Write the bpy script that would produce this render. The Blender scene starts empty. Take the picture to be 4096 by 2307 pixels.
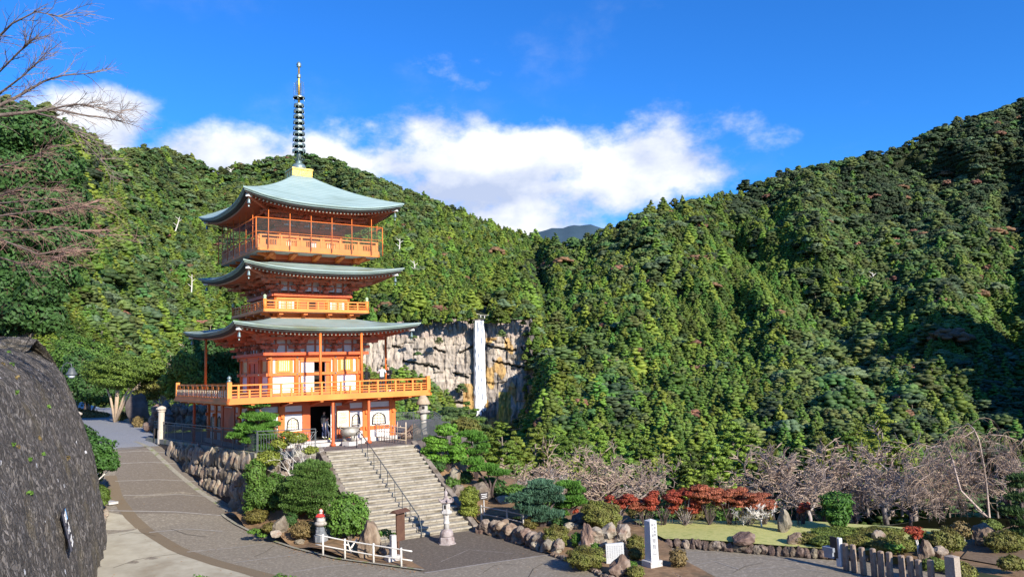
import bpy, bmesh, math, random
import numpy as np
from mathutils import Vector, Matrix, noise
# ------------------------------------------------------------------ scene, camera, sky, sun
scene = bpy.context.scene
PI = math.pi
R_ = math.radians
CAM = np.array([-18.23943223, -50.1233204863, 4.0627449061])      # solved from the pagoda's corners
FW = np.array([0.5758844963, 0.8111706516, 0.1017802578])
RT = np.array([0.8167571312, -0.5762790809, -0.0284641797])
UP = np.array([-0.0355645262, -0.0995218312, 0.9943996026])
FPX, SRC = 3115.0093735, 4096 / 2576.0
cd = bpy.data.cameras.new('camera'); cam = bpy.data.objects.new('camera', cd)
scene.collection.objects.link(cam)
cd.sensor_width = 36; cd.lens = FPX / 4096 * 36; cd.clip_start = 0.1; cd.clip_end = 9000
cam.matrix_world = Matrix(((RT[0], UP[0], -FW[0], CAM[0]), (RT[1], UP[1], -FW[1], CAM[1]),
                           (RT[2], UP[2], -FW[2], CAM[2]), (0, 0, 0, 1)))
scene.camera = cam
SUN_AZ, SUN_EL = R_(1.5), R_(26)            # azimuth from the pagoda's front normal, towards +x
to_sun = Vector((math.sin(SUN_AZ) * math.cos(SUN_EL), -math.cos(SUN_AZ) * math.cos(SUN_EL), math.sin(SUN_EL)))
sd = bpy.data.lights.new('sun', 'SUN'); so = bpy.data.objects.new('sun', sd)
scene.collection.objects.link(so)
sd.energy = 5.0; sd.angle = R_(0.53); sd.color = (1.0, 0.93, 0.82)
so.rotation_euler = (-to_sun).to_track_quat('-Z', 'Y').to_euler(); so.location = (0, -60, 80)
vs = scene.view_settings
vs.view_transform = 'Standard'; vs.look = 'None'; vs.gamma = 1; vs.exposure = 0.72; vs.use_curve_mapping = False

def mk_world():
    w = bpy.data.worlds.new('World'); scene.world = w; w.use_nodes = True
    nt = w.node_tree; N = nt.nodes; L = nt.links
    bg = N['Background']; bg.inputs['Strength'].default_value = 1.0
    def nd(t, **kw):
        n = N.new(t)
        for k, v in kw.items(): setattr(n, k, v)
        return n
    def mth(op, a, b=None, clamp=False):
        n = nd('ShaderNodeMath', operation=op, use_clamp=clamp)
        for i, q in enumerate((a, b)):
            if q is None: continue
            if isinstance(q, (int, float)): n.inputs[i].default_value = q
            else: L.new(q, n.inputs[i])
        return n.outputs[0]
    sky = nd('ShaderNodeTexSky', sky_type='NISHITA', sun_disc=False)
    sky.sun_elevation = SUN_EL
    sky.sun_rotation = PI - SUN_AZ        # measured from +Y
    sky.altitude = 300; sky.air_density = 1.0; sky.dust_density = 0.15; sky.ozone_density = 2.5
    hs = nd('ShaderNodeHueSaturation'); hs.inputs['Saturation'].default_value = 1.15; hs.inputs['Hue'].default_value = 0.497
    L.new(sky.outputs[0], hs.inputs['Color'])
    sk = nd('ShaderNodeMixRGB', blend_type='MULTIPLY'); sk.inputs[0].default_value = 1
    sk.inputs[2].default_value = (0.028, 0.079, 0.142, 1); L.new(hs.outputs[0], sk.inputs[1])
    # clouds, laid out in azimuth / elevation
    tc = nd('ShaderNodeTexCoord')
    vr = nd('ShaderNodeVectorRotate', rotation_type='Z_AXIS'); vr.inputs['Angle'].default_value = math.atan2(FW[0], FW[1])
    L.new(tc.outputs['Generated'], vr.inputs['Vector'])
    sx = nd('ShaderNodeSeparateXYZ'); L.new(vr.outputs[0], sx.inputs[0])
    az = mth('ARCTAN2', sx.outputs[0], sx.outputs[1]); el = mth('ARCSINE', sx.outputs[2])
    cv = nd('ShaderNodeCombineXYZ'); L.new(az, cv.inputs[0]); L.new(mth('MULTIPLY', el, 1.5), cv.inputs[1])
    def fbm(scale, detail, rough, dx=0.0, dy=0.0):
        ad = nd('ShaderNodeVectorMath', operation='ADD'); ad.inputs[1].default_value = (dx, dy, 0.37)
        L.new(cv.outputs[0], ad.inputs[0])
        n = nd('ShaderNodeTexNoise'); n.inputs['Scale'].default_value = scale; n.inputs['Detail'].default_value = detail
        n.inputs['Roughness'].default_value = rough; L.new(ad.outputs[0], n.inputs['Vector']); return n.outputs[0]
    def blob(a0, e0, ra, re):
        dx = mth('DIVIDE', mth('SUBTRACT', az, a0), ra); dy = mth('DIVIDE', mth('SUBTRACT', el, e0), re)
        d2 = mth('ADD', mth('MULTIPLY', dx, dx), mth('MULTIPLY', dy, dy))
        return mth('EXPONENT', mth('MULTIPLY', d2, -1.0))
    m = blob(-0.05, 0.215, 0.23, 0.14)
    for b in ((0.19, 0.24, 0.15, 0.085), (-0.36, 0.235, 0.14, 0.07), (-0.50, 0.29, 0.08, 0.055), (0.27, 0.17, 0.10, 0.05), (-0.24, 0.25, 0.08, 0.05),
              (-0.20, 0.19, 0.10, 0.06), (0.02, 0.26, 0.12, 0.06), (1.3, 0.2, 0.3, 0.08), (-1.4, 0.22, 0.3, 0.08), (2.6, 0.24, 0.4, 0.09)):
        m = mth('MAXIMUM', m, blob(*b))
    low = mth('MULTIPLY', mth('SUBTRACT', 0.17, el), 5.0, True)        # a bank of cloud along the whole horizon
    m = mth('MAXIMUM', m, mth('MULTIPLY', low, 0.9))
    big = fbm(5.5, 9, 0.56); fine = fbm(20, 6, 0.6)
    gate = mth('ADD', mth('MULTIPLY', mth('MULTIPLY', m, 1.5, True), 0.75), 0.25)
    den = mth('ADD', mth('MULTIPLY', m, 0.98), mth('MULTIPLY', mth('MULTIPLY', mth('SUBTRACT', big, 0.5), 2.3), gate))
    den = mth('ADD', den, mth('MULTIPLY', mth('SUBTRACT', fine, 0.5), 0.5))
    mr = nd('ShaderNodeMapRange', interpolation_type='SMOOTHSTEP'); mr.inputs['From Min'].default_value = 0.36
    mr.inputs['From Max'].default_value = 0.80; L.new(den, mr.inputs['Value'])
    wisp = fbm(3.0, 8, 0.62, 3.1, 1.7)
    wr = nd('ShaderNodeMapRange', interpolation_type='SMOOTHSTEP'); wr.inputs['From Min'].default_value = 0.53
    wr.inputs['From Max'].default_value = 0.85; wr.inputs['To Max'].default_value = 0.3; L.new(wisp, wr.inputs['Value'])
    alpha = mth('MAXIMUM', mr.outputs[0], wr.outputs[0])
    sh = fbm(5.5, 5, 0.5, 0.03, 0.07)            # the same noise a little towards the sun: lit and shaded sides
    lit = mth('ADD', mth('MULTIPLY', mth('SUBTRACT', big, sh), 4.5), 0.6, True)
    cm = nd('ShaderNodeMixRGB'); L.new(lit, cm.inputs[0])
    cm.inputs[1].default_value = (0.34, 0.40, 0.55, 1); cm.inputs[2].default_value = (0.66, 0.68, 0.72, 1)
    fin = nd('ShaderNodeMixRGB'); L.new(alpha, fin.inputs[0]); L.new(sk.outputs[0], fin.inputs[1]); L.new(cm.outputs[0], fin.inputs[2])
    L.new(fin.outputs[0], bg.inputs['Color'])
mk_world()

# ------------------------------------------------------------------ photograph geometry (overview pixels 2576 x 1451)
def ray(x, y): return FW + RT * ((x * SRC - 2048) / FPX) - UP * ((y * SRC - 1153.5) / FPX)
def atz(x, y, z):
    d = ray(x, y); return Vector(CAM + d * ((z - CAM[2]) / d[2]))
def aty(x, y, Y):
    d = ray(x, y); return Vector(CAM + d * ((Y - CAM[1]) / d[1]))
def atd(x, y, D): return Vector(CAM + ray(x, y) * D)
def zat(x, y, P):
    d = ray(x, y); t = ((P[0] - CAM[0]) * d[0] + (P[1] - CAM[1]) * d[1]) / (d[0] ** 2 + d[1] ** 2)
    return CAM[2] + d[2] * t
def depth(P): return float(np.dot(np.array(P) - CAM, FW))
def mpp(P): return depth(P) / (FPX / SRC)                   # metres per overview pixel at P
def c5(x, y): return (600 + .4529 * x) / SRC, (1650 + .4529 * y) / SRC
def c6(x, y): return (1500 + .4529 * x) / SRC, (1650 + .4529 * y) / SRC
def c7(x, y): return (2400 + .4527 * x) / SRC, (1650 + .4527 * y) / SRC
def c8(x, y): return (3200 + .4872 * x) / SRC, (1600 + .4872 * y) / SRC
PY = [-60, -25, -18, -12, -6.6, -1.15, 3.64, 8, 10, 16, 26, 60, 120]
PZ = [-4.3, -4.12, -4.0, -3.82, -3.42, -2.6, -1.61, -0.62, -0.42, -0.12, 0.1, 0.6, 1.0]
def prof(y): return float(np.interp(y, PY, PZ))
def G(x, y, dz=0.0):
    """the ground (road profile) under a pixel"""
    d = ray(x, y); lo, hi = 5.0, 160.0
    for _ in range(50):
        mid = (lo + hi) / 2; p = CAM + d * mid
        if p[2] > prof(p[1]) + dz: lo = mid
        else: hi = mid
    return Vector(CAM + d * lo)

# ------------------------------------------------------------------ objects
COL = scene.collection
def link(o, parent=None):
    COL.objects.link(o)
    if parent is not None: o.parent = parent
    return o
def tag(o, label=None, cat=None, group=None, kind=None):
    if label: o['label'] = label
    if cat: o['category'] = cat
    if group: o['group'] = group
    if kind: o['kind'] = kind
    return o
def thing(name, label, cat, loc=(0, 0, 0), group=None, rz=0.0):
    o = bpy.data.objects.new(name, None); o.empty_display_size = 0.2
    o.location = loc; o.rotation_euler.z = rz
    return tag(link(o), label, cat, group)
def inst(name, me, parent=None, loc=(0, 0, 0), rot=(0, 0, 0), sc=(1, 1, 1)):
    o = bpy.data.objects.new(name, me); o.location = loc; o.rotation_euler = rot
    o.scale = sc if hasattr(sc, '__len__') else (sc, sc, sc)
    return link(o, parent)
class MB:
    def __init__(s): s.v = []; s.f = []; s.m = []
    def add(s, vs, fs, m=0):
        b = len(s.v); s.v += [tuple(p) for p in vs]
        s.f += [tuple(b + i for i in f) for f in fs]; s.m += [m] * len(fs); return s
    def box(s, c, d, m=0, rz=0.0, top=1.0):
        x, y, z = d[0] / 2, d[1] / 2, d[2] / 2; cs, sn = math.cos(rz), math.sin(rz); vs = []
        for k in (-1, 1):
            t = top if k > 0 else 1.0
            for a, b in ((-1, -1), (1, -1), (1, 1), (-1, 1)):
                px, py = a * x * t, b * y * t
                vs.append((c[0] + px * cs - py * sn, c[1] + px * sn + py * cs, c[2] + k * z))
        return s.add(vs, [(3, 2, 1, 0), (4, 5, 6, 7), (0, 1, 5, 4), (1, 2, 6, 5), (2, 3, 7, 6), (3, 0, 4, 7)], m)
    def rect(s, x0, x1, z0, z1, y0, y1, m=0):
        return s.box(((x0 + x1) / 2, (y0 + y1) / 2, (z0 + z1) / 2), (abs(x1 - x0), abs(y1 - y0), abs(z1 - z0)), m)
    def hexa(s, p8, m=0):
        return s.add(p8, [(3, 2, 1, 0), (4, 5, 6, 7), (0, 1, 5, 4), (1, 2, 6, 5), (2, 3, 7, 6), (3, 0, 4, 7)], m)
    def tube(s, pts, rad, n=6, m=0, cap=True):
        pts = [Vector(p) for p in pts]; k = len(pts)
        if not hasattr(rad, '__len__'): rad = [rad] * k
        vs = []; ref = None
        for i, p in enumerate(pts):
            t = (pts[min(i + 1, k - 1)] - pts[max(i - 1, 0)])
            t = t.normalized() if t.length > 1e-9 else Vector((0, 0, 1))
            if ref is None: ref = Vector((1, 0, 0)) if abs(t.x) < 0.8 else Vector((0, 1, 0))
            a = (ref - t * ref.dot(t)).normalized(); b = t.cross(a); ref = a
            for j in range(n):
                q = 2 * PI * j / n
                vs.append(p + (a * math.cos(q) + b * math.sin(q)) * rad[i])
        fs = [(i * n + j, i * n + (j + 1) % n, (i + 1) * n + (j + 1) % n, (i + 1) * n + j) for i in range(k - 1) for j in range(n)]
        if cap: fs += [tuple(range(n))[::-1], tuple((k - 1) * n + j for j in range(n))]
        return s.add(vs, fs, m)
    def lathe(s, prf, n=12, m=0, c=(0, 0, 0), sq=None, ph=0.0):
        vs = []
        for r, z in prf:
            for j in range(n):
                q = 2 * PI * (j + ph) / n
                vs.append((c[0] + r * math.cos(q), c[1] + r * math.sin(q), c[2] + z))
        k = len(prf)
        fs = [(i * n + j, i * n + (j + 1) % n, (i + 1) * n + (j + 1) % n, (i + 1) * n + j) for i in range(k - 1) for j in range(n)]
        fs += [tuple(range(n))[::-1], tuple((k - 1) * n + j for j in range(n))]
        return s.add(vs, fs, m)
    def grid(s, P, m=0, closed=False):
        nu, nv = len(P), len(P[0]); vs = [p for row in P for p in row]
        fs = [(i * nv + j, i * nv + j + 1, (i + 1) * nv + j + 1, (i + 1) * nv + j) for i in range(nu - 1) for j in range(nv - 1)]
        return s.add(vs, fs, m)
    def mesh(s, name, mats, smooth=False):
        me = bpy.data.meshes.new(name); me.from_pydata(s.v, [], s.f)
        if not isinstance(mats, (list, tuple)): mats = [mats]
        for q in mats: me.materials.append(q)
        if any(s.m): me.polygons.foreach_set('material_index', s.m)
        if smooth: me.polygons.foreach_set('use_smooth', [True] * len(s.f))
        me.update(); return me
    def build(s, name, mats, parent=None, smooth=False, loc=(0, 0, 0), rot=(0, 0, 0)):
        return inst(name, s.mesh(name, mats, smooth), parent, loc, rot)
def npmesh(name, V, F, mats, mi=None, smooth=False):
    """a mesh from numpy arrays; F is (n,3) or (n,4); a quad whose last two indices agree is a triangle"""
    V = np.asarray(V, np.float32); F = np.asarray(F, np.int32); k = F.shape[1]
    cnt = np.full(len(F), k, np.int32)
    if k == 4: cnt[F[:, 2] == F[:, 3]] = 3
    keep = np.arange(k)[None, :] < cnt[:, None]; flat = F[keep]; start = np.concatenate([[0], np.cumsum(cnt)[:-1]]).astype(np.int32)
    me = bpy.data.meshes.new(name); me.vertices.add(len(V)); me.vertices.foreach_set('co', V.ravel())
    me.loops.add(len(flat)); me.loops.foreach_set('vertex_index', flat.astype(np.int32))
    me.polygons.add(len(F)); me.polygons.foreach_set('loop_start', start)
    for q in (mats if isinstance(mats, (list, tuple)) else [mats]): me.materials.append(q)
    if mi is not None: me.polygons.foreach_set('material_index', np.asarray(mi, np.int32))
    if smooth: me.polygons.foreach_set('use_smooth', np.ones(len(F), bool))
    me.update(calc_edges=True); me.validate(); return me
def bevel_mesh(me, w, seg=1):
    bm = bmesh.new(); bm.from_mesh(me)
    bmesh.ops.bevel(bm, geom=bm.edges[:], offset=w, segments=seg, affect='EDGES', clamp_overlap=True)
    bm.to_mesh(me); bm.free(); me.update(); return me

# ------------------------------------------------------------------ materials
MATS = {}
def mat(name, c1, c2=None, scale=6.0, rough=0.8, bump=0.0, bscale=None, metal=0.0, c3=None, detail=6.0, stretch=(1, 1, 1),
        island=0.0, rand=0.0, spec=0.35, transl=0.0, lo=0.35, hi=0.65, coord='Object', spots=None, bdist=0.02, courses=0.0):
    """procedural: two or three colours mixed by noise, optional per-leaf / per-object variation, relief, spots"""
    if name in MATS: return MATS[name]
    m = bpy.data.materials.new(name); m.use_nodes = True; MATS[name] = m
    nt = m.node_tree; N = nt.nodes; L = nt.links; b = N['Principled BSDF']
    b.inputs['Roughness'].default_value = rough; b.inputs['Metallic'].default_value = metal
    b.inputs['Specular IOR Level'].default_value = spec
    tc = N.new('ShaderNodeTexCoord'); mp = N.new('ShaderNodeMapping'); mp.inputs['Scale'].default_value = stretch
    L.new(tc.outputs[coord], mp.inputs['Vector'])
    rgb = lambda c: (c[0], c[1], c[2], 1)
    def nz(sc, det=detail, rg=0.6):
        n = N.new('ShaderNodeTexNoise'); n.inputs['Scale'].default_value = sc; n.inputs['Detail'].default_value = det
        n.inputs['Roughness'].default_value = rg; L.new(mp.outputs[0], n.inputs['Vector']); return n.outputs[0]
    def mr(src, a, bb):
        n = N.new('ShaderNodeMapRange'); n.inputs['From Min'].default_value = a; n.inputs['From Max'].default_value = bb
        L.new(src, n.inputs['Value']); return n.outputs[0]
    def mix(fac, a, bb, bt='MIX'):
        n = N.new('ShaderNodeMixRGB'); n.blend_type = bt
        for i, q in ((0, fac), (1, a), (2, bb)):
            if isinstance(q, (int, float)): n.inputs[i].default_value = q
            elif isinstance(q, tuple): n.inputs[i].default_value = rgb(q)
            else: L.new(q, n.inputs[i])
        return n.outputs[0]
    col = None
    if c2 is not None:
        col = mix(mr(nz(scale), lo, hi), tuple(c1), tuple(c2))
        if c3 is not None: col = mix(mr(nz(scale * 0.31 + 0.13, 4), 0.5, 0.68), col, tuple(c3))
    else:
        col = mix(0.0, tuple(c1), tuple(c1))
    if island or rand:
        if island:
            g = N.new('ShaderNodeNewGeometry'); src = g.outputs['Random Per Island']; amt = island
            h = N.new('ShaderNodeHueSaturation'); L.new(col, h.inputs['Color'])
            L.new(mr(src, 0, 1), h.inputs['Value']); v = h.inputs['Value'].links[0].from_node
            v.inputs['To Min'].default_value = 1 - amt; v.inputs['To Max'].default_value = 1 + amt; col = h.outputs[0]
        if rand:
            oi = N.new('ShaderNodeObjectInfo')
            h = N.new('ShaderNodeHueSaturation'); L.new(col, h.inputs['Color'])
            q = mr(oi.outputs['Random'], 0, 1); q.node.inputs['To Min'].default_value = 1 - rand; q.node.inputs['To Max'].default_value = 1 + rand
            L.new(q, h.inputs['Value'])
            mm = N.new('ShaderNodeMath'); mm.operation = 'FRACT'; m2 = N.new('ShaderNodeMath'); m2.operation = 'MULTIPLY'; m2.inputs[1].default_value = 17.3
            L.new(oi.outputs['Random'], m2.inputs[0]); L.new(m2.outputs[0], mm.inputs[0])
            q2 = mr(mm.outputs[0], 0, 1); q2.node.inputs['To Min'].default_value = 0.5 - rand * 0.07; q2.node.inputs['To Max'].default_value = 0.5 + rand * 0.07
            L.new(q2, h.inputs['Hue']); col = h.outputs[0]
    if spots:
        sc, th, sc_col = spots
        vo = N.new('ShaderNodeTexVoronoi'); vo.inputs['Scale'].default_value = sc; L.new(tc.outputs[coord], vo.inputs['Vector'])
        lt = N.new('ShaderNodeMath'); lt.operation = 'LESS_THAN'; L.new(vo.outputs['Distance'], lt.inputs[0])
        wn = N.new('ShaderNodeMath'); wn.operation = 'MULTIPLY'; sp = N.new('ShaderNodeSeparateColor')
        L.new(vo.outputs['Color'], sp.inputs[0]); L.new(sp.outputs[0], wn.inputs[0]); wn.inputs[1].default_value = th
        sb = N.new('ShaderNodeMath'); sb.operation = 'SUBTRACT'; L.new(wn.outputs[0], sb.inputs[0]); sb.inputs[1].default_value = th * 0.55
        L.new(sb.outputs[0], lt.inputs[1]); col = mix(lt.outputs[0], col, tuple(sc_col))
    if courses:                     # horizontal sheet courses: thin dark laps at even heights
        wv = N.new('ShaderNodeTexWave'); wv.wave_type = 'BANDS'; wv.bands_direction = 'Z'; wv.wave_profile = 'SAW'; wv.inputs['Scale'].default_value = courses
        wv.inputs['Distortion'].default_value = .5; wv.inputs['Detail'].default_value = 2; L.new(tc.outputs['Object'], wv.inputs['Vector'])
        q = mr(wv.outputs['Fac'], 0.0, 0.35); q.node.inputs['To Min'].default_value = .62; cc = N.new('ShaderNodeHueSaturation'); L.new(col, cc.inputs['Color']); L.new(q, cc.inputs['Value']); col = cc.outputs[0]
        st = N.new('ShaderNodeTexNoise'); st.inputs['Scale'].default_value = 2.2; st.inputs['Detail'].default_value = 6; L.new(mp.outputs[0], st.inputs['Vector'])
    L.new(col, b.inputs['Base Color'])
    if bump:
        bn = N.new('ShaderNodeBump'); bn.inputs['Strength'].default_value = bump; bn.inputs['Distance'].default_value = bdist
        L.new(nz(bscale or scale * 3), bn.inputs['Height']); L.new(bn.outputs[0], b.inputs['Normal'])
    if transl:
        t = N.new('ShaderNodeBsdfTranslucent'); L.new(col, t.inputs['Color'])
        ms = N.new('ShaderNodeMixShader'); ms.inputs[0].default_value = transl
        L.new(b.outputs[0], ms.inputs[1]); L.new(t.outputs[0], ms.inputs[2]); L.new(ms.outputs[0], N['Material Output'].inputs['Surface'])
    return m
def leafmat(name, c, dark=None, island=0.35, rand=0.0, transl=0.22, scale=0.9):
    dark = dark or (c[0] * 0.6, c[1] * 0.68, c[2] * 0.7)
    return mat(name, dark, c, scale=scale, rough=0.6, island=island, rand=rand, transl=transl, spec=0.3, detail=3, lo=0.3, hi=0.62)
vermil = mat('vermilion_paint', (0.55, 0.095, 0.024), (0.64, 0.125, 0.030), 1.5, 0.55, 0.05, 20, c3=(0.36, 0.075, 0.026))
orange = mat('orange_paint', (0.66, 0.15, 0.028), (0.74, 0.19, 0.036), 1.2, 0.55, 0.05, 20, c3=(0.50, 0.12, 0.034))
yorange = mat('weathered_orange_paint', (0.72, 0.215, 0.038), (0.80, 0.27, 0.052), 1.2, 0.55, 0.05, 20, c3=(0.64, 0.185, 0.04))
redwood = mat('dark_red_timber', (0.48, 0.15, 0.08), (0.58, 0.20, 0.11), 3, 0.7, c3=(0.52, 0.26, 0.18))
white = mat('white_plaster', (0.80, 0.79, 0.76), (0.74, 0.72, 0.68), 2.5, 0.9)
cream = mat('cream_paint', (0.82, 0.68, 0.42), (0.86, 0.78, 0.58), 9, 0.7)
copper = mat('green_copper_roof', (0.27, 0.37, 0.35), (0.33, 0.43, 0.405), 0.7, 0.62, 0.35, 14, stretch=(1, 1, 6), c3=(0.22, 0.30, 0.27), spec=0.3, courses=1.9)
copper2 = mat('weathered_copper_roof', (0.25, 0.33, 0.295), (0.31, 0.39, 0.355), 0.8, 0.62, 0.35, 14, stretch=(1, 1, 6), c3=(0.19, 0.22, 0.14), spec=0.3, courses=3.2)
blackw = mat('black_timber', (0.035, 0.028, 0.025), (0.055, 0.045, 0.04), 5, 0.7)
gold = mat('gilt_metal', (0.80, 0.50, 0.12), (0.62, 0.37, 0.09), 6, 0.34, 0.5, 14, metal=0.75)
bronze = mat('green_bronze', (0.20, 0.27, 0.26), (0.30, 0.38, 0.36), 5, 0.42, metal=0.6, c3=(0.12, 0.14, 0.12))
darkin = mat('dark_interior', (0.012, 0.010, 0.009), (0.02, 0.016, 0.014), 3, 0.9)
steel = mat('dark_painted_steel', (0.075, 0.085, 0.088), (0.11, 0.12, 0.122), 12, 0.5, metal=0.1)
stone = mat('grey_stone', (0.36, 0.33, 0.29), (0.47, 0.44, 0.39), 7, 0.9, 0.5, 24, c3=(0.27, 0.22, 0.18))
stonel = mat('pale_stone', (0.44, 0.42, 0.39), (0.54, 0.51, 0.47), 9, 0.85, 0.3, 40, c3=(0.40, 0.36, 0.33))
plants = 0
# ------------------------------------------------------------------ pagoda
PG = thing('pagoda', 'three-storey orange pagoda with green copper roofs and tall bronze spire', 'pagoda')
SIDES = [0.0, -PI / 2, PI / 2, PI]            # front, left, right, back
def four(name, me, parent, n=4):
    return [inst(name, me, parent, rot=(0, 0, SIDES[k])) for k in range(n)]
def pagoda_roof(a, zmid, rise, at, zt, w_in, z_in, mt, nraft):
    ze = lambda s: zmid + rise * abs(s) ** 2.7
    mb = MB(); NS, NT = 28, 12
    for k in range(4):
        c, sn = math.cos(SIDES[k]), math.sin(SIDES[k]); P = []
        for i in range(NT + 1):
            t = i / NT; w = a + (at - a) * t; row = []
            for j in range(NS + 1):
                s = -1 + 2 * j / NS
                fl = 1 + 0.02 * abs(s) ** 4 * (1 - t)
                x, y = s * w * fl, -w * fl + 0.16 * (1 - s * s) * (1 - t) ** 2
                z = zmid + rise * abs(s) ** 2.7 * (1 - t) ** 1.9 + (zt - zmid) * (0.80 * t + 0.20 * t * t)
                row.append((x * c - y * sn, x * sn + y * c, z))
            P.append(row)
        mb.grid(P)
    rf = mb.build('roof', mt, PG, smooth=True)
    # layered eave edge, swept along each side
    def layer(name, prf, m):
        q = MB(); P = []
        for ins, dz in prf:
            row = []
            for j in range(NS + 1):
                s = -1 + 2 * j / NS; fl = 1 + 0.02 * abs(s) ** 4
                row.append((s * (a * fl - ins), -(a * fl - ins) + 0.16 * (1 - s * s), ze(s) + dz))
            P.append(row)
        q.grid(P[::-1]); four(name, q.mesh(name, m, True), rf)
    layer('eave_edge', [(0.0, 0.002), (-0.015, -0.03), (0.0, -0.10), (0.075, -0.105)], mt)
    layer('eave_edge', [(0.075, -0.10), (0.06, -0.13), (0.075, -0.185), (0.15, -0.19)], mt)
    layer('fascia_board', [(0.15, -0.18), (0.16, -0.32), (0.42, -0.33)], blackw)
    # soffit
    q = MB(); P = []
    for i in range(5):
        t = i / 4; row = []
        for j in range(NS + 1):
            s = -1 + 2 * j / NS; w = (a - 0.42) + (w_in - (a - 0.42)) * t
            row.append((s * w, -w + 0.16 * (1 - s * s) * (1 - t), (ze(s) - 0.33) * (1 - t) + z_in * t))
        P.append(row)
    q.grid(P[::-1]); four('soffit', q.mesh('soffit', redwood, True), rf)
    # rafters: one mesh, end grain painted cream
    L = (a - w_in) * 0.72; sl = (z_in - (zmid - 0.33)) / (a - 0.42 - w_in)
    r = MB(); h, wd = 0.095, 0.085
    pts = []
    for yy in (0.0, L):
        for dx in (-wd / 2, wd / 2):
            for dz in (-h, 0.0): pts.append((dx, yy, dz + sl * yy))
    v = [pts[0], pts[2], pts[6], pts[4], pts[1], pts[3], pts[7], pts[5]]
    r.hexa(v, 0); r.add([(-wd / 2, -0.004, -h), (wd / 2, -0.004, -h), (wd / 2, -0.004, 0), (-wd / 2, -0.004, 0)], [(0, 1, 2, 3)], 1)
    rme = r.mesh('rafter', [redwood, cream])
    for k in range(2):
        c, sn = math.cos(SIDES[k]), math.sin(SIDES[k])
        for j in range(nraft):
            s = -0.955 + 1.91 * j / (nraft - 1)
            x = s * (a - 0.30); y = -(a - 0.36) + 0.16 * (1 - s * s)
            inst('rafter', rme, rf, (x * c - y * sn, x * sn + y * c, ze(s) - 0.335), (0, 0, SIDES[k]))
    q = MB()
    for k in (2, 3):
        c, sn = math.cos(SIDES[k]), math.sin(SIDES[k])
        for j in range(nraft):
            s = -0.955 + 1.91 * j / (nraft - 1)
            x = s * (a - 0.30); y = -(a - 0.36) + 0.16 * (1 - s * s); b = []
            for p in v:
                X, Y = x + p[0], y + p[1]; b.append((X * c - Y * sn, X * sn + Y * c, ze(s) - 0.335 + p[2]))
            q.hexa(b)
    q.build('rafter', redwood, rf)['kind'] = 'stuff'
    # hip beams with white tips, wind bells
    hb = MB(); d = a - 0.22
    def pt(r_, w, z): return (-r_ + w * 0.7071, -r_ - w * 0.7071, z)
    zc = ze(1) - 0.30; b8 = []
    for rr, zz in ((d, zc), (w_in, z_in - 0.05)):
        b8 += [pt(rr, -0.09, zz - 0.2), pt(rr, 0.09, zz - 0.2), pt(rr, 0.09, zz), pt(rr, -0.09, zz)]
    hb.hexa(b8, 0)
    wt = []
    for rr in (d + 0.012, d - 0.22):
        wt += [pt(rr, -0.1, zc - 0.21), pt(rr, 0.1, zc - 0.21), pt(rr, 0.1, zc + 0.01), pt(rr, -0.1, zc + 0.01)]
    hb.hexa(wt, 1)
    four('hip_beam', hb.mesh('hip_beam', [redwood, white]), rf)
    bl = MB(); bl.tube([(0, 0, 0), (0, 0, -0.14)], 0.012, 5)
    bl.lathe([(0.04, -0.14), (0.075, -0.17), (0.085, -0.34), (0.11, -0.40), (0.09, -0.40)], 10)
    bl.tube([(0, 0, -0.38), (0, 0, -0.52)], 0.008, 4); bl.box((0, 0, -0.55), (0.07, 0.01, 0.08))
    bme = bl.mesh('wind_bell', bronze)
    for k in range(4):
        c, sn = math.cos(SIDES[k]), math.sin(SIDES[k]); x = y = -(d - 0.12)
        inst('wind_bell', bme, rf, (x * c - y * sn, x * sn + y * c, zc - 0.2))
    return rf
pagoda_roof(5.78, 6.80, 0.36, 2.72, 7.56, 3.4, 6.62, copper2, 42)
pagoda_roof(5.05, 10.36, 0.40, 2.45, 11.12, 2.95, 10.2, copper2, 40)
pagoda_roof(5.08, 14.45, 0.55, 0.60, 17.22, 2.75, 14.3, copper, 40)

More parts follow.
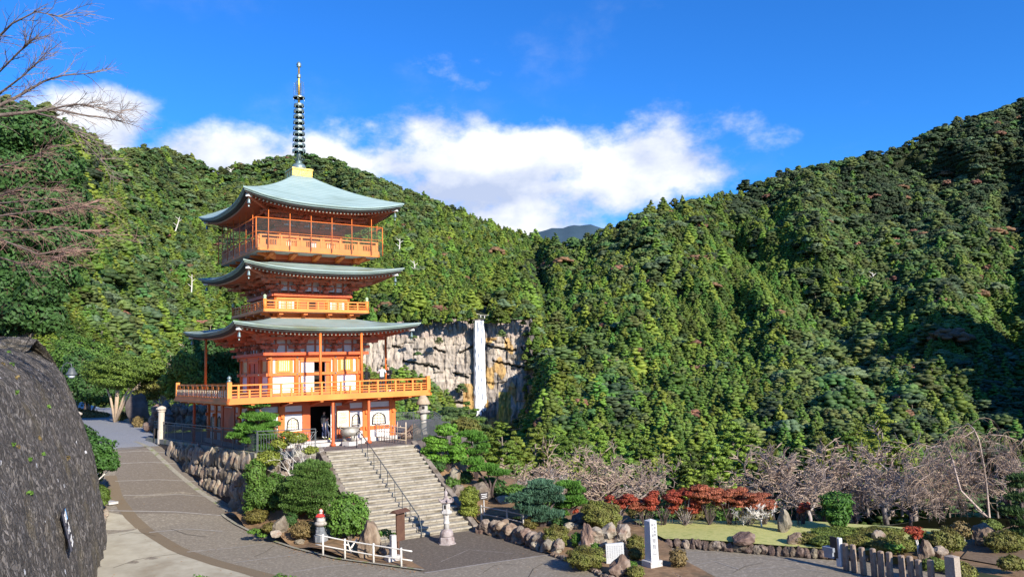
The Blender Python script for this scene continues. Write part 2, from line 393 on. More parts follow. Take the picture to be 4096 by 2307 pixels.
def brackets(w, z0, ztop, reach, xs, wz):
    """plaster band above the wall, bracket clusters stepping out to a purlin under the soffit"""
    h = ztop - z0
    band = MB(); band.rect(-w + .02, w - .02, z0, ztop + 0.25, -w + 0.06, -w + 0.12)
    bd = band.mesh('plaster_band', white); bands = four('plaster_band', bd, PG)
    st = MB()
    for x in np.linspace(-w * 0.86, w * 0.86, 9): st.rect(x - .05, x + .05, z0, ztop, -w - 0.01, -w + 0.06)
    st.rect(-w - .1, w + .1, z0 + h * .42, z0 + h * .5, -w - 0.015, -w + 0.065)
    four('strut', st.mesh('strut', redwood), PG)
    cl = MB(); sh = h / 3.2
    cl.box((0, -.02, z0 + .09), (.34, .34, .18))
    for i in range(3):
        zz = z0 + .2 + i * sh; o = reach * i / 3
        cl.box((0, -o / 2 - .2, zz + sh * .28), (.15, o + .5, sh * .5))
        cl.box((0, -o - .02, zz + sh * .3), (1.02, .16, sh * .42))
        for dx in (-.42, 0, .42): cl.box((dx, -o - .02, zz + sh * .68), (.22, .22, sh * .3), top=1.25)
        cl.box((0, -o - .42, zz + sh * .3), (.24, .24, sh * .5), top=1.2)
    cl.box((0, -reach * .62, z0 + h * .72), (.14, reach * .9, .15))
    for dx in (-.3, .3): cl.box((dx, -reach + .05, ztop - .05), (.2, .24, .13), top=1.2)
    cm = cl.mesh('bracket', redwood)
    for k in range(4):
        c, sn = math.cos(SIDES[k]), math.sin(SIDES[k])
        for x in xs: inst('bracket', cm, PG, (x * c + w * sn, x * sn - w * c, 0), (0, 0, SIDES[k]))
        inst('bracket', cm, PG, (-w * c + w * sn, -w * sn - w * c, 0), (0, 0, SIDES[k] - PI / 4), (1.0, 1.35, 1))
    pu = MB()
    for o, z in ((reach * .66, z0 + h * .78), (reach, ztop + .02)):
        pu.box((0, -w - o, z), (2 * (w + o), .15, .16))
    four('purlin', pu.mesh('purlin', redwood), PG)
brackets(2.9, 5.42, 6.5, 1.25, (-1.2, 1.2), 0)
brackets(2.42, 9.18, 10.08, 1.15, (-0.85, 0.85), 0)
brackets(2.1, 13.35, 14.12, 1.15, (-0.72, 0.72), 0)

# ---- ground storey (its wall core is hollow behind the open door)
def wallbox(w, z0, z1, t, m, door=None):
    for k in range(4):
        q = MB()
        if k == 0 and door:
            q.rect(-w, door[0], z0, z1, -w, -w + t); q.rect(door[1], w, z0, z1, -w, -w + t); q.rect(door[0], door[1], door[2], z1, -w, -w + t)
        else: q.rect(-w + t * (k in (1, 2)), w - t * (k in (1, 2)), z0, z1, -w, -w + t)
        q.build('wall', m, PG, rot=(0, 0, SIDES[k]))
W0 = 4.50
wallbox(W0, 0.0, 2.45, 0.2, white, (-0.95, 0.62, 2.12))
q = MB(); q.rect(-W0 + .2, W0 - .2, 0.0, 0.14, -W0 + .2, W0 - .2); q.build('floor_slab', darkin, PG)
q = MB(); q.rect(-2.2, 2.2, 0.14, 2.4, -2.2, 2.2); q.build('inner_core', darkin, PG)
q = MB(); q.rect(-4.75, 4.75, -0.2, 0.05, -4.75, 4.75); q.build('plinth', stonel, PG)
col0 = MB(); col0.rect(-.19, .19, 0.05, 2.5, -.12, .14); col0m = col0.mesh('column', orange)
nose = MB(); nose.box((0, -.16, 1.62), (.15, .2, .2)); nose.box((0, -.16, .62), (.13, .18, .17)); nosem = nose.mesh('beam_nose', orange)
bm0 = MB()
bm0.rect(-W0, W0, 2.27, 2.5, -W0 - .06, -W0 + .02); beam0 = bm0.mesh('beam', vermil)
def side_pts(k, x, y):
    c, sn = math.cos(SIDES[k]), math.sin(SIDES[k]); return (x * c - y * sn, x * sn + y * c)
def katomado(wd, h):
    """cusped window outline (bottom centre at origin), list of (x, z)"""
    o = []
    for x, z in ((.5, 0), (.47, .45), (.46, .62), (.40, .70), (.41, .76), (.27, .86), (.16, .93), (0, 1.0)): o.append((x * wd, z * h))
    return o + [(-x, z) for x, z in o[-2::-1]]
def window(k, x, z, wd, h, w):
    X, Y = side_pts(k, x, -w)
    o = katomado(wd, h); i = [(p[0] * .80, .05 + p[1] * .87) for p in o]
    fr = MB(); n = len(o)
    vs = [(p[0], -.05, p[1]) for p in o] + [(p[0], -.05, p[1]) for p in i] + [(p[0], -.004, p[1]) for p in o] + [(p[0], -.004, p[1]) for p in i]
    fs = []
    for j in range(n - 1):
        fs += [(j, j + 1, n + j + 1, n + j), (n + j, n + j + 1, 3 * n + j + 1, 3 * n + j), (j, 2 * n + j, 2 * n + j + 1, j + 1)]
    fs += [(0, n, 2 * n - 1, n - 1)]
    fr.add(vs, fs); wo = fr.build('window', blackw, PG, loc=(X, Y, z), rot=(0, 0, SIDES[k]))
    pn = MB(); pn.add([(p[0], -.012, p[1]) for p in i], [tuple(range(n))[::-1]]); pn.build('pane', paper, wo)
    for t in (-.3, -.1, .1, .3):
        b = MB(); b.rect(t * wd - .014, t * wd + .014, .03, h * (.95 - abs(t) * .55), -.034, -.014); b.build('lattice_bar', latm, wo)
    for t in (.25, .5, .75):
        b = MB(); hw = wd * (.42 if t < .7 else .33); b.rect(-hw, hw, t * h - .014, t * h + .014, -.039, -.012); b.build('lattice_bar', latm, wo)
latm = mat('window_lattice', (.30, .22, .10), (.42, .33, .16), 5, .6)
paper = mat('window_paper', (0.62, 0.62, 0.60), (0.72, 0.71, 0.66), 5, 0.5)
for k in range(4):
    rz = (0, 0, SIDES[k])
    for x in (-W0 + .05, -2.72, 2.6, W0 - .05):
        X, Y = side_pts(k, x, -W0); inst('column', col0m, PG, (X, Y, 0), rz)
        inst('beam_nose', nosem, PG, (X, Y, 0), rz)
    inst('beam', beam0, PG, rot=rz)
    for x in (-1.22, 1.30):
        q = MB(); q.rect(x - .24, x + .24, .05, 2.27, -W0 - .085, -W0 - .002); q.build('door_post', vermil, PG, rot=rz)
    for x0, x1 in ((-4.26, -2.92), (-2.52, -1.47), (1.55, 2.4), (2.8, 4.26)):
        q = MB(); q.rect(x0, x1, 1.74, 1.84, -W0 - .055, -W0 - .002); q.build("rail_beam", orange, PG, rot=rz)
        q = MB(); q.rect(x0, x1, .5, .74, -W0 - .055, -W0 - .002)
        q.build('rail_beam', orange, PG, rot=rz)
        for zz in (1.87, 2.24):
            q = MB(); q.rect(x0, x1, zz - .02, zz + .02, -W0 - .03, -W0 - .002); q.build('panel_trim', vermil, PG, rot=rz)
    for x, wd in ((-3.55, 1.0), (-2.03, .78), (1.98, .62), (3.53, 1.0)): window(k, x, .80, wd, .76, W0)
    if k:
        q = MB(); q.rect(-.98, .98, .05, 2.12, -W0 - .04, -W0 - .002); q.build('door', vermil, PG, rot=rz)
# open front door: leaf folded to the right, lattice leaf inside, landing
q = MB(); q.rect(-.98, .62, 2.12, 2.27, -W0 - .05, -W0 + .19); q.build('door_lintel', vermil, PG)
lf = MB(); lf.rect(.66, 1.52, .12, 2.1, -W0 - .18, -W0 - .13); dl = lf.build('door', orange, PG); dl['label'] = 'orange door leaf folded open against the wall'
for z0_, z1_ in ((.2, .95), (1.05, 2.0)):
    q = MB(); q.rect(.74, 1.44, z0_, z1_, -W0 - .2, -W0 - .182); q.build('door_panel', vermil, dl)
lt = MB(); lt.rect(.36, .6, .14, 2.1, -W0 + .05, -W0 + .09); ll = lt.build('lattice_door', white, PG)
for i in range(7):
    q = MB(); q.rect(.37, .59, .22 + i * .27, .40 + i * .27, -W0 + .035, -W0 + .048); q.build('pane', paper, ll)
# ---- first balcony
B1 = 6.35
fl = MB(); fl.rect(-B1 + .08, B1 - .08, 2.56, 2.80, -B1 + .08, B1 - .08); bal = fl.build('balcony', redwood, PG)
e = MB(); e.rect(-B1, B1, 2.52, 2.68, -B1, -B1 + .12); four('edge_beam', e.mesh('edge_beam', yorange), bal)
e = MB(); e.rect(-B1 + .06, B1 - .06, 2.68, 2.86, -B1 + .06, -B1 + .2); four('edge_beam', e.mesh('edge_beam', yorange), bal)
jo = MB(); jo.hexa([(-.09, -B1 + .12, 2.44), (.09, -B1 + .12, 2.44), (.09, -W0, 2.2), (-.09, -W0, 2.2), (-.09, -B1 + .12, 2.56), (.09, -B1 + .12, 2.56), (.09, -W0, 2.56), (-.09, -W0, 2.56)], 0)
jo.rect(-.095, .095, 2.435, 2.525, -B1 + .1, -B1 + .42, 1); jm = jo.mesh('joist', [vermil, yorange])
for k in range(4):
    for x in (-4.9, -2.75, -.9, 1.15, 2.75, 4.85):
        X, Y = side_pts(k, x, 0); inst('joist', jm, bal, (X, Y, 0), (0, 0, SIDES[k]))
    X, Y = side_pts(k, -W0, -W0)
ub = MB(); ub.rect(-W0 - .3, W0 + .3, 2.30, 2.55, -W0 - .28, -W0 - .1); four('under_beam', ub.mesh('under_beam', vermil), bal)
RL = 6.17
for zz, h, d in ((3.56, .075, .09), (3.29, .055, .06), (3.13, .05, .05), (2.98, .05, .05)):
    q = MB(); q.rect(-RL, RL, zz - h / 2, zz + h / 2, -RL - d / 2, -RL + d / 2); four('rail', q.mesh('rail', yorange), bal)
pf = MB(); pf.rect(-.055, .055, 2.86, 3.6, -.052, .052); ps = MB(); ps.rect(-.05, .05, 2.86, 3.32, -.048, .048)
pf, ps = pf.mesh('rail_post', yorange), ps.mesh('rail_post', yorange)
cp = MB(); cp.rect(-.12, .12, 2.86, 3.74, -.12, .12); cpm = cp.mesh('corner_post', yorange)
fn = MB(); fn.lathe([(.10, 3.74), (.12, 3.77), (.12, 3.81), (.08, 3.83), (.08, 3.88), (.11, 3.93), (.115, 3.98), (.07, 4.04), (.03, 4.07), (.012, 4.10)], 12); fnm = fn.mesh('finial', bronze, True)
bal1b = MB(); bal1b.rect(-.025, .025, 2.92, 3.27, -.03, .03); bal1b = bal1b.mesh('baluster', cream)
for k in range(4):
    n = 20
    for j in range(1, n + 1):
        x = -RL + .2 + (2 * RL - .4) * (j - .5) / n
        X, Y = side_pts(k, x, -RL); inst('rail_post', pf if j % 2 else ps, bal, (X, Y, 0), (0, 0, SIDES[k]))
    X, Y = side_pts(k, -RL, -RL); cpo = inst('corner_post', cpm, bal, (X, Y, 0))
    if k == 0: inst('finial', fnm, bal, (X, Y, 0))
for j in range(30):        # the left side has turned balusters
    y = -RL + .3 + (2 * RL - .6) * j / 29; inst('baluster', bal1b, bal, (-RL - .05, y, 0), (0, 0, PI / 2))
# balcony props (thin poles from the terrace, and from the balcony to the first eave)
pole = MB(); pole.lathe([(.16, -.2), (.16, -.08), (.09, -.02), (.085, 2.36), (.05, 2.44), (.02, 2.5)], 12); pm = pole.mesh('prop_pole', vermil, True)
for x, y in ((-.1, -5.92), (2.2, -5.92), (-5.75, 3.3), (5.75, -1), (5.75, 3.3)): inst('prop_pole', pm, PG, (x, y, 0))
pole = MB(); pole.lathe([(.085, 2.8), (.08, 6.55)], 12); pm = pole.mesh('prop_pole', orange, True)
for x, y in ((-.65, -5.38), (2.0, -5.38), (-5.35, 2.2), (5.3, 2.2), (5.3, -2), (0, 5.3)): inst('prop_pole', pm, PG, (x, y, 0))

# ---- first storey
W1 = 2.86
yellowg = mat('yellow_green_slat', (.55, .42, .05), (.62, .5, .08), 5, .6)
wallbox(W1, 2.8, 5.45, 0.12, white, (-.08, .66, 4.82))
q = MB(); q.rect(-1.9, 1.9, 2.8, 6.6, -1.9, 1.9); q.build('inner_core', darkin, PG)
cm = MB(); cm.lathe([(.16, 2.8), (.16, 5.45)], 14); cm = cm.mesh('column', orange, True)
b1 = MB()
for z0_, z1_, pr, ext in ((5.02, 5.20, .17, .28), (4.00, 4.18, .17, .28), (2.80, 2.98, .15, .05)): b1.rect(-W1 - ext, W1 + ext, z0_, z1_, -W1 - pr, -W1 + .02)
b1m = b1.mesh('tie_beam', orange)
b2 = MB(); b2.rect(-W1 - .55, W1 + .55, 5.24, 5.42, -W1 - .5, -W1 - .05); b2.rect(-W1 - .3, W1 + .3, 5.2, 5.26, -W1 - .3, -W1 - .02); b2m = b2.mesh('lintel', vermil)
dn = MB(); dn.box((0, 0, 5.215), (.075, .06, .05)); dnm = dn.mesh('dentil', cream)
stud = MB(); stud.lathe([(.06, 0), (.06, .03), (.02, .06)], 8); studm = stud.mesh('stud', bronze)
for k in range(4):
    rz = (0, 0, SIDES[k])
    for x in (-W1 + .02, -1.22, 1.28): X, Y = side_pts(k, x, -W1); inst('column', cm, PG, (X, Y, 0))
    inst('tie_beam', b1m, PG, rot=rz); inst('lintel', b2m, PG, rot=rz)
    if k < 2:
        for j in range(36):
            X, Y = side_pts(k, -W1 - .2 + (2 * W1 + .4) * j / 35, -W1 - .2); inst('dentil', dnm, PG, (X, Y, 0), rz)
        for x in (-W1 + .02, -1.22, 1.28):
            for z in (5.1, 4.09):
                X, Y = side_pts(k, x, -W1 - .17); inst('stud', studm, PG, (X, Y, z), (PI / 2, 0, SIDES[k]))
    for x0, x1 in ((-2.56, -1.42), (1.46, 2.56)):
        q = MB(); q.rect(x0 + .02, x0 + .14, 4.2, 5.0, -W1 - .03, -W1 - .002); q.rect(x1 - .14, x1 - .02, 4.2, 5.0, -W1 - .03, -W1 - .002)
        q.rect(x0 + .14, x1 - .14, 4.2, 4.3, -W1 - .06, -W1 - .002); q.rect(x0 + .14, x1 - .14, 4.92, 5.0, -W1 - .06, -W1 - .002)
        q.rect(x0 + .14, x0 + .2, 4.3, 4.92, -W1 - .06, -W1 - .002); q.rect(x1 - .2, x1 - .14, 4.3, 4.92, -W1 - .06, -W1 - .002)
        wo = q.build('window', yorange, PG, rot=rz); nb = 11
        for j in range(nb):
            x = x0 + .24 + (x1 - x0 - .48) * j / (nb - 1); b = MB(); b.box((x, -W1 - .03, 4.61), (.045, .045, .62)); b.build('lattice_bar', cream if j % 2 else yellowg, wo)
    q = MB(); q.rect(-1.02, -.94, 2.98, 4.9, -W1 - .12, -W1); q.rect(.94, 1.02, 2.98, 4.9, -W1 - .12, -W1); q.rect(-1.02, 1.02, 4.82, 5.0, -W1 - .14, -W1)
    q.build('door_frame', orange, PG, rot=rz)
    if k:
        q = MB(); q.rect(-.94, .94, 2.98, 4.82, -W1 - .05, -W1 - .002); dd = q.build('door', vermil, PG, rot=rz)
        q = MB(); q.box((0, -W1 - .06, 3.9), (.03, .04, 1.8)); q.build('door_strip', blackw, dd)
q = MB(); q.rect(-.92, -.10, 2.98, 4.82, -W1 - .06, -W1 - .004); ld = q.build('lattice_door', white, PG)
for i in range(6):
    for j in range(4):
        q = MB(); x = -.86 + j * .19; z = 3.66 + i * .19; q.rect(x, x + .145, z, z + .145, -W1 - .072, -W1 - .061); q.build('pane', cream, ld)
q = MB(); q.rect(.67, .93, 2.98, 4.82, -W1 - .06, -W1 - .004); q.build('door', orange, PG)

# ---- second storey
W2 = 2.36
q = MB(); q.rect(-2.78, 2.78, 7.40, 7.62, -2.78, 2.78); q.build('base_beam', yorange, PG)
q = MB(); q.rect(-2.6, 2.6, 7.62, 7.9, -2.6, 2.6); q.build('balcony_base', orange, PG)
B2 = 3.45
fl = MB(); fl.rect(-B2 + .06, B2 - .06, 7.86, 7.99, -B2 + .06, B2 - .06); bal2 = fl.build('balcony', redwood, PG)
e = MB(); e.rect(-B2, B2, 7.89, 7.98, -B2, -B2 + .1); e.rect(-B2 + .04, B2 - .04, 7.98, 8.09, -B2 + .03, -B2 + .14); four('edge_beam', e.mesh('edge_beam', yorange), bal2)
jm = MB(); jm.box((0, -3.0, 7.80), (.26, .5, .13)); jm.box((0, -2.8, 7.68), (.2, .36, .12)); jm = jm.mesh('corbel', orange)
for k in range(4):
    for x in (-2.3, -.75, .85, 2.3): X, Y = side_pts(k, x, 0); inst('corbel', jm, bal2, (X, Y, 0), (0, 0, SIDES[k]))
R2 = 3.33
for zz, h in ((8.56, .075), (8.36, .05), (8.2, .05)):
    q = MB(); q.rect(-R2, R2, zz - h / 2, zz + h / 2, -R2 - .035, -R2 + .035); four('rail', q.mesh('rail', yorange), bal2)
pf = MB(); pf.rect(-.045, .045, 8.09, 8.56, -.05, .05); pf = pf.mesh('rail_post', yorange)
cpm2 = MB(); cpm2.lathe([(.11, 8.05), (.11, 8.66)], 12); cpm2 = cpm2.mesh('corner_post', yorange, True)
fn2 = MB(); fn2.lathe([(.115, 8.66), (.12, 8.69), (.08, 8.72), (.08, 8.76), (.115, 8.82), (.09, 8.88), (.02, 8.94)], 12); fn2 = fn2.mesh('finial', mat('verdigris', (.30, .42, .26), (.4, .5, .33), 5, .6), True)
for k in range(4):
    for j in range(1, 10): X, Y = side_pts(k, -R2 + 2 * R2 * j / 10, -R2); inst('rail_post', pf, bal2, (X, Y, 0), (0, 0, SIDES[k]))
    X, Y = side_pts(k, -R2, -R2); inst('corner_post', cpm2, bal2, (X, Y, 0)); inst('finial', fn2, bal2, (X, Y, 0))
wallbox(W2, 7.98, 9.3, .12, orange)
b1 = MB(); b1.rect(-W2 - .14, W2 + .14, 8.72, 8.88, -W2 - .14, -W2 + .02); b1m = b1.mesh('tie_beam', yorange)
b2 = MB(); b2.rect(-W2 - .2, W2 + .2, 8.93, 9.13, -W2 - .3, -W2 - .02); b2m = b2.mesh('lintel', vermil)
cm = MB(); cm.lathe([(.14, 7.99), (.14, 8.72)], 12); cm = cm.mesh('column', orange, True)
for k in range(4):
    rz = (0, 0, SIDES[k]); inst('tie_beam', b1m, PG, rot=rz); inst('lintel', b2m, PG, rot=rz)
    for x in (-W2 + .02, -1.0, 1.0): X, Y = side_pts(k, x, -W2 - .01); inst('column', cm, PG, (X, Y, 0))
    for x0, x1 in ((-2.15, -1.2), (1.2, 2.15)):
        q = MB(); q.rect(x0, x1, 8.1, 8.68, -W2 - .03, -W2 - .002); wo = q.build('window', white, PG, rot=rz)
        for j in range(8):
            b = MB(); b.box((x0 + .16 + (x1 - x0 - .32) * j / 7, -W2 - .045, 8.4), (.05, .03, .5)); b.build('lattice_bar', yorange, wo)
    q = MB(); q.rect(-.78, .78, 8.0, 8.7, -W2 - .04, -W2 - .002); dd = q.build('door', vermil, PG, rot=rz)
    q = MB(); q.rect(-.22, .22, 8.02, 8.66, -W2 - .05, -W2 - .041); q.build('door_opening', darkin, dd)

# ---- third storey with its wire cage
W3 = 2.06
q = MB(); q.rect(-2.5, 2.5, 11.0, 11.2, -2.5, 2.5); q.build('base_beam', vermil, PG)
q = MB(); q.rect(-2.7, 2.7, 11.2, 11.5, -2.7, 2.7); q.build('balcony_base', vermil, PG)
B3 = 3.98
fl = MB(); fl.rect(-B3 + .06, B3 - .06, 11.50, 11.66, -B3 + .06, B3 - .06); bal3 = fl.build('balcony', stonel, PG)
e = MB(); e.rect(-B3, B3, 11.52, 11.68, -B3, -B3 + .12); e.rect(-B3 + .03, B3 - .03, 11.68, 11.88, -B3 + .02, -B3 + .14); four('edge_beam', e.mesh('edge_beam', yorange), bal3)
jm = MB(); jm.hexa([(-.13, -3.7, 11.40), (.13, -3.7, 11.40), (.13, -2.6, 11.14), (-.13, -2.6, 11.14), (-.13, -3.7, 11.5), (.13, -3.7, 11.5), (.13, -2.6, 11.5), (-.13, -2.6, 11.5)])
jm.box((0, -3.3, 11.46), (.5, .2, .08)); jm = jm.mesh('corbel', orange)
for k in range(4):
    for x in (-3.0, -1.55, 0, 1.55, 3.0): X, Y = side_pts(k, x, 0); inst('corbel', jm, bal3, (X, Y, 0), (0, 0, SIDES[k]))
R3 = 3.88
for zz, h in ((12.47, .075), (12.26, .07)):
    q = MB(); q.rect(-R3, R3, zz - h / 2, zz + h / 2, -R3 - .04, -R3 + .04); four('rail', q.mesh('rail', yorange), bal3)
sl = MB(); sl.box((0, 0, 12.06), (.045, .045, .36)); slm = sl.mesh('baluster', yorange)
pt3 = MB(); pt3.box((0, 0, 12.18), (.1, .11, .62)); pt3 = pt3.mesh('rail_post', yorange)
pn3 = MB(); pn3.box((0, 0, 12.06), (.52, .05, .36)); pn3 = pn3.mesh('rail_panel', yorange)
for k in range(4):
    for j in range(7):
        xc = -R3 + .1 + (2 * R3 - .2) * j / 6; X, Y = side_pts(k, xc, -R3); inst('rail_post', pt3, bal3, (X, Y, 0), (0, 0, SIDES[k]))
        if j < 6:
            wdt = (2 * R3 - .2) / 6
            for i in range(5):
                X, Y = side_pts(k, xc + wdt * (.32 + .36 * i / 4), -R3); inst('baluster', slm, bal3, (X, Y, 0), (0, 0, SIDES[k]))
            for sgn in (.14, .86): X, Y = side_pts(k, xc + wdt * sgn, -R3); inst('rail_panel', pn3, bal3, (X, Y, 0), (0, 0, SIDES[k]), (.5, 1, 1))
cg = MB(); C3 = 4.12
cage = None
net = bpy.data.materials.new('wire_net'); net.use_nodes = True; nn = net.node_tree
tr = nn.nodes.new('ShaderNodeBsdfTransparent'); mx = nn.nodes.new('ShaderNodeMixShader'); mx.inputs[0].default_value = .14
nn.nodes['Principled BSDF'].inputs['Base Color'].default_value = (.12, .14, .12, 1); nn.nodes['Principled BSDF'].inputs['Roughness'].default_value = .6
nn.links.new(tr.outputs[0], mx.inputs[1]); nn.links.new(nn.nodes['Principled BSDF'].outputs[0], mx.inputs[2]); nn.links.new(mx.outputs[0], nn.nodes['Material Output'].inputs['Surface'])
cp3 = MB(); cp3.tube([(0, 0, 11.62), (0, 0, 14.12)], .028, 6); cp3 = cp3.mesh('cage_pole', orange, True)
cp4 = MB(); cp4.tube([(0, 0, 11.6), (0, 0, 13.46)], .032, 6); cp4 = cp4.mesh('cage_pole', orange, True)
cb = MB(); cb.tube([(-C3, -C3, 13.46), (C3, -C3, 13.46)], .03, 6); cb.tube([(-C3, -C3, 12.62), (C3, -C3, 12.62)], .018, 6); cb = cb.mesh('cage_rail', orange, True)
cn = MB(); cn.add([(-C3, -C3, 11.6), (C3, -C3, 11.6), (C3, -C3, 13.46), (-C3, -C3, 13.46)], [(0, 1, 2, 3)]); cn = cn.mesh('cage_net', net)
for k in range(4):
    for x in (-3.37, -2.05, -.71, .65, 1.99, 3.36): X, Y = side_pts(k, x, -C3 + .03); inst('cage_pole', cp3, bal3, (X, Y, 0))
    X, Y = side_pts(k, -C3, -C3); inst('cage_pole', cp4, bal3, (X, Y, 0)); inst('cage_rail', cb, bal3, rot=(0, 0, SIDES[k])); inst('cage_net', cn, bal3, rot=(0, 0, SIDES[k]))
wallbox(W3, 11.66, 13.5, .12, vermil)
b1 = MB(); b1.rect(-W3 - .12, W3 + .12, 12.72, 12.86, -W3 - .12, -W3 + .02); b1.rect(-W3 - .1, W3 + .1, 11.66, 11.82, -W3 - .1, -W3 + .02); b1m = b1.mesh('tie_beam', orange)
b2 = MB(); b2.rect(-W3 - .2, W3 + .2, 13.1, 13.32, -W3 - .22, -W3 - .02); b2m = b2.mesh('lintel', vermil)
cm = MB(); cm.lathe([(.13, 11.7), (.13, 13.1)], 12); cm = cm.mesh('column', orange, True)
for k in range(4):
    rz = (0, 0, SIDES[k]); inst('tie_beam', b1m, PG, rot=rz); inst('lintel', b2m, PG, rot=rz)
    for x in (-W3 + .02, -.85, .85): X, Y = side_pts(k, x, -W3 - .01); inst('column', cm, PG, (X, Y, 0))
    for x0, x1 in ((-1.85, -1.05), (1.05, 1.85)):
        q = MB(); q.rect(x0, x1, 12.0, 12.66, -W3 - .03, -W3 - .002); wo = q.build('window', yorange, PG, rot=rz)
        for j in range(5): b = MB(); b.box((x0 + .1 + (x1 - x0 - .2) * j / 4, -W3 - .045, 12.33), (.05, .03, .56)); b.build('lattice_bar', cream, wo)
        q = MB(); q.rect(x0 + .05, x1 - .05, 11.84, 11.98, -W3 - .02, -W3 - .002); q.build('plaster_panel', white, PG, rot=rz)
    q = MB(); q.rect(-.7, .7, 11.8, 13.06, -W3 - .04, -W3 - .002); dd = q.build('door', darkin if k == 0 else vermil, PG, rot=rz)
    if k == 0:
        q = MB(); q.rect(.02, .6, 11.82, 12.6, -W3 - .08, -W3 - .045); q.build('lattice_door', white, dd)

# ---- spire
bx = MB(); bx.rect(-.66, .66, 17.18, 17.66, -.66, .66); bx.rect(-.72, .72, 17.62, 17.72, -.72, .72); sp = bx.build('spire_base', gold, PG)
e = MB()
for x in (-.62, -.2, .2, .62): e.rect(x - .03, x + .03, 17.2, 17.62, -.69, -.66)
e.rect(-.68, .68, 17.18, 17.24, -.69, -.66)
for x in (-.4, 0, .4): e.lathe([(.14, 0), (.14, .02), (.05, .035)], 8, c=(x, 0, 0))
q = MB(); q.rect(-.66, .66, 17.18, 17.23, -.685, -.662)
for x in (-.63, -.21, .21, .63): q.rect(x - .03, x + .03, 17.23, 17.62, -.685, -.662)
four('relief_strip', q.mesh('relief_strip', gold), sp)
bw = MB(); bw.lathe([(.40, 17.70), (.46, 17.82), (.45, 17.98), (.36, 18.12), (.2, 18.20), (.16, 18.24), (.2, 18.28), (.2, 18.34)], 20); bw.build('spire_bowl', bronze, sp, True)
lo = MB()
for i in range(10):
    t = 2 * PI * i / 10; d = Vector((math.cos(t), math.sin(t), 0)); n = Vector((-d.y, d.x, 0)); z = Vector((0, 0, 1))
    c0 = z * 18.34 + d * .12
    lo.add([c0 - n * .06, c0 + n * .06, c0 + d * .18 + n * .1 + z * .08, c0 + d * .32 + z * .22, c0 + d * .18 - n * .1 + z * .08], [(0, 1, 2, 3, 4), (4, 3, 2, 1, 0)])
lo.build('lotus', bronze, sp)
sh = MB(); sh.lathe([(.15, 18.3), (.14, 18.9), (.10, 22.4)], 14); sh.build('shaft', bronze, sp, True)
sh = MB(); sh.lathe([(.085, 22.3), (.075, 23.9), (.06, 24.95)], 14); sh.build('shaft', gold, sp, True)
for i, z in enumerate((22.23, 21.84, 21.46, 21.06, 20.67, 20.27, 19.86, 19.46, 19.06)):
    r = .335 + .012 * i; rg = MB(); h = .085
    rg.lathe([(r - .035, -h), (r, -h), (r + .012, 0), (r, h), (r - .035, h), (r - .045, 0), (r - .035, -h)], 22)
    for j in range(8):
        t = 2 * PI * j / 8; rg.box((math.cos(t) * r * .55, math.sin(t) * r * .55, 0), (r * .85, .035, .05), rz=t)
    rg.lathe([(.17, -.09), (.19, 0), (.17, .09)], 12)
    for j in range(8):
        t = 2 * PI * (j + .5) / 8; rg.box((math.cos(t) * r, math.sin(t) * r, -.14), (.02, .02, .1))
    rg.build('spire_ring', bronze, sp, loc=(0, 0, z))
rg = MB(); rg.lathe([(.36, -.04), (.40, -.04), (.40, .04), (.36, .04), (.36, -.04)], 24)
for j in range(4): t = PI / 4 + PI / 2 * j; rg.box((math.cos(t) * .2, math.sin(t) * .2, 0), (.38, .025, .04), rz=t)
for j in range(6): t = 2 * PI * j / 6; rg.box((math.cos(t) * .38, math.sin(t) * .38, -.13), (.025, .025, .12))
rg.build('spire_ring', bronze, sp, loc=(0, 0, 22.78))
for j in range(4):                     # openwork flame finial
    fb = MB(); t = PI / 4 + PI / 2 * j
    def fp(r, z): return (math.cos(t) * r, math.sin(t) * r, z)
    fb.tube([fp(.09, 22.95), fp(.37, 22.98), fp(.38, 23.5), fp(.3, 23.8), fp(.09, 23.98)], .012, 5)
    for i in range(5):
        z = 23.02 + i * .17; fb.tube([fp(.09, z), fp(.2, z + .14), fp(.3, z + .02), fp(.36, z + .16)], .009, 4); fb.tube([fp(.15, z + .05), fp(.24, z + .2), fp(.16, z + .22)], .009, 4)
    fb.build('flame_openwork', bronze, sp)
for z, r in ((24.33, .15), (25.12, .17)):
    b = MB(); b.lathe([(.07, z - r * 1.25), (r * 1.02, z - r * .8), (r * .75, z - r * .6), (r, z - r * .1), (r * .85, z + r * .5), (r * .4, z + r * .95), (.015, z + r * 1.3)], 14); b.build('jewel_ball', bronze, sp, True)
# ------------------------------------------------------------------ ground, road, terrace
asphalt = mat('worn_asphalt', (0.165, 0.138, 0.102), (0.275, 0.235, 0.175), 24, 0.92, 0.5, 160, c3=(0.33, 0.285, 0.22), detail=3, lo=0.3, hi=0.75)
asph2 = mat('blue_grey_asphalt', (0.22, 0.22, 0.225), (0.31, 0.31, 0.31), 40, 0.75, 0.3, 150, c3=(0.16, 0.16, 0.16), detail=3)
concr = mat('beige_concrete', (0.36, 0.32, 0.235), (0.44, 0.40, 0.30), 1.4, 0.9, 0.25, 60, c3=(0.29, 0.245, 0.17))
bandm = mat('brown_brushed_strip', (0.155, 0.115, 0.07), (0.21, 0.16, 0.10), 30, 0.9, 0.3, 90)
jointm = mat('pale_cement_joint', (0.36, 0.33, 0.29), (0.26, 0.235, 0.20), 5, 0.9, detail=5)
soil = mat('brown_soil', (0.17, 0.10, 0.05), (0.27, 0.17, 0.09), 3.5, 0.95, 0.6, 25, c3=(0.11, 0.075, 0.04))
mossy = mat('mossy_kerb', (0.24, 0.22, 0.17), (0.33, 0.30, 0.24), 6, 0.9, 0.4, 30, c3=(0.16, 0.19, 0.05))
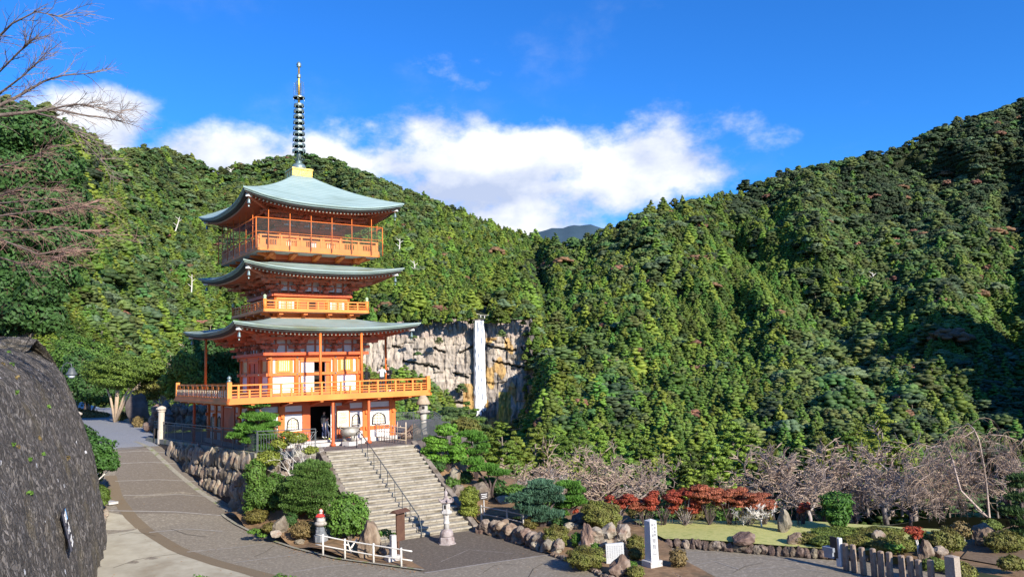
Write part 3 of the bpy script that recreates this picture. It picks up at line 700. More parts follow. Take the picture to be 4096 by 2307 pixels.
pave = mat('dark_paving', (0.115, 0.095, 0.085), (0.18, 0.15, 0.135), 9, 0.85, 0.6, 40, c3=(0.09, 0.075, 0.07))
grass_m = mat('lawn_soil', (0.38, 0.38, 0.12), (0.48, 0.45, 0.16), 9, 0.95, 0.4, 90, c3=(0.31, 0.33, 0.09))
def struct(o): o['kind'] = 'structure'; return o
def sheet(name, poly, zf, m, step=0.8):
    """polygon (x, y) laid as a finely divided sheet following zf(x, y)"""
    bm = bmesh.new(); bm.faces.new([bm.verts.new((p[0], p[1], 0)) for p in poly])
    bmesh.ops.triangulate(bm, faces=bm.faces[:])
    for _ in range(9):
        es = [e for e in bm.edges if e.calc_length() > step]
        if not es: break
        bmesh.ops.subdivide_edges(bm, edges=es, cuts=1); bmesh.ops.triangulate(bm, faces=bm.faces[:])
    for v in bm.verts: v.co.z = zf(v.co.x, v.co.y)
    bmesh.ops.recalc_face_normals(bm, faces=bm.faces[:])
    if sum(f.normal.z for f in bm.faces) < 0: bmesh.ops.reverse_faces(bm, faces=bm.faces[:])
    me = bpy.data.meshes.new(name); bm.to_mesh(me); bm.free(); me.materials.append(m)
    return inst(name, me)
gz = lambda off: (lambda x, y: prof(y) + off)
def strip(name, px, w, m, off, parent=None, world=False):
    pts = [Vector(p) if world else G(*p) for p in px]; P = [[], []]
    fine = []
    for a, b in zip(pts[:-1], pts[1:]):
        n = max(1, int((b - a).length / 0.5))
        fine += [a.lerp(b, i / n) for i in range(n)]
    fine.append(pts[-1])
    for i, p in enumerate(fine):
        t = fine[min(i + 1, len(fine) - 1)] - fine[max(i - 1, 0)]; t.z = 0; t.normalize(); n = Vector((-t.y, t.x, 0)) * w / 2
        for k, q in enumerate((p + n, p - n)): P[k].append((q.x, q.y, prof(q.y) + off))
    q = MB(); q.grid(P); return q.build(name, m, parent)
# asphalt: lower road and plaza, ramp
road = struct(sheet('road', [(-40, -60), (14, -60), (13.2, -40), (12.6, -31.4), (10.4, -26.5), (6, -15), (4.5, -7.2), (-4.4, -7.2), (-4.6, -6.0), (-6.9, 9), (-6.2, 12), (-5, 30), (-3, 60), (-14, 60), (-14.5, 30), (-14, 8), (-15, -4), (-30, -4), (-40, -20)], gz(0), asphalt, 1.6))
up = struct(sheet('upper_road', [(-6.75, 8.4), (-6.2, 12), (-4.6, 30), (-2.6, 60), (-13.8, 60), (-14.2, 30), (-13.4, 8.6)], gz(0.005), asph2, 1.2))
cpx = [(272, 1288), (318, 1296), (352, 1336), (430, 1382), (545, 1422), (640, 1451)]
cpts = [G(*p) for p in cpx] + [G(700, 1500), G(120, 1560), G(200, 1451), G(255, 1380)]
struct(sheet('concrete_apron', [(p.x, p.y) for p in cpts], gz(0.006), concr, 0.8))
bandc = [(300, 1185), (315, 1240), (335, 1290), (370, 1335), (440, 1378), (550, 1417), (680, 1451)]
struct(strip('brown_strip', [(278, 1196), (293, 1250), (330, 1300)] + bandc[3:], 0.62, bandm, 0.010))
darkasph = mat('dark_plaza_asphalt', (0.085, 0.066, 0.048), (0.16, 0.13, 0.10), 26, 0.92, 0.5, 160, c3=(0.19, 0.16, 0.125), detail=3, lo=0.3, hi=0.75)
struct(sheet('plaza', [(p.x, p.y) for p in (G(1012, 1424), G(1068, 1440), G(1230, 1416), G(1392, 1393), G(1330, 1376), G(1262, 1352), G(1190, 1334), G(1000, 1353), G(1000, 1400))], gz(0.004), darkasph, .8))
struct(sheet('ramp', [(p.x, p.y) for p in (G(300, 1292), G(440, 1290), G(606, 1300), G(560, 1270), G(500, 1212), G(440, 1150), G(412, 1124), G(300, 1128), G(290, 1190), G(285, 1240))], gz(0.004), mat('ramp_asphalt', (0.13, 0.106, 0.08), (0.225, 0.188, 0.145), 24, 0.92, 0.5, 160, c3=(0.235, 0.20, 0.155), detail=3, lo=0.3, hi=0.75), .8))
joints = [((272, 1284), (440, 1287), (612, 1300)), ((310, 1246), (450, 1243), (560, 1252)), ((290, 1210), (400, 1206), (520, 1212)), ((292, 1166), (380, 1162), (470, 1168)),
          ((375, 1339), (470, 1330), (560, 1336)), ((470, 1388), (600, 1376), (700, 1362)), ((590, 1415), (700, 1400), (815, 1388)), ((740, 1438), (820, 1425), (900, 1418)), ((283, 1138), (360, 1134), (430, 1139))]
for i, j in enumerate(joints): struct(strip('cement_joint', j, 0.13 if i in (0, 4) else 0.09, jointm, 0.015))
struct(strip('cement_joint', [(1068, 1441), (1230, 1416), (1390, 1394)], 0.12, jointm, 0.016))
struct(strip('cement_joint', [(1110, 1412), (1180, 1382), (1290, 1392)], 0.03, jointm, 0.014))
struct(strip('drain_channel', [(292, 1128), (350, 1124), (420, 1122)], 0.22, bandm, 0.012))
for px in ([(1640, 1395), (1760, 1388), (1880, 1384), (2000, 1392)], [(1760, 1408), (1900, 1400), (2050, 1418)], [(1730, 1424), (1800, 1412), (1860, 1432)], [(1880, 1432), (1980, 1424), (2080, 1440)]):
    struct(strip('cement_joint', px, 0.05, jointm, 0.013))
crackm = mat('crack_dirt', (.05, .042, .03), (.09, .075, .055), 8, .95)
for px in ([(300, 1346), (330, 1339), (362, 1341), (392, 1348)], [(285, 1428), (340, 1408), (395, 1399), (452, 1392)], [(1215, 1440), (1240, 1424), (1262, 1418), (1300, 1421)], [(1330, 1451), (1342, 1430), (1365, 1418)], [(640, 1400), (668, 1388), (690, 1372)], [(430, 1330), (470, 1344), (520, 1350)], [(1845, 1440), (1875, 1424), (1920, 1415)]):
    struct(strip('crack', px, .028, crackm, .018))
rsl = np.random.RandomState(12); nl_ = 700; lv = []
for i in range(nl_):
    if i < 420: x, y = rsl.uniform(270, 1450), rsl.uniform(1150, 1451)
    else: x, y = rsl.uniform(560, 1050), 0; y = np.interp(x, [560, 628, 745, 941, 1069], [1294, 1338, 1383, 1422, 1440]) + abs(rsl.normal(0, 5))
    p = G(x, y); s_ = rsl.uniform(.025, .05); a = rsl.uniform(0, 6.28); lv += [(p.x + s_ * math.cos(a + k * PI / 2) * (1 if k % 2 else .6), p.y + s_ * math.sin(a + k * PI / 2) * (1 if k % 2 else .6), prof(p.y) + .026 + rsl.uniform(0, .012)) for k in range(4)]
lf = inst('fallen_leaves', npmesh('fallen_leaves', lv, np.arange(nl_ * 4).reshape(-1, 4), mat('fallen_leaf', (.30, .13, .05), (.42, .24, .09), 3, .9, island=.4))); lf['kind'] = 'stuff'; lf['label'] = 'small brown fallen leaves scattered over the road'
# the terrace the pagoda stands on
TZ = -0.2
TP = [(-7.1, 11.5), (-6.35, 6), (-5.62, 0), (-4.98, -6.9), (-1.75, -8.15), (3.75, -8.6), (4.2, -8.0), (8.5, -3.9), (14, 1), (16, 12), (-6, 16)]
tb = MB(); n = len(TP)
tb.add([(p[0], p[1], TZ) for p in TP] + [(p[0], p[1], -6.0) for p in TP], [tuple(range(n))] + [(i, n + i, n + (i + 1) % n, (i + 1) % n) for i in range(n)])
terr = struct(tb.build('terrace', pave))
q = MB(); q.rect(-1.6, 1.6, -.195, .13, -5.6, -4.55); q.rect(-1.9, 1.9, -.195, -.03, -6.05, -5.58); bevel_mesh(q.mesh('x', stonel), .01)
dstep = thing('door_step', 'white granite double step in front of the pagoda door', 'step')
for d in ((-1.6, 1.6, .02, .13, -5.3, -4.76), (-2.0, 2.0, -.2, .0, -5.75, -4.76)):
    q = MB(); q.rect(*d[:2], d[2], d[3], d[4], d[5]); q.build('slab', stonel, dstep)
cop = MB()
# coping along the terrace edge
cpn = [Vector((p[0], p[1], 0)) for p in TP[:5]]
cg_ = thing('terrace_coping', 'grey concrete coping along the terrace edge under the metal fence', 'coping', (-6, 0, TZ))
for a, b in zip(cpn[:-1], cpn[1:]):
    d = (b - a).normalized(); nrm = Vector((d.y, -d.x, 0)); q = MB()
    q.hexa([a - nrm * -.02 + Vector((0, 0, -.42)), b + nrm * .02 + Vector((0, 0, -.42)), b - nrm * .35 + Vector((0, 0, -.42)), a - nrm * .35 + Vector((0, 0, -.42)),
            a + nrm * .02 + Vector((0, 0, -.12)), b + nrm * .02 + Vector((0, 0, -.12)), b - nrm * .35 + Vector((0, 0, -.12)), a - nrm * .35 + Vector((0, 0, -.12))])
    o = q.build('coping_stone', mossy, cg_); o.location = (6, 0, -TZ)
# ---- retaining wall of rounded boulders beside the ramp
rockm = mat('brown_boulder', (0.17, 0.135, 0.10), (0.32, 0.265, 0.20), 2.2, 0.92, 0.7, 9, c3=(0.12, 0.085, 0.06), bdist=0.05, rand=0.25)
rockp = mat('pale_boulder', (0.24, 0.20, 0.15), (0.37, 0.315, 0.24), 2.4, 0.92, 0.7, 9, c3=(0.24, 0.15, 0.10), bdist=0.05, rand=0.2)
rockr = mat('red_brown_rock', (0.12, 0.078, 0.055), (0.24, 0.165, 0.12), 2.0, 0.92, 0.8, 8, c3=(0.31, 0.24, 0.18), bdist=0.05, rand=0.2)
def rock_mesh(seed, sub=3, amp=0.28, flat=0.0, ang=1.4):
    bm = bmesh.new(); bmesh.ops.create_icosphere(bm, subdivisions=sub, radius=1)
    rs = random.Random(seed); off = Vector((rs.uniform(0, 90), rs.uniform(0, 90), rs.uniform(0, 90)))
    pl = [(Vector((rs.gauss(0, 1), rs.gauss(0, 1), rs.gauss(0, 1))).normalized(), rs.uniform(.55, .85)) for _ in range(7)]
    for v in bm.verts:
        p = v.co.copy()
        for nrm, d in pl:
            k = p.dot(nrm)
            if k > d: p -= nrm * (k - d) * .85
        p *= 1 + amp * noise.fractal(p * ang + off, 1.0, 2.0, 4)
        v.co = p
    me = bpy.data.meshes.new('rock'); bm.to_mesh(me); bm.free(); return me
ROCKS = []
for i in range(10):
    me = rock_mesh(i, 3 if i < 8 else 3); ROCKS.append(me)
def rk(i, m):
    key = ('rk', i, m.name)
    if key not in MATS:
        me = ROCKS[i].copy(); me.materials.append(m); MATS[key] = me
    return MATS[key]
rw = thing('boulder_wall', 'retaining wall of rounded brown boulders between ramp and terrace', 'wall', (-6, 0, -2))
back = MB(); rnd = random.Random(5)
A, B = Vector((-7.1, 11.5, 0)), Vector((-4.98, -6.9, 0))
LW = (B - A).length; du = (B - A).normalized(); dn = Vector((du.y, -du.x, 0))       # dn points out to the ramp
if dn.x > 0: dn = -dn
P = []
for i in range(25):
    s = LW * i / 24; p = A + du * s; zb = prof(p.y) - .4
    P.append([(p.x + dn.x * .02, p.y + dn.y * .02, -.45), (p.x + dn.x * (.02 + .13 * (-.45 - zb)), p.y + dn.y * (.02 + .13 * (-.45 - zb)), zb)])
back.grid(P); bo = back.build('wall_backing', mat('dark_gap_soil', (.05, .035, .025), (.09, .065, .045), 5, .95), rw); bo.location = (6, 0, 2)
zc = -.78; row = 0
while zc > -3.6:
    hgt = .95 if row == 0 else rnd.uniform(.72, .9)
    s = rnd.uniform(0, .3) + row * .15
    while s < LW:
        w = rnd.uniform(.42, .8); p = A + du * (s + w / 2); gzv = prof(p.y)
        if zc - hgt * .3 > gzv - .12 and s + w / 2 < LW - .1:
            o = dn * (.04 + .13 * (-.45 - zc))
            h2 = hgt * rnd.uniform(.52, .68)
            inst('boulder', rk(rnd.randrange(10), rockp if rnd.random() < .45 else rockm), rw, (p.x + o.x + 6, p.y + o.y, zc + rnd.uniform(-.07, .07) + 2),
                 (rnd.uniform(-.25, .25), rnd.uniform(-.25, .25), math.atan2(du.y, du.x) + rnd.uniform(-.2, .2)), (w * .6, rnd.uniform(.2, .3), h2))
        s += w * .93
    zc -= hgt * .88; row += 1
# big quoin stones at the corner, wall turning along the terrace front
for i, (x, y, z, sx, sy, sz) in enumerate(((-4.9, -7.0, -.9, .42, .42, .5), (-5.1, -7.05, -1.75, .5, .5, .52), (-5.25, -7.1, -2.55, .55, .5, .5), (-5.4, -7.1, -3.2, .55, .55, .48), (-4.2, -7.3, -.9, .5, .35, .48), (-4.4, -7.4, -1.7, .5, .4, .45), (-3.4, -7.65, -.85, .5, .3, .45), (-2.5, -7.95, -.8, .5, .3, .45), (-3.6, -7.75, -1.6, .5, .4, .5), (-2.7, -8.05, -1.55, .5, .4, .45))):
    inst('boulder', rk(i, rockr if i < 4 else rockm), rw, (x + 6, y, z + 2), (0, 0, i * .7), (sx, sy, sz))
strip('ramp_gutter', [A + dn * .75, A.lerp(B, .5) + dn * .85, B + dn * .75], .3, mossy, .012, world=True)['kind'] = 'structure'

# ---- stone stair
SL, SR = Vector((-1.62, -8.3, 0)), Vector((3.62, -8.7, 0))
sdir = (SR - SL).normalized(); sdn = Vector((sdir.y, -sdir.x, 0)); 
if sdn.y > 0: sdn = -sdn
SW = (SR - SL).length; NST = 19; RISE = (3.95 - .2) / NST; RUN = 7.35 / NST; srot = math.atan2(sdir.y, sdir.x)
ST = thing('stone_stair', 'wide flight of grey stone steps up to the pagoda terrace', 'stairs', (SL.x, SL.y, -3.95), rz=srot)
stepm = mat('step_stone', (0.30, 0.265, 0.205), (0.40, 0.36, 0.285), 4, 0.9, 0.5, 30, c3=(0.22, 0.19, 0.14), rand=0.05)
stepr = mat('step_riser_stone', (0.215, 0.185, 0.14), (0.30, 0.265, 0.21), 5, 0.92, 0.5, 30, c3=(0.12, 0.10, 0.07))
rs = random.Random(3)
for i in range(NST):
    zt = 3.75 - i * RISE; y0 = -i * RUN; cuts = [0.0]
    while cuts[-1] < SW - 1.3: cuts.append(cuts[-1] + rs.uniform(.9, 1.5))
    cuts.append(SW); stp = None
    for a, b in zip(cuts[:-1], cuts[1:]):
        q = MB(); q.rect(a + .002, b - .002, zt - .095, zt + rs.uniform(-.004, .004), y0 - RUN - .045, y0 + .06)
        me = bevel_mesh(q.mesh('step_slab', stepm), .012)
        if stp is None:
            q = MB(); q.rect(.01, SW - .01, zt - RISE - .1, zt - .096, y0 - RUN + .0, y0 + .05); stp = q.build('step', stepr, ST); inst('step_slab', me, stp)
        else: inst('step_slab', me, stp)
und = MB(); und.hexa([(0.02, -NST * RUN + .1, -.3), (SW - .02, -NST * RUN + .1, -.3), (SW - .02, 0, -.3), (0.02, 0, -.3), (.02, -NST * RUN + .1, -.08), (SW - .02, -NST * RUN + .1, -.08), (SW - .02, 0, 3.55), (.02, 0, 3.55)])
und.build('stair_core', stepm, ST)
curbm = mat('dark_curb_stone', (0.16, 0.13, 0.10), (0.27, 0.23, 0.19), 4, 0.92, 0.6, 20, c3=(0.10, 0.075, 0.05))
for x0 in (-.34, SW + .02):
    nseg = 5
    for k in range(nseg):
        a, b = k / nseg, (k + 1) / nseg; q = MB(); y1, y2 = .15 - a * (NST * RUN + .3), .15 - b * (NST * RUN + .3) + .012
        z1, z2 = 3.95 - a * 3.72, 3.95 - b * 3.72 + .006
        q.hexa([(x0, y2, z2 - .9), (x0 + .32, y2, z2 - .9), (x0 + .32, y1, z1 - .9), (x0, y1, z1 - .9), (x0, y2, z2), (x0 + .32, y2, z2), (x0 + .32, y1, z1), (x0, y1, z1)])
        inst('side_curb', bevel_mesh(q.mesh('side_curb', curbm), .02), ST)
def sp_(x, t, dz=0):         # a point on the stair: x across, t steps down
    p = SL + sdir * x + sdn * (t * RUN); return Vector((p.x, p.y, -.2 - t * RISE + dz))
HR = thing('stair_handrail', 'thin black metal handrail running down the middle of the steps', 'handrail', sp_(2.1, 0))
o0 = sp_(2.1, 0)
hr = MB(); pts = [sp_(2.05, -1.2, .0), sp_(2.05, -1.2, .82), sp_(2.1, -.3, .92), sp_(2.45, 18.6, .92), sp_(2.47, 19.2, .55), sp_(2.47, 19.3, .02)]
pts[0].z = pts[1].z = TZ; pts[1].z = TZ + .84
hr.tube([p - o0 for p in pts], .026, 8); hr.build('rail', steel, HR, True)
hr = MB(); hr.tube([p - o0 for p in (sp_(2.05, -1.2, .45), sp_(2.1, .4, .5))], .018, 6)
for i in range(9):
    t = .4 + i * 2.25; x = 2.1 + .35 * (t + .3) / 18.9; q = MB(); b = sp_(x, math.floor(t) + .5, 0); b.z = -.2 - math.floor(t) * RISE - RISE * (1 if t > 0 else 0)
    top = sp_(x, t, .92); q.tube([Vector((top.x, top.y, b.z + .0)) - o0, top - o0], .018, 6); q.build('baluster', steel, HR, True)
# ---- big weathered wall on the left
wallm = mat('weathered_slope_wall', (0.034, 0.030, 0.026), (0.25, 0.215, 0.185), 11.0, 0.95, 1.0, 22, stretch=(1.2, 1.2, 0.30), c3=(0.13, 0.10, 0.055), spots=(1.4, 0.46, (0.60, 0.57, 0.53)), lo=.40, hi=.60, bdist=0.12, detail=8)
def fitted_stone():
    m = bpy.data.materials.new('fitted_stone_wall'); m.use_nodes = True; nt = m.node_tree; N = nt.nodes; L = nt.links; b = N['Principled BSDF']; b.inputs['Roughness'].default_value = .95
    tc = N.new('ShaderNodeTexCoord'); mp = N.new('ShaderNodeMapping'); mp.inputs['Scale'].default_value = (10.5, 10.5, 4.2)
    wn = N.new('ShaderNodeTexNoise'); wn.inputs['Scale'].default_value = 3.2; wn.inputs['Detail'].default_value = 5; L.new(tc.outputs['Object'], wn.inputs[0]); wa = N.new('ShaderNodeVectorMath'); wa.operation = 'MULTIPLY_ADD'; wa.inputs[1].default_value = (.35, .35, .45); L.new(wn.outputs['Color'], wa.inputs[0]); L.new(tc.outputs['Object'], wa.inputs[2]); L.new(wa.outputs[0], mp.inputs[0])
    v = N.new('ShaderNodeTexVoronoi'); L.new(mp.outputs[0], v.inputs['Vector']); v.inputs['Scale'].default_value = 1.0
    e = N.new('ShaderNodeTexVoronoi'); e.feature = 'DISTANCE_TO_EDGE'; L.new(mp.outputs[0], e.inputs['Vector']); e.inputs['Scale'].default_value = 1.0
    sc = N.new('ShaderNodeSeparateColor'); L.new(v.outputs['Color'], sc.inputs[0])
    r = N.new('ShaderNodeValToRGB'); el = r.color_ramp.elements; el[0].color = (.05, .042, .035, 1); el[1].color = (.27, .235, .20, 1); el[1].position = 1.0; k = el.new(.55); k.color = (.115, .097, .08, 1); L.new(sc.outputs[0], r.inputs[0])
    er = N.new('ShaderNodeMapRange'); er.inputs['From Max'].default_value = .16; er.inputs['To Min'].default_value = .5; L.new(e.outputs['Distance'], er.inputs['Value'])
    mx = N.new('ShaderNodeMixRGB'); mx.blend_type = 'MULTIPLY'; mx.inputs[0].default_value = 1; L.new(r.outputs[0], mx.inputs[1]); L.new(er.outputs[0], mx.inputs[2])
    n = N.new('ShaderNodeTexNoise'); n.inputs['Scale'].default_value = .5; n.inputs['Detail'].default_value = 7; L.new(tc.outputs['Object'], n.inputs[0])
    nr = N.new('ShaderNodeMapRange'); nr.inputs['From Min'].default_value = .52; nr.inputs['From Max'].default_value = .7; L.new(n.outputs[0], nr.inputs['Value'])
    m2 = N.new('ShaderNodeMixRGB'); m2.inputs[2].default_value = (.13, .10, .045, 1); L.new(mx.outputs[0], m2.inputs[1]); nm = N.new('ShaderNodeMath'); nm.operation = 'MULTIPLY'; nm.inputs[1].default_value = .55; L.new(nr.outputs[0], nm.inputs[0]); L.new(nm.outputs[0], m2.inputs[0])
    vo = N.new('ShaderNodeTexVoronoi'); vo.inputs['Scale'].default_value = 1.5; L.new(tc.outputs['Object'], vo.inputs['Vector']); s2 = N.new('ShaderNodeSeparateColor'); L.new(vo.outputs['Color'], s2.inputs[0])
    a = N.new('ShaderNodeMath'); a.operation = 'MULTIPLY_ADD'; a.inputs[1].default_value = .42; a.inputs[2].default_value = -.26; L.new(s2.outputs[1], a.inputs[0]); lt = N.new('ShaderNodeMath'); lt.operation = 'LESS_THAN'; L.new(vo.outputs['Distance'], lt.inputs[0]); L.new(a.outputs[0], lt.inputs[1])
    m3 = N.new('ShaderNodeMixRGB'); m3.inputs[2].default_value = (.78, .75, .72, 1); L.new(m2.outputs[0], m3.inputs[1]); L.new(lt.outputs[0], m3.inputs[0]); L.new(m3.outputs[0], b.inputs['Base Color'])
    bn = N.new('ShaderNodeBump'); bn.inputs['Strength'].default_value = .9; bn.inputs['Distance'].default_value = .06; L.new(er.outputs[0], bn.inputs['Height']); L.new(bn.outputs[0], b.inputs['Normal']); return m
wallm = fitted_stone()
bp = [Vector(p) for p in ((-20, -44, 0), (-17.6, -33, 0), (-15.4, -23, 0), (-14.1, -17, 0), (-13.45, -13.6, 0), (-12.8, -10.6, 0), (-12.3, -8.6, 0), (-12.35, -7.2, 0), (-12.9, -6.2, 0), (-14.2, -5.4, 0), (-17, -4.6, 0), (-24, -3.6, 0), (-34, -3, 0))]
cen = Vector((-22, -16, 0)); fine = []
for a, b in zip(bp[:-1], bp[1:]):
    n = max(2, int((b - a).length / .2)); fine += [a.lerp(b, i / n) for i in range(n)]
fine.append(bp[-1])
for _ in range(6): fine = [fine[0]] + [(fine[i - 1] + fine[i] * 2 + fine[i + 1]) / 4 for i in range(1, len(fine) - 1)] + [fine[-1]]
P = []; NH = 60
for i, p in enumerate(fine):
    t = (fine[min(i + 1, len(fine) - 1)] - fine[max(i - 1, 0)]).normalized(); nrm = Vector((-t.y, t.x, 0))
    if nrm.dot(cen - p) < 0: nrm = -nrm
    zb = prof(p.y) - .2; row = []
    for j in range(NH + 1):
        h = 9.5 * j / NH; ins = .05 * h + .024 * h * h + max(0, h - 8.0) ** 2 * .45
        q = p + nrm * ins; q.z = zb + h
        d = .09 * noise.fractal(Vector((q.x * 1.1, q.y * 1.1, q.z * .45)), 1, 2, 3) + .07 * noise.noise(Vector((q.x * 4.5, q.y * 4.5, q.z * 1.6))) + .07 * noise.noise(Vector((q.x * 9, q.y * 9, q.z * 2.6)))
        q -= nrm * d; row.append(tuple(q))
    for k in range(1, 5):
        q = p + nrm * (9.5 * .05 + .024 * 90.25 + k * 1.6); q.z = zb + 9.5 - .5 * k; row.append(tuple(q))
    P.append(row)
bw = MB(); bw.grid([r_[::-1] for r_ in P])
bigwall = bw.build('slope_wall', wallm, None, True); tag(bigwall, 'tall dark weathered retaining wall with pale lichen spots at the left edge', 'wall')
def wall_z(y): return prof(y) - .2 + 9.5
# ------------------------------------------------------------------ hills, cliff, waterfall, forest
forest_floor = mat('forest_floor', (0.018, 0.028, 0.010), (0.04, 0.05, 0.018), 0.06, 0.95)
SKX = [-500, -200, 0, 60, 120, 200, 280, 320, 420, 480, 550, 600, 660, 750, 800, 900, 1000, 1100, 1200, 1290, 1350, 1390, 1440, 1500, 1560, 1620, 1680, 1750, 1850, 1900, 1980, 2100, 2240, 2350, 2450, 2576, 2800, 3200]
SKY_ = [200, 215, 245, 262, 285, 330, 372, 368, 360, 385, 415, 400, 388, 376, 378, 412, 458, 498, 538, 572, 585, 592, 590, 572, 552, 532, 505, 486, 478, 450, 420, 398, 362, 316, 282, 250, 190, 150]
def skyline(x): return np.interp(x, SKX, SKY_) + 17 + 14 * np.exp(-((np.asarray(x, float) - 1420) / 60.0) ** 2)
def hn(x, y, s, seed):  # cheap smooth 2-D noise on arrays
    v = np.zeros_like(x, dtype=float); rs = np.random.RandomState(seed)
    for k in range(7):
        a = rs.uniform(0, 2 * PI); f = s * rs.uniform(.6, 1.8); v += np.sin((x * math.cos(a) + y * math.sin(a)) * f + rs.uniform(0, 6.28))
    return v / 3.0
L1 = ([500, 800, 930, 1010, 1100, 1300], [1700, 1950, 2090, 2160, 2240, 2420])
L2 = ([250, 560, 700, 900, 1100, 1300], [2150, 2370, 2430, 2505, 2570, 2640])
L0 = ([450, 700, 900, 1100, 1300], [1480, 1560, 1640, 1760, 1900])
def hill_depth(x, y):
    """distance of the hillside seen at overview pixel x, y"""
    x = np.asarray(x, float); y = np.asarray(y, float); sk = skyline(x)
    yb = 1180.0; s = np.clip((yb - y) / (yb - sk), 0, 1.15)
    D0 = np.interp(x, [-500, 0, 300, 600, 900, 1100, 1340, 1500, 1900, 2576, 3200], [95, 100, 115, 140, 190, 260, 300, 300, 300, 290, 250])
    D1 = np.interp(x, [-500, 0, 200, 300, 420, 560, 750, 1000, 1300, 1400, 1600, 1900, 2576, 3200], [450, 520, 640, 860, 1300, 1300, 1350, 1350, 1250, 980, 940, 1040, 1150, 1000])
    D = D0 + (D1 - D0) * s ** 1.15
    for (ys, xs), amp, wid in ((L0, 22, 330), (L1, 75, 330), (L2, 60, 420)):
        d = x - np.interp(y, ys, xs); k = np.clip(d / wid, 0, 1)
        w = np.clip((y - sk) / 160, 0, 1)
        D = D + np.where(d > 0, amp * (1 - k) * np.clip(d / 22, 0, 1), 0) * w * np.clip(s * 2.5, .25, 1)
    edge = np.clip((y - sk) / 60, 0, 1)
    D = D * (1 + edge * .05 * hn(x, y * 1.3, .011, 3) + edge * .022 * hn(x, y, .035, 8))
    # cliff: nearly upright band beside the fall
    top = np.interp(x, [860, 930, 1050, 1190, 1235, 1330, 1380], [880, 815, 800, 800, 800, 790, 880])
    bot = np.interp(x, [860, 980, 1080, 1170, 1300, 1380], [960, 960, 985, 1090, 1100, 1000])
    wx = np.clip((x - 850) / 70, 0, 1) * np.clip((1385 - x) / 55, 0, 1)
    Dc = np.where(y < top, 618 + (top - y) / np.maximum(top - sk, 1) * 600, np.where(y < bot, 600 + 18 * (bot - y) / np.maximum(bot - top, 1), np.maximum(600 - (y - bot) * 2.3, 330)))
    D = D * (1 - wx) + Dc * wx
    return D
def unproj(x, y, D):
    d = FW[None] + RT[None] * ((x * SRC - 2048) / FPX)[:, None] - UP[None] * ((y * SRC - 1153.5) / FPX)[:, None]
    return CAM[None] + d * D[:, None]
xs = np.arange(-480, 3200, 12.0); ts = np.linspace(0, 1, 90)
XX, TT = np.meshgrid(xs, ts, indexing='ij'); SK = skyline(XX)
YY = 1230 + (SK + 6 - 1230) * TT
HV = unproj(XX.ravel(), YY.ravel(), hill_depth(XX, YY).ravel())
nx, ny = XX.shape
I = np.arange(nx * ny).reshape(nx, ny)
HF = np.stack([I[:-1, :-1].ravel(), I[1:, :-1].ravel(), I[1:, 1:].ravel(), I[:-1, 1:].ravel()], 1)
# the far side of the ridge falls away behind the skyline
top = HV.reshape(nx, ny, 3)[:, -1]; outw = top[:, :2] - CAM[None, :2]; outw /= np.linalg.norm(outw, axis=1)[:, None]
bk = top.copy(); bk[:, :2] += outw * 350; bk[:, 2] -= 160
V2 = np.vstack([HV, bk]); J = nx * ny + np.arange(nx)
F2 = np.vstack([HF, np.stack([I[:-1, -1], I[1:, -1], J[1:], J[:-1]], 1)])
hill = inst('hills', npmesh('hills', V2, F2, forest_floor, smooth=True)); hill['kind'] = 'structure'
gp = MB(); gp.add([(-4000, -4000, -70), (5000, -4000, -70), (5000, 5000, -70), (-4000, 5000, -70)], [(0, 1, 2, 3)])
gp.build('ground', forest_floor)['kind'] = 'structure'
# far blue hill in the notch
fh = []
for D, dy in ((2600, 0), (2900, 70)):
    row = []
    for x in np.arange(1150, 1850, 14.0):
        y = 567 + ((x - 1460) / 95) ** 2 * 14 + 2 * math.sin(x * .05); row.append(tuple(atd(x, y + dy + 2 * math.sin(x * .13), D)))
    fh.append(row)
row = [tuple(atd(x, 800, 1900)) for x in np.arange(1150, 1850, 14.0)]
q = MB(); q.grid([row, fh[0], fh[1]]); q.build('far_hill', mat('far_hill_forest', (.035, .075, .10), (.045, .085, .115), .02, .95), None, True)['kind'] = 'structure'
# a spur of the same range to the right of the view, between the sun and the lower right slope
sx_, sy_ = np.meshgrid(np.linspace(-1, 1, 30), np.linspace(-1, 1, 24), indexing='ij')
hx, hy = 560 + sx_ * 260, -70 + sy_ * 240
hz = -70 + 235 * np.exp(-(sx_ * 1.25) ** 2 * 1.4) * np.exp(-(sy_ * 1.3) ** 2 * 1.1) + 10 * hn(hx, hy, .03, 5)
Vs = np.stack([hx.ravel(), hy.ravel(), hz.ravel()], 1); I3 = np.arange(30 * 24).reshape(30, 24)
F3 = np.stack([I3[:-1, :-1].ravel(), I3[1:, :-1].ravel(), I3[1:, 1:].ravel(), I3[:-1, 1:].ravel()], 1)
inst('hill_spur', npmesh('hill_spur', Vs, F3, forest_floor, smooth=True))['kind'] = 'structure'

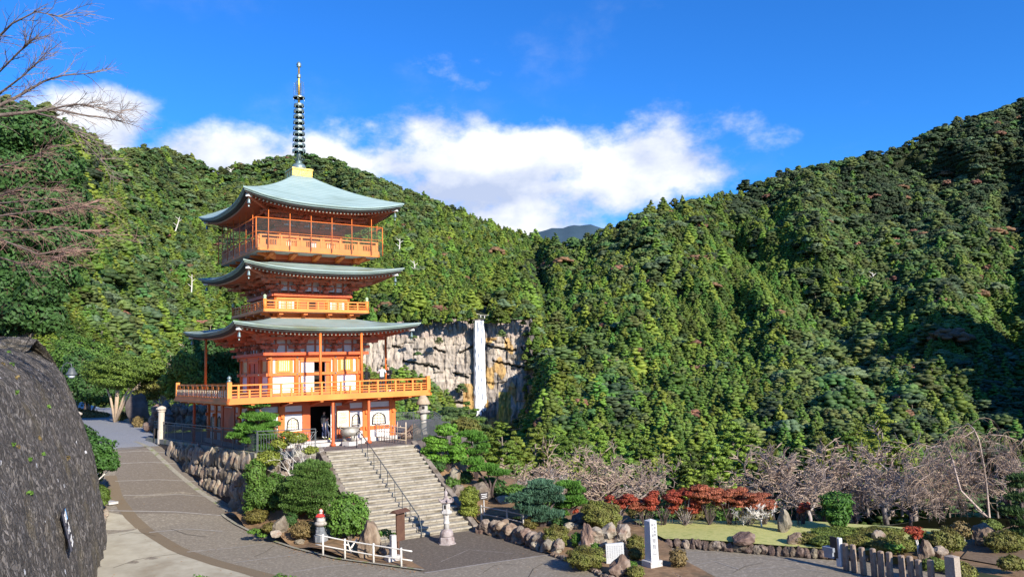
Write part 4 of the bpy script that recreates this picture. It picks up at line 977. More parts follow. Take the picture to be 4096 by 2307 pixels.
# ---- cliff face with blocks and ledges
def cliffmat():
    m = bpy.data.materials.new('cliff_rock'); m.use_nodes = True; nt = m.node_tree; N = nt.nodes; L = nt.links; b = N['Principled BSDF']
    b.inputs['Roughness'].default_value = .9
    at = N.new('ShaderNodeVertexColor'); at.layer_name = 'tint'
    tc = N.new('ShaderNodeTexCoord'); mp = N.new('ShaderNodeMapping'); mp.inputs['Scale'].default_value = (1, 1, .28); L.new(tc.outputs['Object'], mp.inputs[0])
    n = N.new('ShaderNodeTexNoise'); n.inputs['Scale'].default_value = .35; n.inputs['Detail'].default_value = 9; n.inputs['Roughness'].default_value = .68; L.new(mp.outputs[0], n.inputs[0])
    r = N.new('ShaderNodeValToRGB'); e = r.color_ramp.elements; e[0].position = .33; e[0].color = (.45, .42, .42, 1); e[1].position = .68; e[1].color = (1.2, 1.17, 1.12, 1)
    L.new(n.outputs[0], r.inputs[0]); mx = N.new('ShaderNodeMixRGB'); mx.blend_type = 'MULTIPLY'; mx.inputs[0].default_value = 1
    L.new(at.outputs[0], mx.inputs[1]); L.new(r.outputs[0], mx.inputs[2]); L.new(mx.outputs[0], b.inputs['Base Color'])
    bn = N.new('ShaderNodeBump'); bn.inputs['Strength'].default_value = .9; bn.inputs['Distance'].default_value = 1.2; L.new(n.outputs[0], bn.inputs['Height']); L.new(bn.outputs[0], b.inputs['Normal'])
    return m
cx_ = np.arange(892, 1360, 1.6); cy_ = np.arange(786, 1112, 1.6)
CX, CY = np.meshgrid(cx_, cy_, indexing='ij'); Dn = np.zeros_like(CX); T = np.zeros(CX.shape + (4,)); rs = random.Random(11)
ledges = [(1015, 1105, 905, 922), (1090, 1120, 872, 884), (985, 1010, 868, 872), (1155, 1192, 885, 868), (1080, 1180, 1003, 1012), (1225, 1300, 868, 880), (1240, 1330, 905, 925), (1140, 1180, 935, 948), (950, 1000, 930, 934), (1262, 1275, 830, 862), (1310, 1340, 870, 900)]
for i in range(CX.shape[0]):
    for j in range(CX.shape[1]):
        x, y = CX[i, j], CY[i, j]
        colw = 12.0 if y < 860 + 10 * math.sin(x * .04) else 26.0; rowh = 70.0 if y < 860 else 24.0
        wx = x + 5 * noise.noise(Vector((x * .03, y * .03, 1))); wy = y + 6 * noise.noise(Vector((x * .025, y * .03, 7)))
        ci = math.floor(wx / colw); rj = math.floor((wy + 11 * (ci % 3)) / rowh)
        h = math.sin(ci * 12.9898 + rj * 78.233 + (4 if colw > 20 else 0)) * 43758.5453; h -= math.floor(h)
        fxx = wx / colw - ci; crack = 1 if (fxx < .10 or fxx > .95) else 0
        d = 3.0 * h + 3.2 * noise.noise(Vector((x * .02, y * .02, 3))) + 1.4 * noise.fractal(Vector((x * .12, y * .06, 5)), 1, 2, 3) + crack * 1.2
        for (x0, x1, y0, y1) in ledges:
            if x0 <= x <= x1:
                yl = y0 + (y1 - y0) * (x - x0) / (x1 - x0) + 4 * noise.noise(Vector((x * .12, y0, 0)))
                if 0 < y - yl < 5: d += 5.5
                elif -8 < y - yl <= 0: d -= 2.0
        Dn[i, j] = d
        pale = .5 + .5 * noise.noise(Vector((x * .018, y * .022, 9)))
        c = Vector((.40, .36, .32)).lerp(Vector((.50, .43, .34)), pale)
        if y < 850: c = c.lerp(Vector((.46, .37, .34)), .55)
        c *= .78 + .4 * h
        df = abs(x - 1207) - 17
        wet_shade = max(0, min(1, (y - 930) / 90)) * max(0, 1 - max(0, df) / (60 if x > 1207 else 14)); wet_shade = max(wet_shade, .75 * max(0, 1 - max(df, 0) / 10))
        if x > 1300: wet_shade = max(wet_shade, min(1, (x - 1300) / 35))  # shading on the cliff's right end, put into the rock colour
        c = c.lerp(Vector((.13, .12, .115)), min(.92, wet_shade))
        och = noise.noise(Vector((x * .045, y * .022, 21)))
        if (1222 < x < 1300 and y > 850 and och > .1) or (1165 < x < 1192 and y > 965 and och > -.35): c = c.lerp(Vector((.50, .30, .07)), .75)
        if 1255 < x < 1285 and y > 985 and och > -.3: c = c.lerp(Vector((.42, .34, .05)), .8)
        T[i, j] = (c.x, c.y, c.z, 1)
base = hill_depth(CX, CY); Dd = np.minimum(base - 5, 612.0) - 3.5 + Dn
sink = np.clip((884 + 40 - CX) / 40, 0, 1) + np.clip((CX - 1335) / 40, 0, 1) + np.clip((800 - CY) / 14, 0, 1)
Dd = np.where(CY < np.interp(CX, [860, 930, 1050, 1190, 1235, 1330, 1380], [885, 818, 803, 803, 803, 795, 885]), base + 4, Dd) + sink * 10
WX = np.clip((CX - 850) / 70, 0, 1) * np.clip((1385 - CX) / 55, 0, 1); Dd = np.where(WX < .75, base + 8, Dd)
cvx = unproj(CX.ravel(), CY.ravel(), Dd.ravel()); a_, b_ = CX.shape; I4 = np.arange(a_ * b_).reshape(a_, b_)
F4 = np.stack([I4[:-1, :-1].ravel(), I4[:-1, 1:].ravel(), I4[1:, 1:].ravel(), I4[1:, :-1].ravel()], 1)
cme = npmesh('cliff', cvx, F4[:, ::-1], cliffmat())
ca = cme.color_attributes.new('tint', 'FLOAT_COLOR', 'POINT'); ca.data.foreach_set('color', T.reshape(-1).astype(np.float32))
inst('cliff', cme)['kind'] = 'structure'
# ---- the fall: three strands of falling water
wm = bpy.data.materials.new('falling_water'); wm.use_nodes = True; nt = wm.node_tree; N = nt.nodes; L = nt.links; b = N['Principled BSDF']
b.inputs['Roughness'].default_value = .5
tc = N.new('ShaderNodeTexCoord'); mp = N.new('ShaderNodeMapping'); mp.inputs['Scale'].default_value = (1.1, 1.1, .09); L.new(tc.outputs['Object'], mp.inputs[0])
n = N.new('ShaderNodeTexNoise'); n.inputs['Scale'].default_value = 1.0; n.inputs['Detail'].default_value = 8; n.inputs['Roughness'].default_value = .7; L.new(mp.outputs[0], n.inputs[0])
r = N.new('ShaderNodeValToRGB'); e = r.color_ramp.elements; e[0].position = .34; e[0].color = (.58, .61, .66, 1); e[1].position = .52; e[1].color = (.95, .95, .96, 1)
L.new(n.outputs[0], r.inputs[0]); L.new(r.outputs[0], b.inputs['Base Color'])
FALL = thing('waterfall', 'tall thin white waterfall dropping over the pale cliff', 'waterfall', atd(1207, 1090, 590))
of = FALL.location
for (x0, x1, w0, w1, y1_) in ((1197, 1200, 8, 17, 1082), (1205, 1208, 9, 20, 1088), (1213, 1216, 9, 17, 1085)):
    P = []
    for k in range(60):
        t = k / 59; y = 806 + (y1_ - 806) * t; xc = x0 + (x1 - x0) * t + .7 * math.sin(t * 11 + x0); w = w0 + (w1 - w0) * t ** .55; row = []
        for i in range(7):
            u = -1 + i / 3; wob = 1.3 * noise.noise(Vector((i * 3.1 + x0, y * .08, 2)))
            row.append(tuple(atd(xc + u * w * .5 + wob, y, 603 - 4.5 * t - 4.0 * (1 - u * u) - 2.0 * noise.noise(Vector((x0 + u * 4, y * .06, 4)))) - of))
        P.append(row)
    q = MB(); q.grid(P); q.build('strand', wm, FALL, True)
rope = MB(); ra, rb = atd(1196, 787, 600), atd(1240, 789, 600)
RP = thing('sacred_rope', 'pale straw rope with hanging paper strips strung above the waterfall', 'rope', ra)
rope.tube([Vector((0, 0, 0)).lerp(rb - ra, t) - Vector((0, 0, 1.6 * 4 * t * (1 - t))) for t in np.linspace(0, 1, 12)], .16, 6); ropem = mat('straw_rope', (.62, .56, .42), (.7, .66, .54), 3, .9)
rope.build('rope', ropem, RP)
for t in (.08, .3, .52, .74):
    p = Vector((0, 0, 0)).lerp(rb - ra, t) - Vector((0, 0, 1.6 * 4 * t * (1 - t) + 1.4)); q = MB(); q.box((0, 0, .3), (.5, .3, 1.8), top=.6); q.build('paper_strip', white, RP, loc=p)
q = MB(); ca_, cb_ = atd(1194, 808, 604), atd(1226, 806, 604)     # dark water lip behind the fall
# ---- forest
def tri_clumps(centres, n, rad, size, rs, up=.55, flat=.5, jit=.33):
    """leaf faces: n quads round every clump centre"""
    C = np.repeat(np.asarray(centres, float), n, 0); m = len(C); rr = np.repeat(np.asarray(rad, float), n)
    d = rs.normal(size=(m, 3)); d /= np.linalg.norm(d, axis=1)[:, None]; d[:, 2] = np.abs(d[:, 2]) * .9 - .15
    p = C + d * rr[:, None] * np.array([1, 1, flat]) * rs.uniform(.55, 1.0, (m, 1))
    nrm = d * (1 - up) + np.array([0, 0, up]) + rs.normal(size=(m, 3)) * jit; nrm /= np.linalg.norm(nrm, axis=1)[:, None]
    t = np.cross(nrm, rs.normal(size=(m, 3))); t /= np.linalg.norm(t, axis=1)[:, None]; b = np.cross(nrm, t)
    s = size * rs.uniform(.65, 1.35, (m, 1))
    V = np.stack([p - t * s, p - b * s * .62, p + t * s, p + b * s * .62], 1).reshape(-1, 3)
    F = np.arange(m * 4).reshape(m, 4); return V, F
def _ico(sub):
    bm = bmesh.new(); bmesh.ops.create_icosphere(bm, subdivisions=sub, radius=1); v = np.array([x.co[:] for x in bm.verts]); f = np.array([[q.index for q in x.verts] for x in bm.faces]); bm.free(); return v, f
ICO = _ico(1)
def forest_tree(kind, seed, hi=False):
    rs = np.random.RandomState(seed); cen = []; rad = []
    if kind == 'cedar':
        for k in range(11):
            t = k / 10; z = .20 + .78 * t; R = .27 * (1 - t ** 1.3) + .03; nn = max(2, int(9 * (1 - t) + 2))
            for a in range(nn):
                q = 2 * PI * (a + rs.rand()) / nn; rr_ = R * rs.uniform(.62, .95); cen.append((rr_ * math.cos(q), rr_ * math.sin(q), z + rs.uniform(-.05, .05))); rad.append((.13 - .06 * t) * rs.uniform(.8, 1.2))
        n, fl = 17, .62
    elif kind == 'broad':
        for k in range(52):
            d = rs.normal(size=3); d /= np.linalg.norm(d); d[2] = abs(d[2]) * 1.1 - .3; f = rs.uniform(.75, 1.1)
            cen.append((d[0] * .40 * f, d[1] * .40 * f, .48 + d[2] * .30 * f)); rad.append(rs.uniform(.10, .18))
        n, fl = 17, .6
    else:
        for k in range(8):
            z = .40 + .57 * k / 7 + rs.uniform(-.03, .03); R = .42 * (1 - (k / 7) ** 1.6 * .75); nn = max(3, int(8 - k * .6))
            for a in range(nn):
                q = 2 * PI * (a + rs.rand()) / nn; r_ = R * rs.uniform(.35, 1); cen.append((r_ * math.cos(q), r_ * math.sin(q), z + rs.uniform(-.02, .02))); rad.append(rs.uniform(.11, .18))
        n, fl = 18, .30
    sz = .036
    if hi:                                  # seen from nearer: each clump breaks up into smaller ones
        c2, r2 = [], []
        for c, r in zip(cen, rad):
            for _ in range(3):
                d = rs.normal(size=3); d /= np.linalg.norm(d); c2.append(np.array(c) + d * r * .7 * np.array([1, 1, fl])); r2.append(r * rs.uniform(.45, .65))
        cen, rad, n, sz = c2, r2, 52, .0125
    V, F = tri_clumps(np.array(cen), max(5, int(n * (.38 if not hi else .8))), np.array(rad) * 1.08, sz * (.8 if not hi else 1), rs, up=.15, flat=max(fl, .4), jit=.2 if not hi else .38)
    # billowy body of every clump
    cl = []; cf = []
    for c, r in zip(cen, rad):
        p = ICO[0] * (r * (.93 if not hi else .74)) * np.array([1, 1, max(fl, .45)]) * (1 + .24 * rs.normal(size=(len(ICO[0]), 1)).clip(-1.4, 1.4)) + np.array(c)
        cf.append(ICO[1] + len(cl) * len(ICO[0])); cl.append(p)
    cl = np.vstack(cl); cf = np.vstack(cf); cf = np.hstack([cf, cf[:, 2:3]])
    Fq = F
    F = np.vstack([Fq, cf + len(V)]); V = np.vstack([V, cl])
    q = MB(); q.tube([(0, 0, -.12), (0, 0, .8)], [.02, .008], 5)
    for c in cen[::(3 if not hi else 9)]: q.tube([(0, 0, c[2] * .8), tuple(np.array(c) * .9)], [.008, .004], 3, cap=False)
    nb = len(V); tv = np.array(q.v); qf = np.array([f for f in q.f if len(f) == 4])
    V = np.vstack([V, tv]); mi = np.zeros(len(F) + len(qf), int); mi[len(F):] = 1
    return V, np.vstack([F, qf + nb]), mi
bark = mat('grey_bark', (.16, .13, .10), (.25, .21, .17), 6, .9)
FM = {'cedar': leafmat('cedar_foliage', (.115, .19, .030), (.065, .115, .02), rand=.5),
      'cedar2': leafmat('yellow_cedar_foliage', (.17, .235, .03), (.105, .16, .022), rand=.42),
      'broad': leafmat('broadleaf_foliage', (.09, .155, .04), (.05, .09, .028), rand=.5),
      'broad2': leafmat('grey_green_foliage', (.13, .18, .085), (.075, .115, .055), rand=.3),
      'pine': leafmat('pine_foliage', (.125, .165, .045), (.07, .10, .03), rand=.45),
      'dark': leafmat('dark_shade_foliage', (.055, .085, .034), (.032, .05, .022), rand=.4),  # dark tone that also carries painted shade on the right slopes
      'rust': leafmat('rusty_autumn_foliage', (.25, .135, .075), (.17, .085, .05), rand=.3)}
PROTO = []; PROHI = []
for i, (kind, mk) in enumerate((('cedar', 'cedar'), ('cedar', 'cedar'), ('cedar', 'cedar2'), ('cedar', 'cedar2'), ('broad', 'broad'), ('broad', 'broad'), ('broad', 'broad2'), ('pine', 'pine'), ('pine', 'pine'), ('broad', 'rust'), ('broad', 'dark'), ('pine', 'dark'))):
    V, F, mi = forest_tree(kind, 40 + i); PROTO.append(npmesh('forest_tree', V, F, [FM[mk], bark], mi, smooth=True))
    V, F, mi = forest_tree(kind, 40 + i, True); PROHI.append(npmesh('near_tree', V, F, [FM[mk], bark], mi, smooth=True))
rs = np.random.RandomState(77)
def scatter(V, F, dens, rs, mind):
    q = V[F]; ar = .5 * np.linalg.norm(np.cross(q[:, 1] - q[:, 0], q[:, 2] - q[:, 0]), axis=1) + .5 * np.linalg.norm(np.cross(q[:, 2] - q[:, 0], q[:, 3] - q[:, 0]), axis=1)
    n = int(ar.sum() * dens); idx = rs.choice(len(F), n, p=ar / ar.sum()); u, v = rs.rand(n, 1), rs.rand(n, 1); q = q[idx]
    p = (q[:, 0] * (1 - u) + q[:, 1] * u) * (1 - v) + (q[:, 3] * (1 - u) + q[:, 2] * u) * v
    keep, cell = [], {}
    for i, a in enumerate(p):
        k = (int(a[0] // mind), int(a[1] // mind)); ok = True
        for dx in (-1, 0, 1):
            for dy in (-1, 0, 1):
                for b in cell.get((k[0] + dx, k[1] + dy), ()):
                    if (p[b, 0] - a[0]) ** 2 + (p[b, 1] - a[1]) ** 2 + .5 * (p[b, 2] - a[2]) ** 2 < mind * mind: ok = False
        if ok: cell.setdefault(k, []).append(i); keep.append(i)
    return p[keep]
TPts = scatter(HV, HF, .055, rs, 4.7)
dz = TPts - CAM[None]; dep = dz @ FW; px = ((dz @ RT) / dep * FPX + 2048) / SRC; py = (1153.5 - (dz @ UP) / dep * FPX) / SRC
ok = (dep > 88) & (px > -420) & (px < 3100)
# keep the lit cliff and the fall clear
ok &= ~((px > 890) & (px < 1345) & (py > 812 + 6 * np.sin(px * .11) + 5 * np.sin(px * .037)) & (py < np.interp(px, [890, 1000, 1080, 1170, 1300, 1345], [955, 965, 985, 1085, 1095, 1010])))
ok &= ~((abs(px - 1215) < 22) & (py > 770) & (py < 1100))
ok &= ~((px > 1150) & (px < 1300) & (py > 1000) & (py < 1150))
ok &= ~((px > 885) & (px < 1190) & (py > 700) & (py <= 800) & (rs.rand(len(px)) < .12))
TPts, dep, px, py = TPts[ok], dep[ok], px[ok], py[ok]
sp3 = scatter(Vs, F3, .03, rs, 6.5); TPts = np.vstack([TPts, sp3]); dep = np.concatenate([dep, np.full(len(sp3), 520.0)]); px = np.concatenate([px, np.full(len(sp3), 2900.0)]); py = np.concatenate([py, np.full(len(sp3), 800.0)])
# trees breaking the cliff's rim and hiding its ends and foot
rx_ = np.concatenate([rs.uniform(895, 1190, 55), rs.uniform(1232, 1345, 26), rs.uniform(1318, 1350, 30), rs.uniform(890, 1150, 40), rs.uniform(1285, 1345, 22)])
ry_ = np.concatenate([np.interp(rx_[:81], [880, 930, 1050, 1190, 1235, 1345], [835, 822, 806, 806, 806, 806]) + rs.uniform(-14, 7, 81), rs.uniform(805, 1020, 30), np.interp(rx_[111:151], [890, 1000, 1080, 1170], [968, 975, 1000, 1075]) + rs.uniform(0, 24, 40), rs.uniform(1085, 1110, 22)])
rd_ = 598 + rs.uniform(-6, 5, len(rx_)) - np.where(np.arange(len(rx_)) > 110, 12, 0); ex = unproj(rx_, ry_ + 6, rd_)
TPts = np.vstack([TPts, ex]); dep = np.concatenate([dep, rd_]); px = np.concatenate([px, rx_]); py = np.concatenate([py, ry_]); nT = len(TPts)
na = hn(px, py, .012, 21); nb_ = rs.rand(nT); kind = np.zeros(nT, int)
cp_ = np.clip(.45 + .35 * na + np.clip((py - 620) / 600, -.3, .3) - np.clip((px - 1800) / 1600, 0, .25), .08, .85)      # cedar on the lower slopes, broadleaf above
isc = nb_ < cp_; yel = rs.rand(nT) < np.clip(.62 - (px - 1500) / 1500, .08, .62)
kind = np.where(isc, np.where(yel, rs.randint(2, 4, nT), rs.randint(0, 2, nT)), rs.choice([4, 5, 6, 7, 8, 4, 7], nT))
dkp = np.clip((px - 1650) / 700, 0, 1) * np.clip((720 - py) / 260, 0, 1) * .75 + np.clip(hn(px, py, .02, 33) - .75, 0, .5) + np.clip((px - 2150) / 500, 0, .5) * np.clip((py - 850) / 200, 0, 1)  # dim upper right and shaded lower right: shade put into darker trees
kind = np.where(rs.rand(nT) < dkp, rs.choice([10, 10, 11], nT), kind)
kind = np.where(rs.rand(nT) < .013, 9, kind)
hgt = np.where(isc, rs.uniform(10, 16, nT), rs.uniform(8.5, 13, nT)) * np.clip(dep / 480, .62, 1.0) * np.where(rs.rand(nT) < .12, rs.uniform(1.25, 1.6, nT), 1.0)
hgt[-len(rx_):] *= rs.uniform(.35, .75, len(rx_))
wid = np.where(isc, rs.uniform(.95, 1.4, nT), rs.uniform(1.0, 1.35, nT))
print('forest trees', nT)
near = np.argsort(dep + 1e4 * ((px < -60) | (px > 2640) | ((py > 1130) & (px < 2000))))[:300]
FL = {0: 'green cedar', 1: 'green cedar', 2: 'yellow-green cedar', 3: 'yellow-green cedar', 4: 'dark evergreen broadleaf tree', 5: 'dark evergreen broadleaf tree', 6: 'grey-green broadleaf tree', 7: 'layered green pine', 8: 'layered green pine', 9: 'rust-coloured autumn tree', 10: 'very dark broadleaf tree', 11: 'very dark pine'}
FN = {0: 'cedar_tree', 1: 'cedar_tree', 2: 'cedar_tree', 3: 'cedar_tree', 4: 'broadleaf_tree', 5: 'broadleaf_tree', 6: 'broadleaf_tree', 7: 'pine_tree', 8: 'pine_tree', 9: 'autumn_tree', 10: 'broadleaf_tree', 11: 'pine_tree'}
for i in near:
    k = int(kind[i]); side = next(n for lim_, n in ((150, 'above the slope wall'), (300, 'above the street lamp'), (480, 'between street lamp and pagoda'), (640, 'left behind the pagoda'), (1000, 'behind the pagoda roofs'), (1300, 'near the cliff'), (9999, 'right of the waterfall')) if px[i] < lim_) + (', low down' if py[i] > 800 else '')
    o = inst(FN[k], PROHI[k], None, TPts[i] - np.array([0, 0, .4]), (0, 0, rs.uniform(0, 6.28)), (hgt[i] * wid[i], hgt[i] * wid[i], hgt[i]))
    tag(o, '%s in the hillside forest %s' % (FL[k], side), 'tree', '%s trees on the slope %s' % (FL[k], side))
far = np.setdiff1d(np.arange(nT), near)
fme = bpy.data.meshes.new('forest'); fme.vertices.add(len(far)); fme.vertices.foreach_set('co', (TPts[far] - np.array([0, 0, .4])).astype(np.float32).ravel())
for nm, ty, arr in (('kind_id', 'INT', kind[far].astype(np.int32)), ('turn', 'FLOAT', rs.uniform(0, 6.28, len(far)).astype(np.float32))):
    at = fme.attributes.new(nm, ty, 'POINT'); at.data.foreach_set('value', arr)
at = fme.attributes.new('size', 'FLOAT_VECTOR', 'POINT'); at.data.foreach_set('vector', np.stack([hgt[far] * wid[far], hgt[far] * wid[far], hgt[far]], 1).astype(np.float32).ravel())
pc = bpy.data.collections.new('forest_prototypes')
for i, me in enumerate(PROTO): pc.objects.link(bpy.data.objects.new('proto_%02d' % i, me))
ng = bpy.data.node_groups.new('forest_scatter', 'GeometryNodeTree')
ng.interface.new_socket('Geometry', in_out='INPUT', socket_type='NodeSocketGeometry'); ng.interface.new_socket('Geometry', in_out='OUTPUT', socket_type='NodeSocketGeometry')
gi = ng.nodes.new('NodeGroupInput'); go = ng.nodes.new('NodeGroupOutput'); ip = ng.nodes.new('GeometryNodeInstanceOnPoints')
ci = ng.nodes.new('GeometryNodeCollectionInfo'); ci.inputs['Collection'].default_value = pc; ci.inputs['Separate Children'].default_value = True; ci.inputs['Reset Children'].default_value = True
def na_(nm, ty):
    n = ng.nodes.new('GeometryNodeInputNamedAttribute'); n.data_type = ty; n.inputs['Name'].default_value = nm; return n.outputs['Attribute']
cb_ = ng.nodes.new('ShaderNodeCombineXYZ'); ng.links.new(na_('turn', 'FLOAT'), cb_.inputs[2])
ng.links.new(gi.outputs[0], ip.inputs['Points']); ng.links.new(ci.outputs[0], ip.inputs['Instance']); ip.inputs['Pick Instance'].default_value = True
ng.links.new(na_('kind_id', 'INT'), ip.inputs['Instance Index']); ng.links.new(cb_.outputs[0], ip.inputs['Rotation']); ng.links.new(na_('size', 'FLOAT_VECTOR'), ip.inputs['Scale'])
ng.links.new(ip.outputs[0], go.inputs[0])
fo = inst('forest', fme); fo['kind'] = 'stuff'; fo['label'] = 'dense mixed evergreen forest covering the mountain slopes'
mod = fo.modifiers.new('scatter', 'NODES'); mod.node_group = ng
# ------------------------------------------------------------------ planting tools
class Surf:
    def __init__(s, ctrl, p=3.0): s.c = np.array(ctrl, float); s.p = p
    def z(s, x, y):
        d = np.hypot(s.c[:, 0] - x, s.c[:, 1] - y); w = 1 / (d + .05) ** s.p; return float((w * s.c[:, 2]).sum() / w.sum())
    def hit(s, px):
        d = ray(*px); lo, hi = 12.0, 120.0
        for _ in range(3):
            n = 60; prev = lo
            for i in range(1, n + 1):
                t = lo + (hi - lo) * i / n; p = CAM + d * t
                if p[2] < s.z(p[0], p[1]): lo, hi = prev, t; break
                prev = t
        return Vector(CAM + d * ((lo + hi) / 2))
def leaves(ells, size, rs, cover=2.2, mode='leaf', up=.25, core=True, asp=.55, shell=(.72, 1.04), jit=.45):
    """leaf faces over ellipsoids [(centre, (rx, ry, rz))]; returns V, F, material index"""
    Vs, Fs, M = [], [], []; nv = 0
    for c, r in ells:
        r = np.array(r, float); ar = 4 * PI * ((r[0] * r[1]) ** 1.6 / 3 + (r[0] * r[2]) ** 1.6 / 3 + (r[1] * r[2]) ** 1.6 / 3) ** (1 / 1.6)
        n = int(np.clip(cover * ar / (size * size * asp * 2), 25, 9000))
        d = rs.normal(size=(n, 3)); d /= np.linalg.norm(d, axis=1)[:, None]
        if mode == 'pad': d[:, 2] = np.where(d[:, 2] < -.25, -d[:, 2], d[:, 2])
        lump = 1 + .13 * np.sin(d[:, 0] * 7 + c[0] * 9) * np.sin(d[:, 1] * 6 + c[1] * 7) + .10 * np.sin(d[:, 2] * 9 + d[:, 0] * 5)
        p = np.array(c) + d * r * (rs.uniform(shell[0], shell[1], (n, 1)) * lump[:, None])
        nr = d / r; nr /= np.linalg.norm(nr, axis=1)[:, None]
        if mode in ('needle', 'pad'):
            t = nr * .8 + np.array([0, 0, .65]) + rs.normal(size=(n, 3)) * .5; t /= np.linalg.norm(t, axis=1)[:, None]
            b = np.cross(t, rs.normal(size=(n, 3))); b /= np.linalg.norm(b, axis=1)[:, None]
        else:
            nn = nr + np.array([0, 0, up]) + rs.normal(size=(n, 3)) * jit; nn /= np.linalg.norm(nn, axis=1)[:, None]
            t = np.cross(nn, rs.normal(size=(n, 3))); t /= np.linalg.norm(t, axis=1)[:, None]; b = np.cross(nn, t)
        s = size * rs.uniform(.6, 1.4, (n, 1)); a = asp
        V = np.stack([p - t * s, p - b * s * a, p + t * s, p + b * s * a], 1).reshape(-1, 3)
        Vs.append(V); Fs.append(np.arange(n * 4).reshape(n, 4) + nv); M.append(np.zeros(n, int)); nv += n * 4
        if core:
            U, W = 10, 6; cv = []
            for i in range(W + 1):
                th = PI * i / W
                for j in range(U): cv.append(np.array(c) + r * .74 * np.array([math.sin(th) * math.cos(2 * PI * j / U), math.sin(th) * math.sin(2 * PI * j / U), math.cos(th)]))
            f = [(i * U + j, i * U + (j + 1) % U, (i + 1) * U + (j + 1) % U, (i + 1) * U + j) for i in range(W) for j in range(U)]
            Vs.append(np.array(cv)); Fs.append(np.array(f) + nv); M.append(np.ones(len(f), int)); nv += len(cv)
    return np.vstack(Vs), np.vstack(Fs), np.concatenate(M)
inner = mat('inner_twigs', (.05, .042, .022), (.075, .06, .03), 8, .95)
def plant(name, label, cat, base, ells, m, size=.06, seed=0, trunk=True, tm=None, mode='leaf', group=None, cover=2.2, core=True, asp=.55, tr=.05, part='crown', up=.25, shell=(.72, 1.04), limbs=None):
    """ells: [(px, py, rx_px, ry_px[, depth shift])] in overview pixels at the base's distance"""
    rs = np.random.RandomState(seed + 500); base = Vector(base); k = mpp(base); t = thing(name, label, cat, base, group); E = []
    for e in ells:
        c = atd(e[0], e[1], depth(base) + (e[4] if len(e) > 4 else 0)) - base
        E.append((tuple(c), (e[2] * k, max(e[2] * k * .9, e[3] * k * .6), e[3] * k)))
    V, F, M = leaves(E, size, rs, cover, mode, up, core, asp, shell)
    inst(part, npmesh(part, V, F, [m, inner], M), t)
    if trunk:
        q = MB(); tm = tm or bark; rr = random.Random(seed)
        for c, r in E:
            c = Vector(c) - Vector((0, 0, r[2] * .3)); mid = Vector((c.x * .35 + rr.uniform(-.08, .08), c.y * .35, c.z * .5)); q.tube([(0, 0, -.12), mid, c], [tr, tr * .75, tr * .4], 6)
        q.build('trunk', tm, t, True)
    return t
def grow(mb, p, d, L, r, lev, rs, kids, spread, droop, nseg=3, out=None, n=4):
    """recursive bare branch"""
    pts = [p.copy()]; rad = [r]; q = p.copy(); dd = d.normalized()
    for i in range(nseg):
        dd = (dd + Vector((rs.gauss(0, .16), rs.gauss(0, .16), rs.gauss(0, .13) - droop)) * (1.0)).normalized()
        q = q + dd * (L / nseg); pts.append(q.copy()); rad.append(r * (1 - .62 * (i + 1) / nseg))
    mb.tube(pts, rad, n if lev > 1 else 3, cap=False)
    if lev <= 0: return
    for i in range(kids[lev - 1]):
        f = rs.uniform(.3, 1.0); j = min(int(f * nseg), nseg - 1); st = pts[j].lerp(pts[j + 1], f * nseg - j)
        base_d = (pts[j + 1] - pts[j]).normalized(); side = base_d.cross(Vector((rs.gauss(0, 1), rs.gauss(0, 1), rs.gauss(0, 1)))).normalized()
        nd = (base_d * (1 - spread * .45) + side * spread + Vector((0, 0, .12))).normalized()
        grow(mb, st, nd, L * rs.uniform(.45, .72), max(r * .45, .006), lev - 1, rs, kids, spread, droop, nseg, n=n)
twigm = mat('pinkish_twigs', (.34, .25, .18), (.45, .345, .26), 3, .85, c3=(.27, .18, .12))
greyb = mat('grey_branches', (.30, .25, .22), (.42, .37, .33), 4, .85, c3=(.22, .17, .14))
whiteb = mat('white_bark', (.62, .57, .50), (.72, .68, .62), 5, .85)
darkb = mat('dark_branches', (.07, .05, .045), (.12, .09, .08), 4, .9)
def cherry_meshes(seed, H=1.0, nl=6, droop=.02, spread=.8, kids=(6, 5, 5), m1=None, m2=None, tilt=.75):
    rs = random.Random(seed); tr, tw = MB(), MB()
    tp = [Vector((0, 0, -.04)), Vector((.015, .01, .12)), Vector((-.01, .02, .26 * H))]; tr.tube(tp, [.032, .026, .022], 7)
    for i in range(nl):
        a = 2 * PI * (i + rs.random() * .7) / nl; d = Vector((math.cos(a) * tilt, math.sin(a) * tilt, rs.uniform(.35, 1.0))).normalized()
        pts = [tp[-1] - Vector((0, 0, rs.uniform(0, .12)))]; q = pts[0].copy(); dd = d; L = rs.uniform(.42, .62)
        for s in range(5):
            dd = (dd + Vector((rs.gauss(0, .14), rs.gauss(0, .14), rs.gauss(0, .1) - droop))).normalized(); q = q + dd * L / 5; pts.append(q.copy())
        tr.tube(pts, [.017, .014, .011, .008, .006, .003], 5, cap=False)
        for s in range(6):
            f = rs.uniform(.2, 1.0) * 5; j = min(int(f), 4); st = pts[j].lerp(pts[j + 1], f - j); bd = (pts[j + 1] - pts[j]).normalized()
            sd = bd.cross(Vector((rs.gauss(0, 1), rs.gauss(0, 1), rs.gauss(0, 1)))).normalized()
            grow(tw, st, (bd * .6 + sd * spread + Vector((0, 0, .25))), rs.uniform(.16, .28), .005, 2, rs, (5, 4), spread, droop, 2, n=3)
    return tr.mesh('trunk', m1 or greyb, True), tw.mesh('twigs', m2 or twigm)
CH = [cherry_meshes(s, droop=.03, m1=(greyb if s % 2 else darkb), m2=twigm) for s in (1, 2, 3, 4)]
def bare(name, label, base, H, k, rz=0.0, group=None, W=1.0, pair=None):
    t = thing(name, label, 'tree', base, group); a, b = pair or CH[k]
    for nm, me in (('trunk', a), ('twigs', b)): inst(nm, me, t, (0, 0, 0), (0, 0, rz), (H * W, H * W, H))
    return t
